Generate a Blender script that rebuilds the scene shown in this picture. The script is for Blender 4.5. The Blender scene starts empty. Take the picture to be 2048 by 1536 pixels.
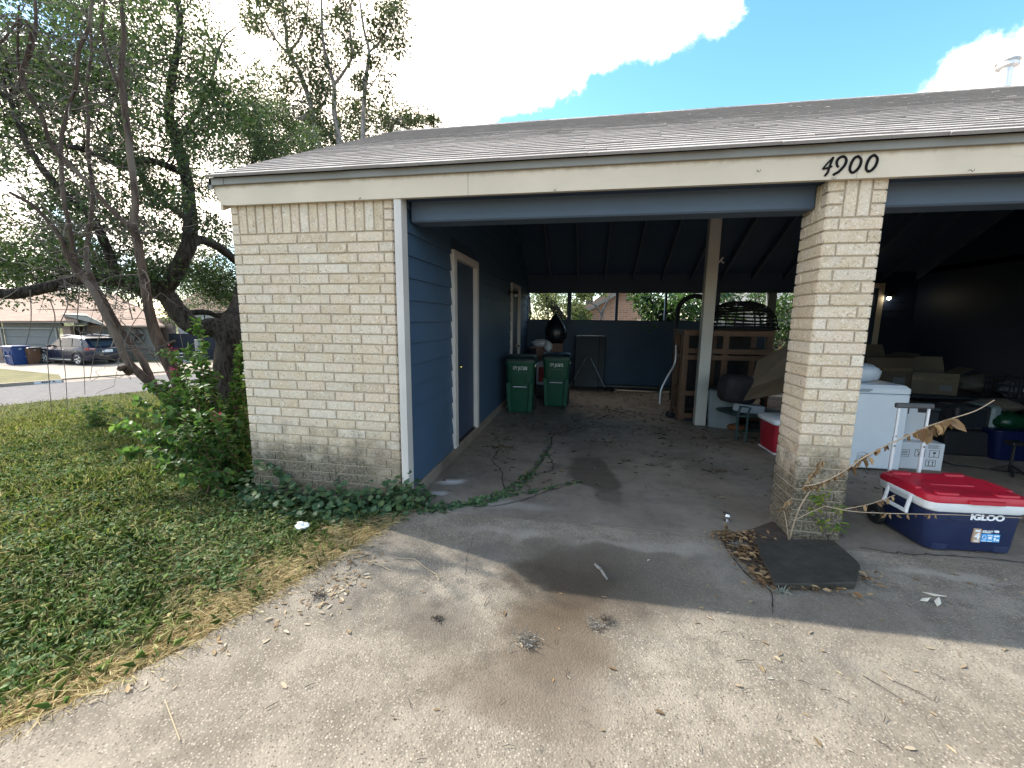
import bpy, math, random
import numpy as np
from mathutils import Vector, Matrix
random.seed(7); rng = np.random.default_rng(11)
SC = bpy.context.scene
COL = SC.collection
PI = math.pi
def rad(a): return math.radians(a)
# ---------------------------------------------------------------- survey of the place (camera pose solved from the brick courses)
CF = 837.274; CP, CYW, CR = 0.15203, 0.174883, 0.0098183
CAM = np.array([2.99028, -3.21839, 1.57735])
def _axes():
    cy, sy = math.cos(CYW), math.sin(CYW)
    f = np.array([-sy*math.cos(CP), cy*math.cos(CP), -math.sin(CP)])
    r = np.array([cy, sy, 0.]); u = np.cross(r, f)
    return math.cos(CR)*r+math.sin(CR)*u, -math.sin(CR)*r+math.cos(CR)*u, f
CRt, CUp, CFw = _axes()
def ray(px, py): return CRt*(px-1024)/CF+CUp*(768-py)/CF+CFw
def P(px, py, D): return CAM+D*ray(px, py)                   # point at depth D metres
def ON(px, py, ax, val):                                     # point on an axis plane
    i = 'xyz'.index(ax); d = ray(px, py); return CAM+d*((val-CAM[i])/d[i])
# ---------------------------------------------------------------- mesh helpers
class MB:
    def __init__(s): s.v = []; s.f = []; s.m = []; s.n = 0
    def add(s, vs, fs, m=0):
        n = len(s.v); s.v += [tuple(map(float, p)) for p in vs]
        s.f += [tuple(n+i for i in f) for f in fs]; s.m += [m]*len(fs)
    def quad(s, a, b, c, d, m=0): s.add([a, b, c, d], [(0, 1, 2, 3)], m)
    def box(s, x0, y0, z0, x1, y1, z1, m=0, bev=0.0):
        if x0 > x1: x0, x1 = x1, x0
        if y0 > y1: y0, y1 = y1, y0
        if z0 > z1: z0, z1 = z1, z0
        s.obox(((x0+x1)/2, (y0+y1)/2, (z0+z1)/2), (1, 0, 0), (0, 1, 0), (0, 0, 1), (x1-x0)/2, (y1-y0)/2, (z1-z0)/2, m, bev)
    def obox(s, c, X, Y, Z, hx, hy, hz, m=0, bev=0.0):
        c = np.array(c, float); X = np.array(X, float); Y = np.array(Y, float); Z = np.array(Z, float)
        b = min(bev, hx*.49, hy*.49, hz*.49)
        if b <= 0:
            vs = [c+X*hx*i+Y*hy*j+Z*hz*k for i in (-1, 1) for j in (-1, 1) for k in (-1, 1)]
            s.add(vs, [(0, 1, 3, 2), (4, 6, 7, 5), (0, 4, 5, 1), (2, 3, 7, 6), (0, 2, 6, 4), (1, 5, 7, 3)], m); return
        vs = []; idx = {}
        for i in (-1, 1):
            for j in (-1, 1):
                for k in (-1, 1):
                    for a in range(3):
                        h = [hx-b, hy-b, hz-b]; h[a] += b
                        idx[(i, j, k, a)] = len(vs); vs.append(c+X*h[0]*i+Y*h[1]*j+Z*h[2]*k)
        fs = []
        for a in range(3):
            o = [q for q in range(3) if q != a]
            for sg in (-1, 1):
                def key(p, q):
                    t = [0, 0, 0]; t[a] = sg; t[o[0]] = p; t[o[1]] = q; return (*t, a)
                f = [idx[key(-1, -1)], idx[key(1, -1)], idx[key(1, 1)], idx[key(-1, 1)]]
                par = sg*(1 if a != 1 else -1)
                fs.append(tuple(f if par > 0 else f[::-1]))
        for a in range(3):
            o = [q for q in range(3) if q != a]
            for p in (-1, 1):
                for q in (-1, 1):
                    def kk(e, ax):
                        t = [0, 0, 0]; t[a] = e; t[o[0]] = p; t[o[1]] = q; return idx[(*t, ax)]
                    fs.append((kk(-1, o[0]), kk(1, o[0]), kk(1, o[1]), kk(-1, o[1])))
        for i in (-1, 1):
            for j in (-1, 1):
                for k in (-1, 1): fs.append((idx[(i, j, k, 0)], idx[(i, j, k, 1)], idx[(i, j, k, 2)]))
        s.add(vs, fs, m)
    def bar(s, a, b, w, h=None, up=(0, 0, 1), m=0, bev=0.0):
        a = np.array(a, float); b = np.array(b, float); h = h or w
        d = b-a; L = np.linalg.norm(d); d = d/L
        u = np.array(up, float)
        if abs(d@u) > .95: u = np.array([1., 0, 0]) if abs(d[0]) < .9 else np.array([0, 1., 0])
        x = np.cross(d, u); x /= np.linalg.norm(x); u = np.cross(x, d)
        s.obox((a+b)/2, x, d, u, w/2, L/2, h/2, m, bev)
    def tube(s, pts, rr, n=8, m=0, cap=True, jit=0.0):
        pts = [np.array(p, float) for p in pts]
        if np.isscalar(rr): rr = [rr]*len(pts)
        vs = []; fs = []; ref = None
        for i, p in enumerate(pts):
            t = pts[min(i+1, len(pts)-1)]-pts[max(i-1, 0)]; t = t/(np.linalg.norm(t)+1e-9)
            if ref is None:
                ref = np.array([0, 0, 1.]) if abs(t[2]) < .9 else np.array([1., 0, 0])
            x = np.cross(t, ref); x /= (np.linalg.norm(x)+1e-9); y = np.cross(x, t); ref = y
            for k in range(n):
                a = 2*PI*k/n; r = rr[i]*(1+(random.uniform(-jit, jit) if jit else 0))
                vs.append(p+x*math.cos(a)*r+y*math.sin(a)*r)
        for i in range(len(pts)-1):
            for k in range(n):
                k2 = (k+1) % n
                fs.append((i*n+k, i*n+k2, (i+1)*n+k2, (i+1)*n+k))
        if cap:
            fs.append(tuple(range(n))[::-1]); e = (len(pts)-1)*n; fs.append(tuple(range(e, e+n)))
        s.add(vs, fs, m)
    def loft(s, rings, m=0, cap=True):
        n = len(rings[0]); vs = [p for r in rings for p in r]; fs = []
        for i in range(len(rings)-1):
            for k in range(n):
                k2 = (k+1) % n; fs.append((i*n+k, i*n+k2, (i+1)*n+k2, (i+1)*n+k))
        if cap:
            fs.append(tuple(range(n))[::-1]); e = (len(rings)-1)*n; fs.append(tuple(range(e, e+n)))
        s.add(vs, fs, m)
    def lathe(s, prof, c=(0, 0, 0), n=24, m=0, axis='z'):
        rings = []
        for r, h in prof:
            ring = []
            for k in range(n):
                a = 2*PI*k/n; q = (r*math.cos(a), r*math.sin(a), h)
                if axis == 'y': q = (q[0], q[2], -q[1])
                if axis == 'x': q = (q[2], q[0], q[1])
                ring.append((c[0]+q[0], c[1]+q[1], c[2]+q[2]))
            rings.append(ring)
        s.loft(rings, m)
    def prism(s, poly, a0, a1, axis='y', m=0):
        # poly in the other two axes (in order), extruded a0..a1
        def mk(p, a):
            return {'x': (a, p[0], p[1]), 'y': (p[0], a, p[1]), 'z': (p[0], p[1], a)}[axis]
        n = len(poly); vs = [mk(p, a0) for p in poly]+[mk(p, a1) for p in poly]
        fs = [tuple(range(n)), tuple(range(n, 2*n))[::-1]]+[(i, i+n, (i+1) % n+n, (i+1) % n) for i in range(n)]
        s.add(vs, fs, m)
    def sphere(s, c, r, nu=12, nv=8, m=0, jit=0.0, sq=(1, 1, 1)):
        vs = [(c[0], c[1], c[2]-r*sq[2])]; fs = []
        for i in range(1, nv):
            for k in range(nu):
                a = 2*PI*k/nu; b = -PI/2+PI*i/nv; q = r*(1+random.uniform(-jit, jit))
                vs.append((c[0]+q*sq[0]*math.cos(b)*math.cos(a), c[1]+q*sq[1]*math.cos(b)*math.sin(a), c[2]+q*sq[2]*math.sin(b)))
        vs.append((c[0], c[1], c[2]+r*sq[2])); T = len(vs)-1
        for k in range(nu):
            k2 = (k+1) % nu
            fs.append((0, 1+k2, 1+k)); fs.append((T, T-nu+k, T-nu+k2))
            for i in range(nv-2):
                o = 1+i*nu; fs.append((o+k, o+k2, o+nu+k2, o+nu+k))
        s.add(vs, fs, m)
    def build(s, name, mats, parent=None, smooth=False, xf=None, sharp=35):
        if not isinstance(mats, (list, tuple)): mats = [mats]
        me = bpy.data.meshes.new(name); me.from_pydata(s.v, [], s.f)
        for mt in mats: me.materials.append(mt)
        if len(mats) > 1: me.polygons.foreach_set('material_index', s.m)
        fixnormals(me)
        if smooth:
            me.polygons.foreach_set('use_smooth', [True]*len(me.polygons))
            try: me.set_sharp_from_angle(angle=rad(sharp))
            except Exception: pass
        me.update()
        o = bpy.data.objects.new(name, me); COL.objects.link(o)
        if parent is not None: o.parent = parent
        if xf is not None: o.matrix_local = xf
        return o
import bmesh
def fixnormals(me):
    bm = bmesh.new(); bm.from_mesh(me); bmesh.ops.recalc_face_normals(bm, faces=bm.faces); bm.to_mesh(me); bm.free()
def npmesh(name, V, F, mats, parent=None, mi=None):
    V = np.ascontiguousarray(V, dtype=np.float32).reshape(-1, 3); F = np.ascontiguousarray(F, dtype=np.int32)
    k = F.shape[1]; me = bpy.data.meshes.new(name)
    me.vertices.add(len(V)); me.vertices.foreach_set('co', V.ravel())
    me.loops.add(F.size); me.loops.foreach_set('vertex_index', F.ravel())
    me.polygons.add(len(F)); me.polygons.foreach_set('loop_start', np.arange(0, F.size, k, dtype=np.int32))
    if not isinstance(mats, (list, tuple)): mats = [mats]
    for mt in mats: me.materials.append(mt)
    if mi is not None: me.polygons.foreach_set('material_index', np.ascontiguousarray(mi, dtype=np.int32))
    me.update(calc_edges=True)
    o = bpy.data.objects.new(name, me); COL.objects.link(o)
    if parent is not None: o.parent = parent
    return o
def norm(a): return a/(np.linalg.norm(a, axis=-1, keepdims=True)+1e-9)
def leaf_arrays(C, A, N, L, W, fold=.25, shape=.45):
    """six-point folded leaves: C base, A length axis, N normal, L length, W width -> V,F"""
    A = norm(A); S = norm(np.cross(A, N)); N = np.cross(S, A); L = L[:, None]; W = W[:, None]
    b = C; t = C+A*L
    up = N*W*fold
    l1 = C+A*L*shape*.65-S*W*.5+up; l2 = C+A*L*(shape+.25)-S*W*.42+up
    r1 = C+A*L*shape*.65+S*W*.5+up; r2 = C+A*L*(shape+.25)+S*W*.42+up
    V = np.stack([b, r1, r2, t, l2, l1], 1).reshape(-1, 3)
    n = len(C); base = (np.arange(n)*6)[:, None]
    F = np.concatenate([base+np.array([0, 1, 2, 3]), base+np.array([0, 3, 4, 5])], 1).reshape(-1, 4)
    return V, F
def leaf4(C, A, N, L, W):
    A = norm(A); S = norm(np.cross(A, N)); L = L[:, None]; W = W[:, None]
    V = np.stack([C, C+A*L*.5+S*W*.5, C+A*L, C+A*L*.5-S*W*.5], 1).reshape(-1, 3)
    F = (np.arange(len(C))*4)[:, None]+np.arange(4)
    return V, F
def rdir(n, zmin=-1, zmax=1):
    z = rng.uniform(zmin, zmax, n); a = rng.uniform(0, 2*PI, n); q = np.sqrt(1-z*z)
    return np.stack([q*np.cos(a), q*np.sin(a), z], 1)
def smooth_path(pts, k=6):
    pts = [np.array(p, float) for p in pts]; out = []
    n = len(pts)
    for i in range(n-1):
        p0 = pts[max(i-1, 0)]; p1 = pts[i]; p2 = pts[i+1]; p3 = pts[min(i+2, n-1)]
        for j in range(k):
            t = j/k
            out.append(.5*((2*p1)+(-p0+p2)*t+(2*p0-5*p1+4*p2-p3)*t*t+(-p0+3*p1-3*p2+p3)*t**3))
    out.append(pts[-1]); return out
# ---------------------------------------------------------------- tagging
def tag(o, label=None, cat=None, group=None, kind=None):
    if label: o['label'] = label
    if cat: o['category'] = cat
    if group: o['group'] = group
    if kind: o['kind'] = kind
    return o
def thing(name, loc, label, cat, group=None, rz=0):
    o = bpy.data.objects.new(name, None); COL.objects.link(o); o.location = loc; o.rotation_euler = (0, 0, rz)
    o.empty_display_size = .1
    return tag(o, label, cat, group)
def struct(o, label=None, cat='ground'): return tag(o, label, cat if label else None, kind='structure')
def text_mesh(name, s, size, mt, parent=None, xf=None, ext=.0008, bold=0.0, shear=0.0, xs=1.0, align='CENTER'):
    cu = bpy.data.curves.new(name, 'FONT'); cu.body = s; cu.size = size; cu.extrude = ext; cu.offset = bold; cu.shear = shear
    cu.align_x = align; cu.align_y = 'CENTER'
    t = bpy.data.objects.new(name, cu); COL.objects.link(t)
    dg = bpy.context.evaluated_depsgraph_get(); me = bpy.data.meshes.new_from_object(t.evaluated_get(dg))
    bpy.data.objects.remove(t); bpy.data.curves.remove(cu)
    me.name = name; me.materials.clear(); me.materials.append(mt)
    if xs != 1.0:
        for v in me.vertices: v.co.x *= xs
    o = bpy.data.objects.new(name, me); COL.objects.link(o)
    if parent is not None: o.parent = parent
    if xf is not None: o.matrix_local = xf
    return o
def frame(o, x, z):   # matrix with local X=x, local Y=z(up on the face), local Z= x cross z
    x = Vector(x).normalized(); z = Vector(z).normalized(); n = x.cross(z)
    M = Matrix((x, z, n)).transposed().to_4x4(); M.translation = Vector(o); return M
# ---------------------------------------------------------------- materials
def new_mat(name):
    m = bpy.data.materials.new(name); m.use_nodes = True; nt = m.node_tree
    return m, nt, nt.nodes['Principled BSDF']
def N(nt, typ, **kw):
    n = nt.nodes.new(typ)
    for k, v in kw.items():
        if k.startswith('i_'): n.inputs[k[2:].replace('_', ' ')].default_value = v
        else: setattr(n, k, v)
    return n
def mixc(nt, fac, a, b, blend='MIX'):
    n = nt.nodes.new('ShaderNodeMix'); n.data_type = 'RGBA'; n.blend_type = blend
    for sock, val in ((n.inputs[0], fac), (n.inputs[6], a), (n.inputs[7], b)):
        if hasattr(val, 'is_output'): nt.links.new(val, sock)
        elif isinstance(val, (int, float)): sock.default_value = val
        else: sock.default_value = (*val, 1) if len(val) == 3 else val
    return n.outputs[2]
def math_(nt, op, a, b=None, c=None):
    n = nt.nodes.new('ShaderNodeMath'); n.operation = op
    for i, val in enumerate((a, b, c)):
        if val is None: continue
        if hasattr(val, 'is_output'): nt.links.new(val, n.inputs[i])
        else: n.inputs[i].default_value = val
    return n.outputs[0]
def ramp(nt, fac, lo, hi, a=0.0, b=1.0, smooth=True):
    n = nt.nodes.new('ShaderNodeMapRange'); n.interpolation_type = 'SMOOTHSTEP' if smooth else 'LINEAR'
    nt.links.new(fac, n.inputs[0]); n.inputs[1].default_value = lo; n.inputs[2].default_value = hi
    n.inputs[3].default_value = a; n.inputs[4].default_value = b
    return n.outputs[0]
def coord(nt, kind='Object', scale=None, rot=None):
    t = nt.nodes.new('ShaderNodeTexCoord'); o = t.outputs[kind]
    if scale is not None or rot is not None:
        mp = nt.nodes.new('ShaderNodeMapping'); nt.links.new(o, mp.inputs[0])
        if scale is not None: mp.inputs['Scale'].default_value = scale
        if rot is not None: mp.inputs['Rotation'].default_value = rot
        o = mp.outputs[0]
    return o
def noise(nt, vec, scale, detail=4, rough=.55, dist=0.0):
    n = nt.nodes.new('ShaderNodeTexNoise'); nt.links.new(vec, n.inputs['Vector'])
    n.inputs['Scale'].default_value = scale; n.inputs['Detail'].default_value = detail
    n.inputs['Roughness'].default_value = rough; n.inputs['Distortion'].default_value = dist
    return n.outputs['Fac']
def bumpn(nt, b, h, strength, dist=.01):
    n = nt.nodes.new('ShaderNodeBump'); n.inputs['Strength'].default_value = strength; n.inputs['Distance'].default_value = dist
    nt.links.new(h, n.inputs['Height']); nt.links.new(n.outputs[0], b.inputs['Normal']); return n
def island(nt):
    return nt.nodes.new('ShaderNodeNewGeometry').outputs['Random Per Island']
def sc(c, k): return tuple(min(1, x*k) for x in c)
def mat(name, col, rough=.6, var=.12, scale=6, bump=0.0, bscale=80, metal=0.0, isl=0.0, spec=.4, stretch=None, dirt=0.0):
    m, nt, b = new_mat(name); v = coord(nt, 'Object', stretch)
    n1 = noise(nt, v, scale, 5, .6)
    c = mixc(nt, ramp(nt, n1, .25, .75), sc(col, 1-var), sc(col, 1+var))
    if isl:
        hs = nt.nodes.new('ShaderNodeHueSaturation'); nt.links.new(c, hs.inputs['Color'])
        nt.links.new(ramp(nt, island(nt), 0, 1, 1-isl, 1+isl, False), hs.inputs['Value']); c = hs.outputs[0]
    if dirt:
        n2 = noise(nt, v, scale*2.7, 6, .7, .6)
        c = mixc(nt, ramp(nt, n2, .52, .72, 0, dirt), c, sc(col, .45))
    nt.links.new(c, b.inputs['Base Color'])
    nt.links.new(ramp(nt, noise(nt, v, scale*3, 3), .2, .8, max(.02, rough-.08), min(1, rough+.08)), b.inputs['Roughness'])
    b.inputs['Metallic'].default_value = metal; b.inputs['Specular IOR Level'].default_value = spec
    if bump: bumpn(nt, b, noise(nt, v, bscale, 6, .65), bump, .004)
    return m
def leafmat(name, cols, transl=.35, rough=.5, spec=.35, isl=.25):
    m, nt, b = new_mat(name)
    r = island(nt); cr = nt.nodes.new('ShaderNodeValToRGB'); nt.links.new(r, cr.inputs[0])
    e = cr.color_ramp.elements
    while len(e) < len(cols): e.new(.5)
    for i, c in enumerate(cols): e[i].position = i/(len(cols)-1); e[i].color = (*c, 1)
    n1 = noise(nt, coord(nt), 1.3, 2)
    c = mixc(nt, ramp(nt, n1, .3, .7), mixc(nt, .35, cr.outputs[0], (.02, .03, .008)), cr.outputs[0])
    nt.links.new(c, b.inputs['Base Color']); b.inputs['Roughness'].default_value = rough; b.inputs['Specular IOR Level'].default_value = spec
    tr = nt.nodes.new('ShaderNodeBsdfTranslucent')
    hs = nt.nodes.new('ShaderNodeHueSaturation'); nt.links.new(c, hs.inputs['Color']); hs.inputs['Hue'].default_value = .485
    hs.inputs['Value'].default_value = 1.6; hs.inputs['Saturation'].default_value = 1.1
    nt.links.new(hs.outputs[0], tr.inputs[0])
    mx = nt.nodes.new('ShaderNodeMixShader'); mx.inputs[0].default_value = transl
    nt.links.new(b.outputs[0], mx.inputs[1]); nt.links.new(tr.outputs[0], mx.inputs[2])
    nt.links.new(mx.outputs[0], nt.nodes['Material Output'].inputs[0]); return m
def glass(name, col=(.02, .025, .03), rough=.08):
    m, nt, b = new_mat(name); b.inputs['Base Color'].default_value = (*col, 1); b.inputs['Roughness'].default_value = rough
    b.inputs['Specular IOR Level'].default_value = .4; return m
def emis(name, col, s):
    m, nt, b = new_mat(name); b.inputs['Emission Color'].default_value = (*col, 1); b.inputs['Emission Strength'].default_value = s
    b.inputs['Base Color'].default_value = (*col, 1); return m

def brick_mat():
    m, nt, b = new_mat('cream_brick')
    v = coord(nt); r = island(nt)
    cr = nt.nodes.new('ShaderNodeValToRGB'); nt.links.new(r, cr.inputs[0]); e = cr.color_ramp.elements
    cols = [(.49, .395, .275), (.58, .475, .338), (.53, .432, .305), (.61, .52, .39), (.585, .465, .345), (.64, .57, .465), (.52, .43, .318)]
    while len(e) < len(cols): e.new(.5)
    for i, c in enumerate(cols): e[i].position = i/(len(cols)-1); e[i].color = (*c, 1)
    # per-brick offset so the scratches do not run across joints
    cx = nt.nodes.new('ShaderNodeCombineXYZ'); q = math_(nt, 'MULTIPLY', r, 37.0)
    for i in range(3): nt.links.new(q, cx.inputs[i])
    va = nt.nodes.new('ShaderNodeVectorMath'); nt.links.new(v, va.inputs[0]); nt.links.new(cx.outputs[0], va.inputs[1]); vv = va.outputs[0]
    scr = noise(nt, vv, 34, 5, .6, 2.2)
    fine = noise(nt, v, 210, 4, .7)
    blot = noise(nt, vv, 9, 4, .6)
    c = mixc(nt, ramp(nt, blot, .35, .7), cr.outputs[0], mixc(nt, .5, cr.outputs[0], (.57, .515, .44)))
    c = mixc(nt, ramp(nt, scr, .55, .62, 0, .85), c, (.70, .64, .55))
    c = mixc(nt, ramp(nt, scr, .43, .35, 0, .65), c, (.22, .17, .11))
    c = mixc(nt, ramp(nt, fine, .6, .75, 0, .35), c, (.27, .22, .16))
    # mildew staining that climbs from the ground with a ragged edge
    sp = nt.nodes.new('ShaderNodeSeparateXYZ'); nt.links.new(v, sp.inputs[0])
    edge = math_(nt, 'ADD', sp.outputs[2], math_(nt, 'MULTIPLY', math_(nt, 'SUBTRACT', noise(nt, v, 5, 5, .65), .5), .9))
    st = None
    xr = math_(nt, 'MAXIMUM', ramp(nt, sp.outputs[0], 1.35, 1.1, .75, 1.0), ramp(nt, sp.outputs[0], 3.0, 3.2, 0, 1))
    edge = math_(nt, 'ADD', edge, ramp(nt, sp.outputs[0], 3.0, 3.2, 0, -.12))
    st = ramp(nt, edge, .72, .24, 0, 1)
    st = math_(nt, 'MULTIPLY', math_(nt, 'MULTIPLY', st, xr), ramp(nt, noise(nt, v, 55, 5, .75), .30, .58, .55, 1.0))
    c = mixc(nt, st, c, (.085, .076, .056))
    nt.links.new(c, b.inputs['Base Color']); b.inputs['Roughness'].default_value = .92; b.inputs['Specular IOR Level'].default_value = .15
    h = math_(nt, 'ADD', math_(nt, 'MULTIPLY', scr, 1.0), math_(nt, 'MULTIPLY', fine, .35))
    bumpn(nt, b, h, .9, .008)
    return m
M_BRICK = brick_mat()
def mortar_mat():
    m, nt, b = new_mat('mortar'); v = coord(nt)
    c = mixc(nt, noise(nt, v, 40, 5), (.36, .30, .225), (.46, .39, .30))
    sp = nt.nodes.new('ShaderNodeSeparateXYZ'); nt.links.new(v, sp.inputs[0])
    edge = math_(nt, 'ADD', sp.outputs[2], math_(nt, 'MULTIPLY', math_(nt, 'SUBTRACT', noise(nt, v, 5, 5, .65), .5), .9))
    c = mixc(nt, ramp(nt, edge, .6, .1, 0, .5), c, (.15, .14, .11))
    nt.links.new(c, b.inputs['Base Color']); b.inputs['Roughness'].default_value = .95
    bumpn(nt, b, noise(nt, v, 300, 4), .5, .003); return m
M_MORTAR = mortar_mat()
def paint(name, col, rough=.55, grain=.25, axis='x', dirt=.15):
    st = {'x': (1.2, 12, 12), 'y': (12, 1.2, 12), 'z': (12, 12, 1.2)}[axis]
    m, nt, b = new_mat(name); v = coord(nt, 'Object', st); w = coord(nt)
    g = noise(nt, v, 5, 6, .65)
    c = mixc(nt, ramp(nt, noise(nt, w, 1.7, 4), .3, .7), sc(col, .93), sc(col, 1.06))
    c = mixc(nt, ramp(nt, noise(nt, w, 26, 6, .75, .5), .62, .8, 0, dirt), c, sc(col, .55))
    nt.links.new(c, b.inputs['Base Color']); b.inputs['Roughness'].default_value = rough; b.inputs['Specular IOR Level'].default_value = .3
    bumpn(nt, b, g, grain, .004); return m
M_CREAM = paint('cream_paint', (.53, .465, .37))
def stain_cream():
    m = M_CREAM.copy(); m.name = 'weathered_cream_fascia'; nt = m.node_tree; b = nt.nodes['Principled BSDF']
    src = b.inputs['Base Color'].links[0].from_socket; v = coord(nt); sp = nt.nodes.new('ShaderNodeSeparateXYZ'); nt.links.new(v, sp.inputs[0])
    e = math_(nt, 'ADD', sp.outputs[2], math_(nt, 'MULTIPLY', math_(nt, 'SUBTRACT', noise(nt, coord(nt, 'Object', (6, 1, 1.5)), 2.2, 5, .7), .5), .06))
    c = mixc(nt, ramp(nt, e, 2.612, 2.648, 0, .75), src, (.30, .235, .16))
    c = mixc(nt, ramp(nt, noise(nt, coord(nt, 'Object', (1, 1, 5)), 3, 5, .7), .55, .75, 0, .35), c, (.38, .345, .30))
    nt.links.new(c, b.inputs['Base Color']); return m
M_FASC = stain_cream()
M_WHITE = paint('white_trim_paint', (.50, .475, .45), axis='z', dirt=.1)
M_BLUE = paint('slate_blue_paint', (.046, .082, .135))
M_BEAM = paint('beam_grey_blue', (.072, .100, .140), dirt=.2)
M_BLUESHADE = paint('shaded_slate_blue_wall', (.010, .019, .042))  # slate blue copy darkened to paint the right bay's shade into its walls
M_BLUES = paint('slate_blue_siding', (.046, .085, .142), axis='y', grain=.15, dirt=.35)
M_BLUED = paint('slate_blue_door', (.034, .054, .092), axis='z', grain=.08)
M_POST = paint('tan_post_paint', (.46, .435, .385), axis='z')
M_DRIP = paint('grey_drip_paint', (.20, .20, .185))
M_CEIL = paint('dark_blue_deck', (.048, .080, .135), axis='y', grain=.15)
def shingle_mat():
    m, nt, b = new_mat('grey_shingle'); v = coord(nt)
    c = mixc(nt, island(nt), (.42, .385, .355), (.60, .56, .525))
    c = mixc(nt, ramp(nt, noise(nt, v, 300, 3, .8), .3, .6), (.24, .225, .22), c)
    c = mixc(nt, ramp(nt, noise(nt, v, .9, 4), .48, .72, 0, .5), c, (.25, .235, .225))
    c = mixc(nt, ramp(nt, noise(nt, coord(nt, 'Object', (3, .35, .35)), 2.0, 5, .7), .55, .72, 0, .35), c, (.20, .19, .18))
    nt.links.new(c, b.inputs['Base Color']); b.inputs['Roughness'].default_value = .95; b.inputs['Specular IOR Level'].default_value = .15
    bumpn(nt, b, noise(nt, v, 260, 3), .6, .003); return m
M_SHINGLE = shingle_mat()
M_BUTT = mat('asphalt_butt_edge', (.22, .205, .195), .9)
M_BLACK = mat('black_metal', (.012, .012, .013), .45, bump=.1)
M_BRASS = mat('brass', (.55, .42, .18), .25, metal=1, var=.05)
M_STEEL = mat('bare_steel', (.55, .56, .57), .35, metal=1, var=.08)
M_SILVER = mat('brushed_aluminium', (.62, .63, .64), .4, metal=.6, var=.06)
M_BARKO = None
def bark(name, c0, c1, scale=7, st=(1, 1, .22), bump=1.0, flake=None):
    m, nt, b = new_mat(name); v = coord(nt, 'Object', st)
    n1 = noise(nt, v, scale*2.5, 6, .65, .8); n2 = noise(nt, v, scale*.5, 4)
    c = mixc(nt, ramp(nt, n1, .35, .62), c0, c1)
    if flake: c = mixc(nt, ramp(nt, n2, .5, .6, 0, .9), c, flake)
    nt.links.new(c, b.inputs['Base Color']); b.inputs['Roughness'].default_value = .9; b.inputs['Specular IOR Level'].default_value = .15
    bumpn(nt, b, n1, bump, .03); return m
M_OAKBARK = bark('oak_bark', (.014, .011, .009), (.060, .051, .042), 9, (1, 1, .2))
M_MYRTLE = bark('crape_myrtle_bark', (.038, .027, .021), (.085, .062, .048), 6, (1, 1, .12), .6, (.13, .105, .085))
M_TWIG = mat('grey_twig_bark', (.105, .088, .075), .9, var=.3, scale=20)
M_OAKLEAF = leafmat('oak_leaves', [(.022, .044, .014), (.034, .066, .021), (.050, .09, .03), (.085, .125, .048)], .38, .45, .4)
M_MYRLEAF = leafmat('crape_myrtle_leaves', [(.035, .09, .022), (.06, .14, .034), (.095, .195, .05), (.18, .29, .08)], .45, .45, .35)
M_FARLEAF = leafmat('far_leaves', [(.026, .046, .016), (.045, .072, .026), (.07, .098, .036), (.11, .135, .05)], .3, .55)
M_MAGLEAF = leafmat('glossy_leaves', [(.020, .050, .014), (.05, .11, .03), (.10, .19, .06)], .3, .3, .6)
M_VINELEAF = leafmat('vine_leaves', [(.035, .08, .036), (.055, .12, .055), (.08, .155, .075), (.14, .19, .07)], .3, .5, .35)
M_DRYLEAF = leafmat('dry_leaves', [(.10, .055, .025), (.24, .14, .065), (.45, .32, .17), (.17, .10, .055)], .25, .7)
M_LITTER = leafmat('leaf_litter', [(.42, .36, .26), (.30, .22, .12), (.18, .11, .06), (.50, .46, .36), (.34, .20, .08)], .1, .75)
M_GRASS = leafmat('grass_blades', [(.07, .135, .042), (.125, .21, .07), (.21, .275, .11), (.44, .43, .25)], .4, .6, .2)
M_STRAW = leafmat('dry_grass', [(.30, .24, .11), (.45, .36, .18), (.58, .48, .28), (.24, .25, .085)], .3, .7)
M_COVER = leafmat('ground_cover', [(.05, .11, .038), (.085, .165, .056), (.145, .23, .088), (.28, .34, .17)], .4, .62, .18)
M_PINK = leafmat('pink_flowers', [(.45, .03, .10), (.60, .06, .16), (.7, .15, .25)], .3, .6)
# ================================================================ camera, sky, sun
cd = bpy.data.cameras.new('camera'); cam = bpy.data.objects.new('camera', cd); COL.objects.link(cam); SC.camera = cam
cd.sensor_fit = 'HORIZONTAL'; cd.sensor_width = 36; cd.lens = 36*CF/2048; cd.clip_start = .05; cd.clip_end = 3000
Mx = Matrix((Vector(CRt), Vector(CUp), Vector(-CFw))).transposed().to_4x4(); Mx.translation = Vector(CAM); cam.matrix_world = Mx
SUNV = np.array([-1.06, .312, 1.0]); SUNV /= np.linalg.norm(SUNV)
EL = math.asin(SUNV[2]); AZ = math.atan2(SUNV[0], SUNV[1])
sd = bpy.data.lights.new('sun', 'SUN'); sd.energy = 4.6; sd.angle = rad(.53); sd.color = (1, .945, .86)
sun = bpy.data.objects.new('sun', sd); COL.objects.link(sun); sun.rotation_euler = Vector(-SUNV).to_track_quat('-Z', 'Y').to_euler(); sun.location = (-10, 5, 20)
W = bpy.data.worlds.new('World'); SC.world = W; W.use_nodes = True; nt = W.node_tree
bg = nt.nodes['Background']; bg.inputs[1].default_value = .14
sky = nt.nodes.new('ShaderNodeTexSky'); sky.sky_type = 'NISHITA'; sky.sun_disc = False; sky.sun_elevation = EL; sky.sun_rotation = AZ
sky.altitude = 200; sky.air_density = 1.0; sky.dust_density = .4; sky.ozone_density = 1.6
tc = nt.nodes.new('ShaderNodeTexCoord'); dirv = tc.outputs['Generated']
cn = nt.nodes.new('ShaderNodeTexNoise'); nt.links.new(dirv, cn.inputs['Vector']); cn.inputs['Scale'].default_value = 11; cn.inputs['Detail'].default_value = 10; cn.inputs['Roughness'].default_value = .66
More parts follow.
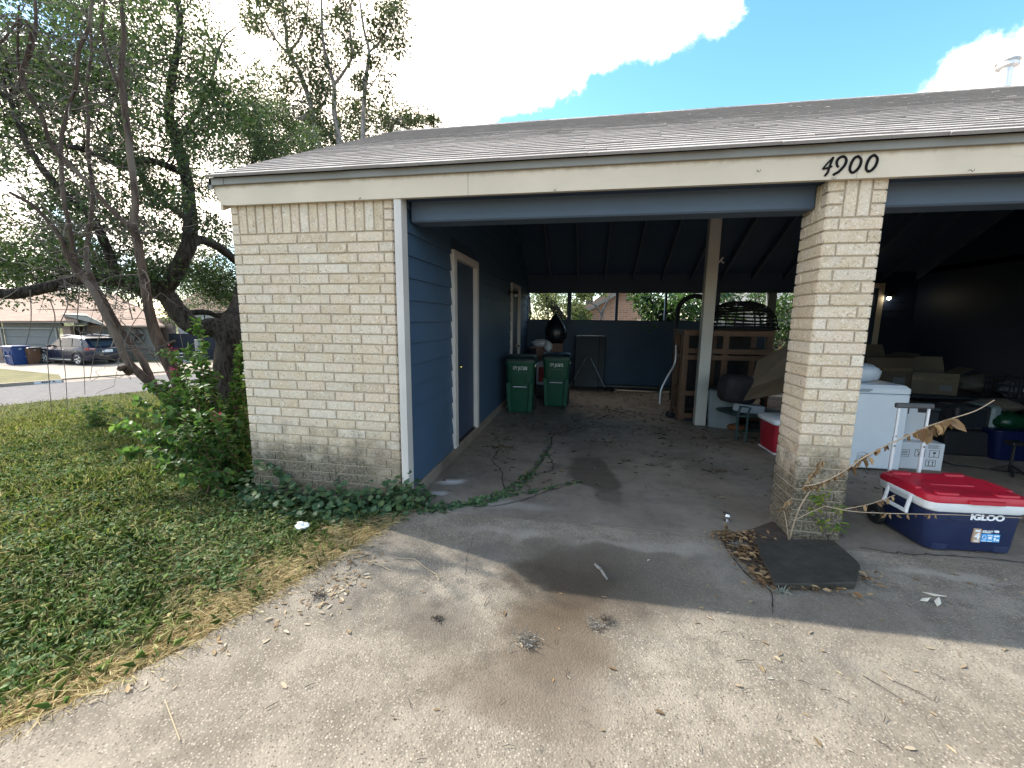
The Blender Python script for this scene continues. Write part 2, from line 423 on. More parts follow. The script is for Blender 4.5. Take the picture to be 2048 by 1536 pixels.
cn2 = nt.nodes.new('ShaderNodeTexNoise'); nt.links.new(dirv, cn2.inputs['Vector']); cn2.inputs['Scale'].default_value = 2.2; cn2.inputs['Detail'].default_value = 3
nz = math_(nt, 'ADD', math_(nt, 'MULTIPLY', math_(nt, 'SUBTRACT', cn.outputs['Fac'], .5), .85), math_(nt, 'MULTIPLY', math_(nt, 'SUBTRACT', cn2.outputs['Fac'], .5), .35))
# cumulus banks, given by the compass direction and angular size of each heap
clouds = [(300, 340, 9), (120, 250, 6), (420, 380, 5), (560, 90, 15), (760, 40, 10), (640, -60, 20), (900, 20, 9), (960, 10, 8), (1080, 20, 8), (1190, -10, 6.6), (1330, -50, 6.5), (1420, -10, 3.0), (1000, -200, 16), (1895, 192, 2.4), (1945, 165, 2.6), (1970, 180, 3.0), (2050, 185, 3.6), (2130, 190, 6), (2035, 95, .9), (2015, 100, .6),
          (400, -700, 20), (1400, -1100, 16)]
best = None
def dvec(px, py): d = ray(px, py); return d/np.linalg.norm(d)
for px, py, ad in clouds + [(-900, 200, 14), (-2500, 300, 30)]:
    d = dvec(px, py)
    vm = nt.nodes.new('ShaderNodeVectorMath'); vm.operation = 'DOT_PRODUCT'; nt.links.new(dirv, vm.inputs[0]); vm.inputs[1].default_value = tuple(d)
    ang = math_(nt, 'ARCCOSINE', math_(nt, 'MINIMUM', vm.outputs['Value'], .99999))
    s_ = math_(nt, 'DIVIDE', math_(nt, 'SUBTRACT', rad(ad), ang), rad(6.5))
    best = s_ if best is None else math_(nt, 'MAXIMUM', best, s_)
dens = math_(nt, 'ADD', best, nz)
msk = ramp(nt, dens, -.08, .22)
# behind-the-viewer and eastern sky carry clouds too
gen = ramp(nt, math_(nt, 'ADD', cn2.outputs['Fac'], math_(nt, 'MULTIPLY', cn.outputs['Fac'], .5)), .78, .92)
sx = nt.nodes.new('ShaderNodeSeparateXYZ'); nt.links.new(dirv, sx.inputs[0])
back = ramp(nt, sx.outputs[1], -.05, -.35)
msk = math_(nt, 'MAXIMUM', msk, math_(nt, 'MULTIPLY', gen, back))
hs = nt.nodes.new('ShaderNodeHueSaturation'); nt.links.new(sky.outputs[0], hs.inputs['Color']); hs.inputs['Saturation'].default_value = 1.2; hs.inputs['Value'].default_value = 1.6; hs.inputs['Hue'].default_value = .488
ccol = mixc(nt, ramp(nt, dens, .1, .9), (19., 17.2, 15.2), (24., 20.6, 17.2))
ccn = ccol.node; ccn.clamp_result = False
fin = mixc(nt, msk, hs.outputs[0], ccol); fin.node.clamp_result = False
nt.links.new(fin, bg.inputs[0])
SC.view_settings.view_transform = 'Standard'; SC.view_settings.look = 'None'; SC.view_settings.exposure = .86; SC.view_settings.gamma = 1
SC.cycles.max_bounces = 10; SC.cycles.diffuse_bounces = 6; SC.cycles.transmission_bounces = 6; SC.cycles.transparent_max_bounces = 8
SC.cycles.sample_clamp_indirect = 6
# ================================================================ ground
EDGE_Y = [-12, -8, -6, -4, -3, -2.201, -1.769, -1.025, -.707, -.136, -.08]
EDGE_X = [-12, -6.5, -3.6, -1.0, .12, .837, 1.11, 1.36, 1.46, 1.604, 1.62]
def edge_x(y): return np.interp(y, EDGE_Y, EDGE_X)
def sst(t): t = np.clip(t, 0, 1); return t*t*(3-2*t)
QN, QF = 17.7, 23.3
def ground_h(x, y):
    q = -.89*x+.45*y
    z = -.10-1.3*sst((q-1)/16.6)
    z = np.where(q > QF+1.6, -1.28+0*x, z)
    z = np.where((q > QN-.05) & (q <= QF+1.6), -1.47, z)
    dd = edge_x(y)-x
    k = (1-sst(dd/.8))*(y < .05)
    z = np.where((dd > -.0) & (dd < .8) & (y < .05), z+k*.062, z)
    z = np.where((dd <= 0) & (y < .05), -.16, z)
    z = np.where((x > -.02) & (y >= .05) & (y < 7.4) & (x < 14), -.2, z)
    return z
def axis(parts):
    return np.unique(np.round(np.concatenate([np.arange(a, b, s) for a, b, s in parts]), 4))
gx = axis([(-900, -60, 60), (-60, -26, 2), (-26, -6, .5), (-6, 2.2, .1), (2.2, 20, 1), (20, 60, 5), (60, 960, 60)])
gy = axis([(-300, -20, 40), (-20, -6, 1), (-6, 3, .1), (3, 26, .5), (26, 60, 2), (60, 1000, 60)])
X, Y = np.meshgrid(gx, gy, indexing='ij'); Z = ground_h(X, Y)
nearm = (np.abs(X+2) < 5) & (Y > -7) & (Y < 4)
Z = Z+np.where(nearm, (np.sin(X*3.1+Y*1.7)*np.sin(Y*2.3-X*.9))*.012, 0)
ny = len(gy); I = np.arange(len(gx)*ny).reshape(len(gx), ny)
F = np.stack([I[:-1, :-1], I[1:, :-1], I[1:, 1:], I[:-1, 1:]], -1).reshape(-1, 4)
def lawn_mat():
    m, nt, b = new_mat('lawn_soil'); v = coord(nt)
    n1 = noise(nt, v, .35, 4); n2 = noise(nt, v, 9, 6, .7); n3 = noise(nt, v, 60, 5, .75)
    c = mixc(nt, ramp(nt, n1, .35, .65), (.050, .080, .028), (.090, .120, .048))
    c = mixc(nt, ramp(nt, n2, .42, .62), c, (.085, .066, .040))
    c = mixc(nt, ramp(nt, n3, .4, .6, 0, .6), c, (.045, .055, .02))
    # bare clay beside the drive
    sp = nt.nodes.new('ShaderNodeSeparateXYZ'); nt.links.new(v, sp.inputs[0])
    a = math_(nt, 'ADD', sp.outputs[0], math_(nt, 'MULTIPLY', sp.outputs[1], -.55))
    e = math_(nt, 'ADD', math_(nt, 'SUBTRACT', a, 1.75), math_(nt, 'MULTIPLY', math_(nt, 'SUBTRACT', n2, .5), .9))
    c = mixc(nt, ramp(nt, e, -.35, .15, 0, .9), c, (.23, .145, .085))
    nt.links.new(c, b.inputs['Base Color']); b.inputs['Roughness'].default_value = 1; b.inputs['Specular IOR Level'].default_value = .05
    bumpn(nt, b, n3, .8, .02); return m
M_LAWN = lawn_mat()
g = npmesh('ground', np.stack([X, Y, Z], -1).reshape(-1, 3), F, M_LAWN); struct(g)
def blob(nt, v, c, r, rot=0.0, warp=.12, ws=4.0, inner=.35):
    wn = nt.nodes.new('ShaderNodeTexNoise'); nt.links.new(v, wn.inputs['Vector']); wn.inputs['Scale'].default_value = ws; wn.inputs['Detail'].default_value = 5
    o = nt.nodes.new('ShaderNodeVectorMath'); o.operation = 'MULTIPLY_ADD'; nt.links.new(wn.outputs['Color'], o.inputs[0]); o.inputs[1].default_value = (warp*2,)*3; nt.links.new(v, o.inputs[2])
    mp = nt.nodes.new('ShaderNodeMapping'); mp.vector_type = 'TEXTURE'; nt.links.new(o.outputs[0], mp.inputs[0])
    mp.inputs['Location'].default_value = (c[0]+warp, c[1]+warp, 0); mp.inputs['Rotation'].default_value = (0, 0, rot); mp.inputs['Scale'].default_value = (r[0], r[1], 1e4)
    ln = nt.nodes.new('ShaderNodeVectorMath'); ln.operation = 'LENGTH'; nt.links.new(mp.outputs[0], ln.inputs[0])
    return ramp(nt, ln.outputs['Value'], 1.0, inner)
def g0(px, py, z=0): return ON(px, py, 'z', z)
def concrete_drive():
    m, nt, b = new_mat('aggregate_concrete'); v = coord(nt)
    big = noise(nt, v, 1.1, 5, .6); mid = noise(nt, v, 6, 6, .7); fin = noise(nt, v, 150, 4, .7)
    c = mixc(nt, ramp(nt, big, .35, .65), (.186, .162, .126), (.298, .263, .208))
    c = mixc(nt, ramp(nt, mid, .40, .66, 0, .72), c, (.145, .125, .098))
    vo = nt.nodes.new('ShaderNodeTexVoronoi'); nt.links.new(v, vo.inputs['Vector']); vo.inputs['Scale'].default_value = 105
    vc = nt.nodes.new('ShaderNodeSeparateColor'); nt.links.new(vo.outputs['Color'], vc.inputs[0])
    disc = ramp(nt, vo.outputs['Distance'], .50, .30)
    c = mixc(nt, math_(nt, 'MULTIPLY', disc, ramp(nt, vc.outputs[0], .45, .8)), c, (.37, .32, .255))
    c = mixc(nt, math_(nt, 'MULTIPLY', disc, ramp(nt, vc.outputs[1], .70, .9)), c, (.12, .095, .072))
    vo2 = nt.nodes.new('ShaderNodeTexVoronoi'); nt.links.new(v, vo2.inputs['Vector']); vo2.inputs['Scale'].default_value = 60
    vc2 = nt.nodes.new('ShaderNodeSeparateColor'); nt.links.new(vo2.outputs['Color'], vc2.inputs[0])
    c = mixc(nt, math_(nt, 'MULTIPLY', ramp(nt, vo2.outputs['Distance'], .32, .16), ramp(nt, vc2.outputs[0], .84, .94)), c, (.44, .39, .32))
    c = mixc(nt, ramp(nt, fin, .35, .65, 0, .5), c, mixc(nt, .5, c, (.10, .09, .075)))
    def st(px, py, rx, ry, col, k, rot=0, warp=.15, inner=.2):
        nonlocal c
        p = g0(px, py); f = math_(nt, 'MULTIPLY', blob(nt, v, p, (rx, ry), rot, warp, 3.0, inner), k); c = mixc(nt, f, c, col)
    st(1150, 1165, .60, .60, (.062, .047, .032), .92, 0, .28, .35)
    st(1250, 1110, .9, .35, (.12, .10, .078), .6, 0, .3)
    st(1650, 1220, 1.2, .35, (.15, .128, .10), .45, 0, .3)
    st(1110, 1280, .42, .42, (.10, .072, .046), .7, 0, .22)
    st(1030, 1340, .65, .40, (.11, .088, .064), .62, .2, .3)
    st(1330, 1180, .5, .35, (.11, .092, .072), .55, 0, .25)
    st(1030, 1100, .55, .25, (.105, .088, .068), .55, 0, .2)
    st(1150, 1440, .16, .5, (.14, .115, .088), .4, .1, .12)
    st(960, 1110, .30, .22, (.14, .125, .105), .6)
    st(870, 1240, .36, .28, (.10, .084, .066), .7)  # soft tree shadow painted into the concrete colour
    st(1010, 1400, .30, .17, (.13, .105, .08), .55)  # another tree-shadow blotch painted into the concrete
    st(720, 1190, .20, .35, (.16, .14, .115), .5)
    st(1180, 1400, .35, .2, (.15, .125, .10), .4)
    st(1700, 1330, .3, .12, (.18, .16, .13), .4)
    st(1300, 1092, .9, .10, (.42, .38, .32), .35, .03, .25)
    st(1000, 1065, .5, .10, (.40, .36, .30), .3, .0, .2)
    st(1900, 1150, .5, .09, (.44, .41, .36), .4, -.1, .22)
    st(1450, 1130, .3, .3, (.19, .175, .15), .4)
    nt.links.new(c, b.inputs['Base Color']); b.inputs['Roughness'].default_value = .93; b.inputs['Specular IOR Level'].default_value = .18
    h = math_(nt, 'ADD', math_(nt, 'MULTIPLY', vo.outputs['Distance'], -.8), math_(nt, 'MULTIPLY', fin, .8))
    bumpn(nt, b, h, .6, .006); return m
def concrete_floor():
    m, nt, b = new_mat('carport_concrete'); v = coord(nt)
    big = noise(nt, v, .9, 5, .6); mid = noise(nt, v, 5, 7, .7); fin = noise(nt, v, 90, 5, .75)
    c = mixc(nt, ramp(nt, big, .35, .65), (.150, .128, .102), (.225, .197, .162))
    c = mixc(nt, ramp(nt, mid, .45, .7, 0, .5), c, (.088, .078, .066))
    c = mixc(nt, ramp(nt, fin, .62, .72, 0, .6), c, (.38, .36, .32))
    c = mixc(nt, ramp(nt, fin, .36, .26, 0, .5), c, (.08, .07, .06))
    def st(px, py, rx, ry, col, k, rot=0, warp=.12, inner=.3):
        nonlocal c
        p = g0(px, py); f = math_(nt, 'MULTIPLY', blob(nt, v, p, (rx, ry), rot, warp, 3.5, inner), k); c = mixc(nt, f, c, col)
    st(1185, 945, .28, .55, (.070, .058, .046), .85, .2, .14, .75)
    st(1220, 990, .16, .22, (.080, .066, .052), .7, .2, .1, .6)
    st(1110, 935, .12, .25, (.075, .065, .052), .6, -.3, .08)
    st(905, 962, .20, .10, (.62, .62, .62), .85, .5, .12, .1)
    st(880, 985, .12, .07, (.55, .55, .55), .6, .3, .08)
    st(880, 935, .14, .25, (.09, .085, .075), .6)
    st(1020, 1010, .5, .12, (.30, .285, .26), .5)
    st(1300, 1000, .8, .12, (.12, .108, .095), .4)
    nt.links.new(c, b.inputs['Base Color'])
    nt.links.new(ramp(nt, mid, .3, .7, .6, .9), b.inputs['Roughness']); b.inputs['Specular IOR Level'].default_value = .3
    bumpn(nt, b, math_(nt, 'ADD', fin, mid), .35, .004); return m
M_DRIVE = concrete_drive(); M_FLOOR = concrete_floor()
# driveway slab with a slightly ragged edge
ed = []
for y in np.concatenate([np.arange(-12, -4, .4), np.arange(-4, -.1, .05)]):
    ed.append((float(edge_x(y))+random.uniform(-.012, .012), float(y)))
ed.append((1.615, -.098))
poly = ed+[(14, -.098), (14, -12)]
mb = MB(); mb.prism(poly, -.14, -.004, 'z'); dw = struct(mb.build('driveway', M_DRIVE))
mb = MB(); mb.box(1.462, -.086, -.14, 14, 7.45, 0.0); fl = struct(mb.build('carport_floor', M_FLOOR))
# cracks running over the floor slab
M_CRACK = mat('crack_dirt', (.035, .030, .024), .95, bump=.3)
def ribbon(mb, pts, w, z):
    pts = [np.array(p, float) for p in pts]
    for i in range(len(pts)-1):
        a, b = pts[i], pts[i+1]; d = b-a; n = np.array([-d[1], d[0]]); n = n/(np.linalg.norm(n)+1e-9)
        w0 = w*(.5+random.random()*.8); w1 = w*(.5+random.random()*.8)
        mb.quad((*(a-n*w0), z), (*(a+n*w0), z), (*(b+n*w1), z), (*(b-n*w1), z))
CRK = [[(840, 1020), (930, 1008), (1010, 985), (1060, 950), (1100, 895), (1110, 870), (1180, 850)], [(1010, 985), (1000, 940), (985, 920), (1000, 890), (985, 868)],
       [(1060, 950), (1105, 940), (1100, 915), (1085, 900)], [(950, 1015), (1030, 1005), (1090, 985), (1150, 965)], [(1110, 870), (1085, 850)]]
mb = MB()
for k, c in enumerate(CRK):
    pts = smooth_path([g0(*p)[:2] for p in c], 8)
    pts = [p+rng.normal(0, .008, 2) for p in pts]
    ribbon(mb, pts, .006 if k else .009, .004)
mb.build('floor_crack', M_CRACK, fl)
mb = MB(); ribbon(mb, smooth_path([g0(*p)[:2] for p in [(1440, 1075), (1462, 1110), (1500, 1155), (1540, 1180), (1545, 1215)]], 6), .004, .002)
ribbon(mb, [p+rng.normal(0, .006, 2) for p in smooth_path([g0(*p)[:2] for p in [(1720, 1095), (1800, 1107), (1900, 1112), (2047, 1125)]], 10)], .006, .002)
ribbon(mb, [p+rng.normal(0, .004, 2) for p in smooth_path([g0(*p)[:2] for p in [(948, 1070), (935, 1110), (930, 1150)]], 10)], .0014, .002)
mb.build('driveway_crack', M_CRACK, dw)
# rear concrete step strip at the foot of the back wall
mb = MB(); mb.box(1.56, 6.95, .002, 5.6, 7.14, .05, bev=.01); struct(mb.build('concrete_step', M_FLOOR))
# mulch patch beside the pillar
mb = MB(); pl = [g0(*p)[:2] for p in [(1440, 1078), (1500, 1062), (1545, 1045), (1590, 1085), (1640, 1100), (1600, 1165), (1545, 1175), (1500, 1140), (1462, 1105)]]
mb.prism([tuple(p) for p in pl], .001, .012, 'z'); struct(mb.build('soil_bed', mat('bed_soil', (.055, .042, .032), .95, .4, 18, .8, 60)))
# street
M_ASPH = mat('asphalt', (.088, .089, .092), .9, .14, 3, .5, 200, dirt=.3)
M_KERB = mat('kerb_concrete', (.30, .24, .19), .9, .15, 4, .3)
M_PAVE = mat('pale_paving', (.29, .245, .20), .9, .08, 2, .3)
M_FARGRASS = mat('far_lawn', (.11, .105, .038), 1, .35, 1.5, .8, 25)
RD = np.array([.45, .893]); RN = np.array([-.893, .45])
def rp(q, s): return RN*q+RD*s     # q across the street, s along it
def strip(mb, q0, q1, s0, s1, z0, z1=None, m=0):
    z1 = z0 if z1 is None else z1
    a, b, c, d = rp(q0, s0), rp(q0, s1), rp(q1, s1), rp(q1, s0)
    mb.quad((*a, z0), (*b, z0), (*c, z1), (*d, z1), m)
mb = MB(); strip(mb, QN-.1, QF, -80, 120, -1.4); struct(mb.build('street', M_ASPH))
# ================================================================ far side of the street
ZF = -1.28
RH = np.array([math.cos(CYW), math.sin(CYW), 0.]); FH = np.array([-math.sin(CYW), math.cos(CYW), 0.])
sA = float(g0(133, 763, ZF)[:2]@RD); sB = sA+13
def kerb(mb, s0, s1):
    a, b, c, d = rp(QF, s0), rp(QF, s1), rp(QF+.16, s1), rp(QF+.16, s0)
    mb.add([(*a, -1.45), (*b, -1.45), (*c, -1.45), (*d, -1.45), (*a, ZF+.01), (*b, ZF+.01), (*c, ZF+.01), (*d, ZF+.01)],
           [(0, 1, 5, 4), (4, 5, 6, 7), (1, 2, 6, 5), (3, 0, 4, 7), (2, 3, 7, 6)])
mb = MB(); kerb(mb, -80, sA); kerb(mb, sB, 120); kb = struct(mb.build('kerb', M_KERB))
M_WPAINT = mat('white_road_paint', (.7, .7, .68), .7)
sN = float(g0(96, 764, -1.35)[:2]@RD)
a = rp(QF-.004, sN)
mb = MB(); mb.obox((*a, -1.345), (*RD, 0), (*RN, 0), (0, 0, 1), .42, .003, .055); nb = mb.build('number_plate_paint', M_WPAINT, kb)
text_mesh('kerb_number', '4903 A', .10, M_BLACK, kb, frame((*(rp(QF-.009, sN)), -1.345), (*RD, 0), (0, 0, 1)), bold=.004, xs=1.5)
def sheet(name, pix, z, mt, kind='structure'):
    mb = MB(); mb.add([tuple(g0(px, py, z)) for px, py in pix], [tuple(range(len(pix)))])
    return struct(mb.build(name, mt)) if kind else mb.build(name, mt)
mb = MB(); strip(mb, QF+.16, QF+70, -80, 120, ZF+.004); struct(mb.build('far_lawn', M_FARGRASS))
mb = MB(); strip(mb, QF-.25, QF+.35, sA, sB, -1.396, ZF+.010); struct(mb.build('driveway_apron', M_PAVE))
fdp = [tuple(g0(px, py, ZF+.008)) for px, py in [(-400, 750), (-100, 742), (0, 737), (60, 743), (118, 749)]]+[(*rp(QF+.32, sA), ZF+.008), (*rp(QF+.32, sB), ZF+.008)]+[tuple(g0(px, py, ZF+.008)) for px, py in [(520, 722), (433, 722), (340, 724), (240, 725), (235, 715), (160, 714), (0, 716), (-400, 724)]]
mb = MB(); mb.add(fdp, [tuple(range(len(fdp)))]); struct(mb.build('far_driveway', M_PAVE))
# ---- ranch house opposite
M_SIDG = paint('grey_siding', (.13, .133, .12), axis='x', grain=.1)
M_SIDD = paint('dark_grey_trim', (.115, .115, .105), axis='x')
M_GDOOR = paint('grey_garage_door', (.155, .168, .172), axis='x', dirt=.05)
M_TRIMF = paint('pale_trim', (.24, .24, .225))
M_TANROOF = mat('tan_shingles', (.275, .195, .15), .95, .18, 1.2, .6, 30, stretch=(1, 3, 3))
def rubble():
    m, nt, b = new_mat('brown_brick'); v = coord(nt)
    br = nt.nodes.new('ShaderNodeTexBrick'); mp = nt.nodes.new('ShaderNodeMapping'); nt.links.new(v, mp.inputs[0]); mp.inputs['Rotation'].default_value = (rad(90), 0, 0)
    nt.links.new(mp.outputs[0], br.inputs['Vector']); br.inputs['Scale'].default_value = 4.5; br.inputs['Color1'].default_value = (.22, .13, .10, 1); br.inputs['Color2'].default_value = (.09, .07, .065, 1); br.inputs['Mortar'].default_value = (.28, .24, .21, 1); br.inputs['Mortar Size'].default_value = .025
    c = mixc(nt, ramp(nt, noise(nt, v, 3, 4), .4, .6, 0, .6), br.outputs[0], (.30, .22, .17))
    nt.links.new(c, b.inputs['Base Color']); b.inputs['Roughness'].default_value = .9; return m
M_RUB = rubble()
O = g0(60, 721, ZF)
class Face:
    """vertical plane facing the street, dy metres behind the garage front"""
    def __init__(s, O, X, Y): s.O = np.array(O); s.X = X; s.Y = Y; s.M = Matrix(((X[0], Y[0], 0, O[0]), (X[1], Y[1], 0, O[1]), (0, 0, 1, O[2]), (0, 0, 0, 1)))
    def q(s, px, py, dy=0.0):
        d = ray(px, py); t = ((s.O+s.Y*dy-CAM)@s.Y)/(d@s.Y); p = CAM+d*t-s.O
        return float(p@s.X), float(p[2])
    def sz(s, x0, y0, x1, y1, dy=0.0):
        a = s.q(x0, y0, dy); b = s.q(x1, y1, dy); return a[0], min(a[1], b[1]), b[0], max(a[1], b[1])
fc = Face(O, RH, FH)
ho = thing('ranch_house', O, 'ranch house across the street with tan hipped roof and grey garage door', 'house'); ho.rotation_euler = (0, 0, CYW)
def fbox(mb, x0, y0, x1, y1, dy, th=.2, m=0, z0=None):
    a, b, c, d = fc.sz(x0, y0, x1, y1, dy)
    if z0 is not None: b = z0
    mb.box(a, dy, b, c, dy+th, d, m)
for x0_, y0_, x1_ in ((-260, 640, 4), (124, 652, 147)):
    mb = MB(); fbox(mb, x0_, y0_, x1_, 700, 0, .2, 0, 0); mb.build('brick_pier', M_RUB, ho)
mb = MB(); fbox(mb, 4, 643, 124, 656.5, .02, .15); mb.build('door_header', M_SIDD, ho)
mb = MB(); fbox(mb, 170, 640, 208, 700, .9, .2, 0, 0); mb.build('stone_wall', M_RUB, ho)
mb = MB(); a, b, c, d = fc.sz(206, 651, 318, 700, 1.0)
z = 0
while z < d-.02:
    mb.box(a, 1.0-.01*0, z, c, 1.15, min(z+.2, d)-.012); mb.box(a, 1.012, z, c, 1.15, min(z+.2, d)); z += .2
mb.build('lap_siding_wall', M_SIDG, ho)
mb = MB(); a, b, c, d = fc.sz(304, 652, 308, 700, .97); mb.box(a, .97, 0, c, 1.0, d); mb.build('corner_trim', M_TRIMF, ho); mb = MB(); a, b, c, d = fc.sz(206, 655, 209.5, 700, .97); mb.box(a, .97, 0, c, 1.0, d); mb.build('corner_trim', M_TRIMF, ho)
mb = MB(); a, b, c, d = fc.sz(318, 640, 352, 700, 2.6); mb.box(a, 2.6, 0, c, 2.8, d); mb.build('side_wall', M_RUB, ho)
# garage door
a, b, c, d = fc.sz(6.5, 657.5, 120, 700, .12)
mb = MB(); z = 0; n = 4; hh = d/n
for k in range(n):
    mb.box(a, .12, k*hh+.012, c, .17, (k+1)*hh-.012, 0, .008)
    for j in range(2):
        mb.box(a+.05, .114, k*hh+.06+j*hh/2, c-.05, .12, k*hh+hh/2-.03+j*hh/2)
mb.box(a, .15, 0, c, .19, d)
gd = mb.build('garage_door', M_GDOOR, ho)
mb = MB(); mb.box(a-.10, -.02, 0, a, .10, d+.09); mb.box(c, -.02, 0, c+.10, .10, d+.09); mb.box(a, -.02, d, c, .10, d+.09); mb.build('door_frame', M_TRIMF, gd)
# entry porch
mb = MB(); fbox(mb, 147, 652, 172, 700, 1.3, .15, 0, 0); mb.build('porch_wall', mat('dark_porch_wall', (.06, .055, .05), .8), ho)  # dark-toned back wall of the porch
a, b, c, d = fc.sz(157, 657, 166, 700, 1.24); mb = MB(); mb.box(a, 1.24, .1, c, 1.29, d); 
for k in range(3):
    mb.box(a+.05, 1.225, .2+k*.62, c-.05, 1.24, .2+k*.62+.5)
dd = mb.build('front_door', mat('brown_door', (.09, .05, .035), .5), ho)
mb = MB(); fbox(mb, 168, 651, 173.5, 700, .5, .15, 0, 0); mb.build('porch_post', M_SIDG, ho); mb = MB(); fbox(mb, 141, 655, 144, 700, .3, .1, 0, 0); mb.build('porch_post', M_SIDG, ho)
# roofs
def froof(mb, pts, th=.12):
    # pts: (px,py,dy) corners -> local
    vs = [(fc.q(px, py, dy)[0], dy, fc.q(px, py, dy)[1]) for px, py, dy in pts]; n = len(vs)
    mb.add([(x, y, z) for x, y, z in vs]+[(x, y+.05, z-th) for x, y, z in vs], [tuple(range(n)), tuple(range(n, 2*n))[::-1]]+[(i, i+n, (i+1) % n+n, (i+1) % n) for i in range(n)])
mb = MB()
froof(mb, [(-300, 641.5, -.5), (155, 641.5, -.5), (128, 610, 2.5), (95, 583, 5.5), (-300, 583, 5.5)])
froof(mb, [(155, 643, -.5), (175, 637, 2.5), (122, 583, 5.5), (95, 583, 5.5), (128, 610, 2.5)])
froof(mb, [(180, 651, .5), (325, 651, .5), (300, 634, 2.2), (232, 588, 6.5), (100, 578, 6.5), (120, 600, 4.4)])
froof(mb, [(325, 651, .5), (338, 650, 6), (232, 588, 6.5), (300, 634, 2.2)])
mb.build('roof', M_TANROOF, ho)
mb = MB()
a, b, c, d = fc.sz(-300, 641.5, 156, 645, -.52); mb.box(a, -.54, b, c, -.49, d)
a, b, c, d = fc.sz(195, 651, 326, 653.5, .45); mb.box(a, .42, b, c, .47, d)
mb.build('fascia', M_TRIMF, ho)
mb = MB()   # slanted porch roof
froof(mb, [(124, 628, -.4), (173, 631, -.4), (208, 648.5, -.4), (208, 646, 1.2), (173, 628, 1.2), (124, 626, 1.2)], .1)
mb.build('porch_roof', M_TRIMF, ho)
mb = MB(); fbox(mb, 150, 633.5, 172, 642, -.1, .1); mb.build('porch_panel', M_SIDD, ho)
mb = MB(); fbox(mb, 147, 642, 175, 650.5, -.15, .1); mb.build('porch_beam', M_SIDG, ho)
# barn star on the siding wall
sx_, sz_ = fc.q(274, 672, .9)
st = thing('barn_star', (*(O[:2]+RH[:2]*sx_+FH[:2]*.93), O[2]+sz_), 'rust brown metal barn star in a ring hung on grey siding', 'star', rz=CYW)
mb = MB(); R = .50
vs = [(0, -.10, 0)]; 
for k in range(10):
    a = PI/2+k*PI/5; r = R*.95 if k % 2 == 0 else R*.40; vs.append((r*math.cos(a), 0, r*math.sin(a)))
vs.append((0, .02, 0)); mb.add(vs, [(0, 1+k, 1+(k+1) % 10) for k in range(10)]+[(11, 1+(k+1) % 10, 1+k) for k in range(10)]); mb.build('star', mat('rusty_metal', (.035, .024, .020), .6, .3), st)
mb = MB(); mb.tube([(R*math.cos(t), 0, R*math.sin(t)) for t in np.linspace(0, 2*PI, 33)], .02, 6); mb.build('ring', bpy.data.materials['rusty_metal'], st)
# ---- dark fence, white house, bins, chair, cabinet beyond
def far_thing(px, py, D, *a, **k):
    p = P(px, py, D); p[2] = ZF; return thing(a[0], p, a[1], a[2], rz=CYW, **k), p
def fq(px, py, p):    # local x,z on the plane through p facing the street
    d = ray(px, py); t = ((p-CAM)@FH)/(d@FH); w_ = CAM+d*t-p; return float(w_@RH), float(w_[2])
wh, p = far_thing(410, 690, 31, 'white_house', 'white lap sided house standing behind the dark fence', 'house')
M_WSID = paint('white_siding', (.62, .64, .66), axis='x', dirt=.05)
a = fq(352, 622, p); b = fq(560, 622, p); mb = MB(); z = 0
while z < a[1]: mb.box(a[0], 0, z, b[0], .2, z+.17); mb.box(a[0], .012, z+.17, b[0], .2, z+.2); z += .2
mb.build('wall', M_WSID, wh)
mb = MB(); c = fq(438, 622, p); mb.box(c[0]-.05, -.04, .3, c[0]+.05, 0, a[1]); c = fq(410, 640, p); mb.box(c[0]-.03, -.04, 1, c[0]+.03, 0, a[1]); mb.build('downpipe', M_BLACK, wh)
mb = MB(); mb.prism([(-.6, a[1]-.1), (3, a[1]+1.5), (3, a[1]+1.65), (-.6, a[1]+.05)], a[0]-.3, b[0]+.3, 'x'); mb.build('roof', M_TANROOF, wh)
fe, p = far_thing(390, 690, 28.5, 'board_fence', 'dark stained board fence beside the ranch house', 'fence')
a = fq(337, 667, p); b = fq(600, 667, p); mb = MB(); x = a[0]
while x < b[0]: mb.box(x, 0, 0, x+.135, .02, a[1]+random.uniform(-.01, .01)); x += .14
mb.build('board_panel', mat('dark_fence_boards', (.018, .022, .032), .9, .3, 5), fe)
x = a[0]
while x < b[0]:
    mb = MB(); mb.box(x, .02, 0, x+.09, .11, a[1]-.05); x += 2.4; mb.build('post', bpy.data.materials['dark_fence_boards'], fe)
cb, p = far_thing(393, 699, 27, 'utility_cabinet', 'grey utility cabinet in front of the dark fence', 'cabinet')
a = fq(387.5, 679, p); b = fq(398.5, 700, p); mb = MB(); mb.box(a[0], 0, 0, b[0], .5, a[1], 0, .03); mb.build('body', mat('grey_cabinet', (.20, .20, .20), .6), cb)
mb = MB(); mb.box(a[0]+.04, -.012, .12, b[0]-.04, 0, a[1]-.1, 0, .01); mb.build('door', mat('grey_cabinet_door', (.235, .235, .235), .6), cb)
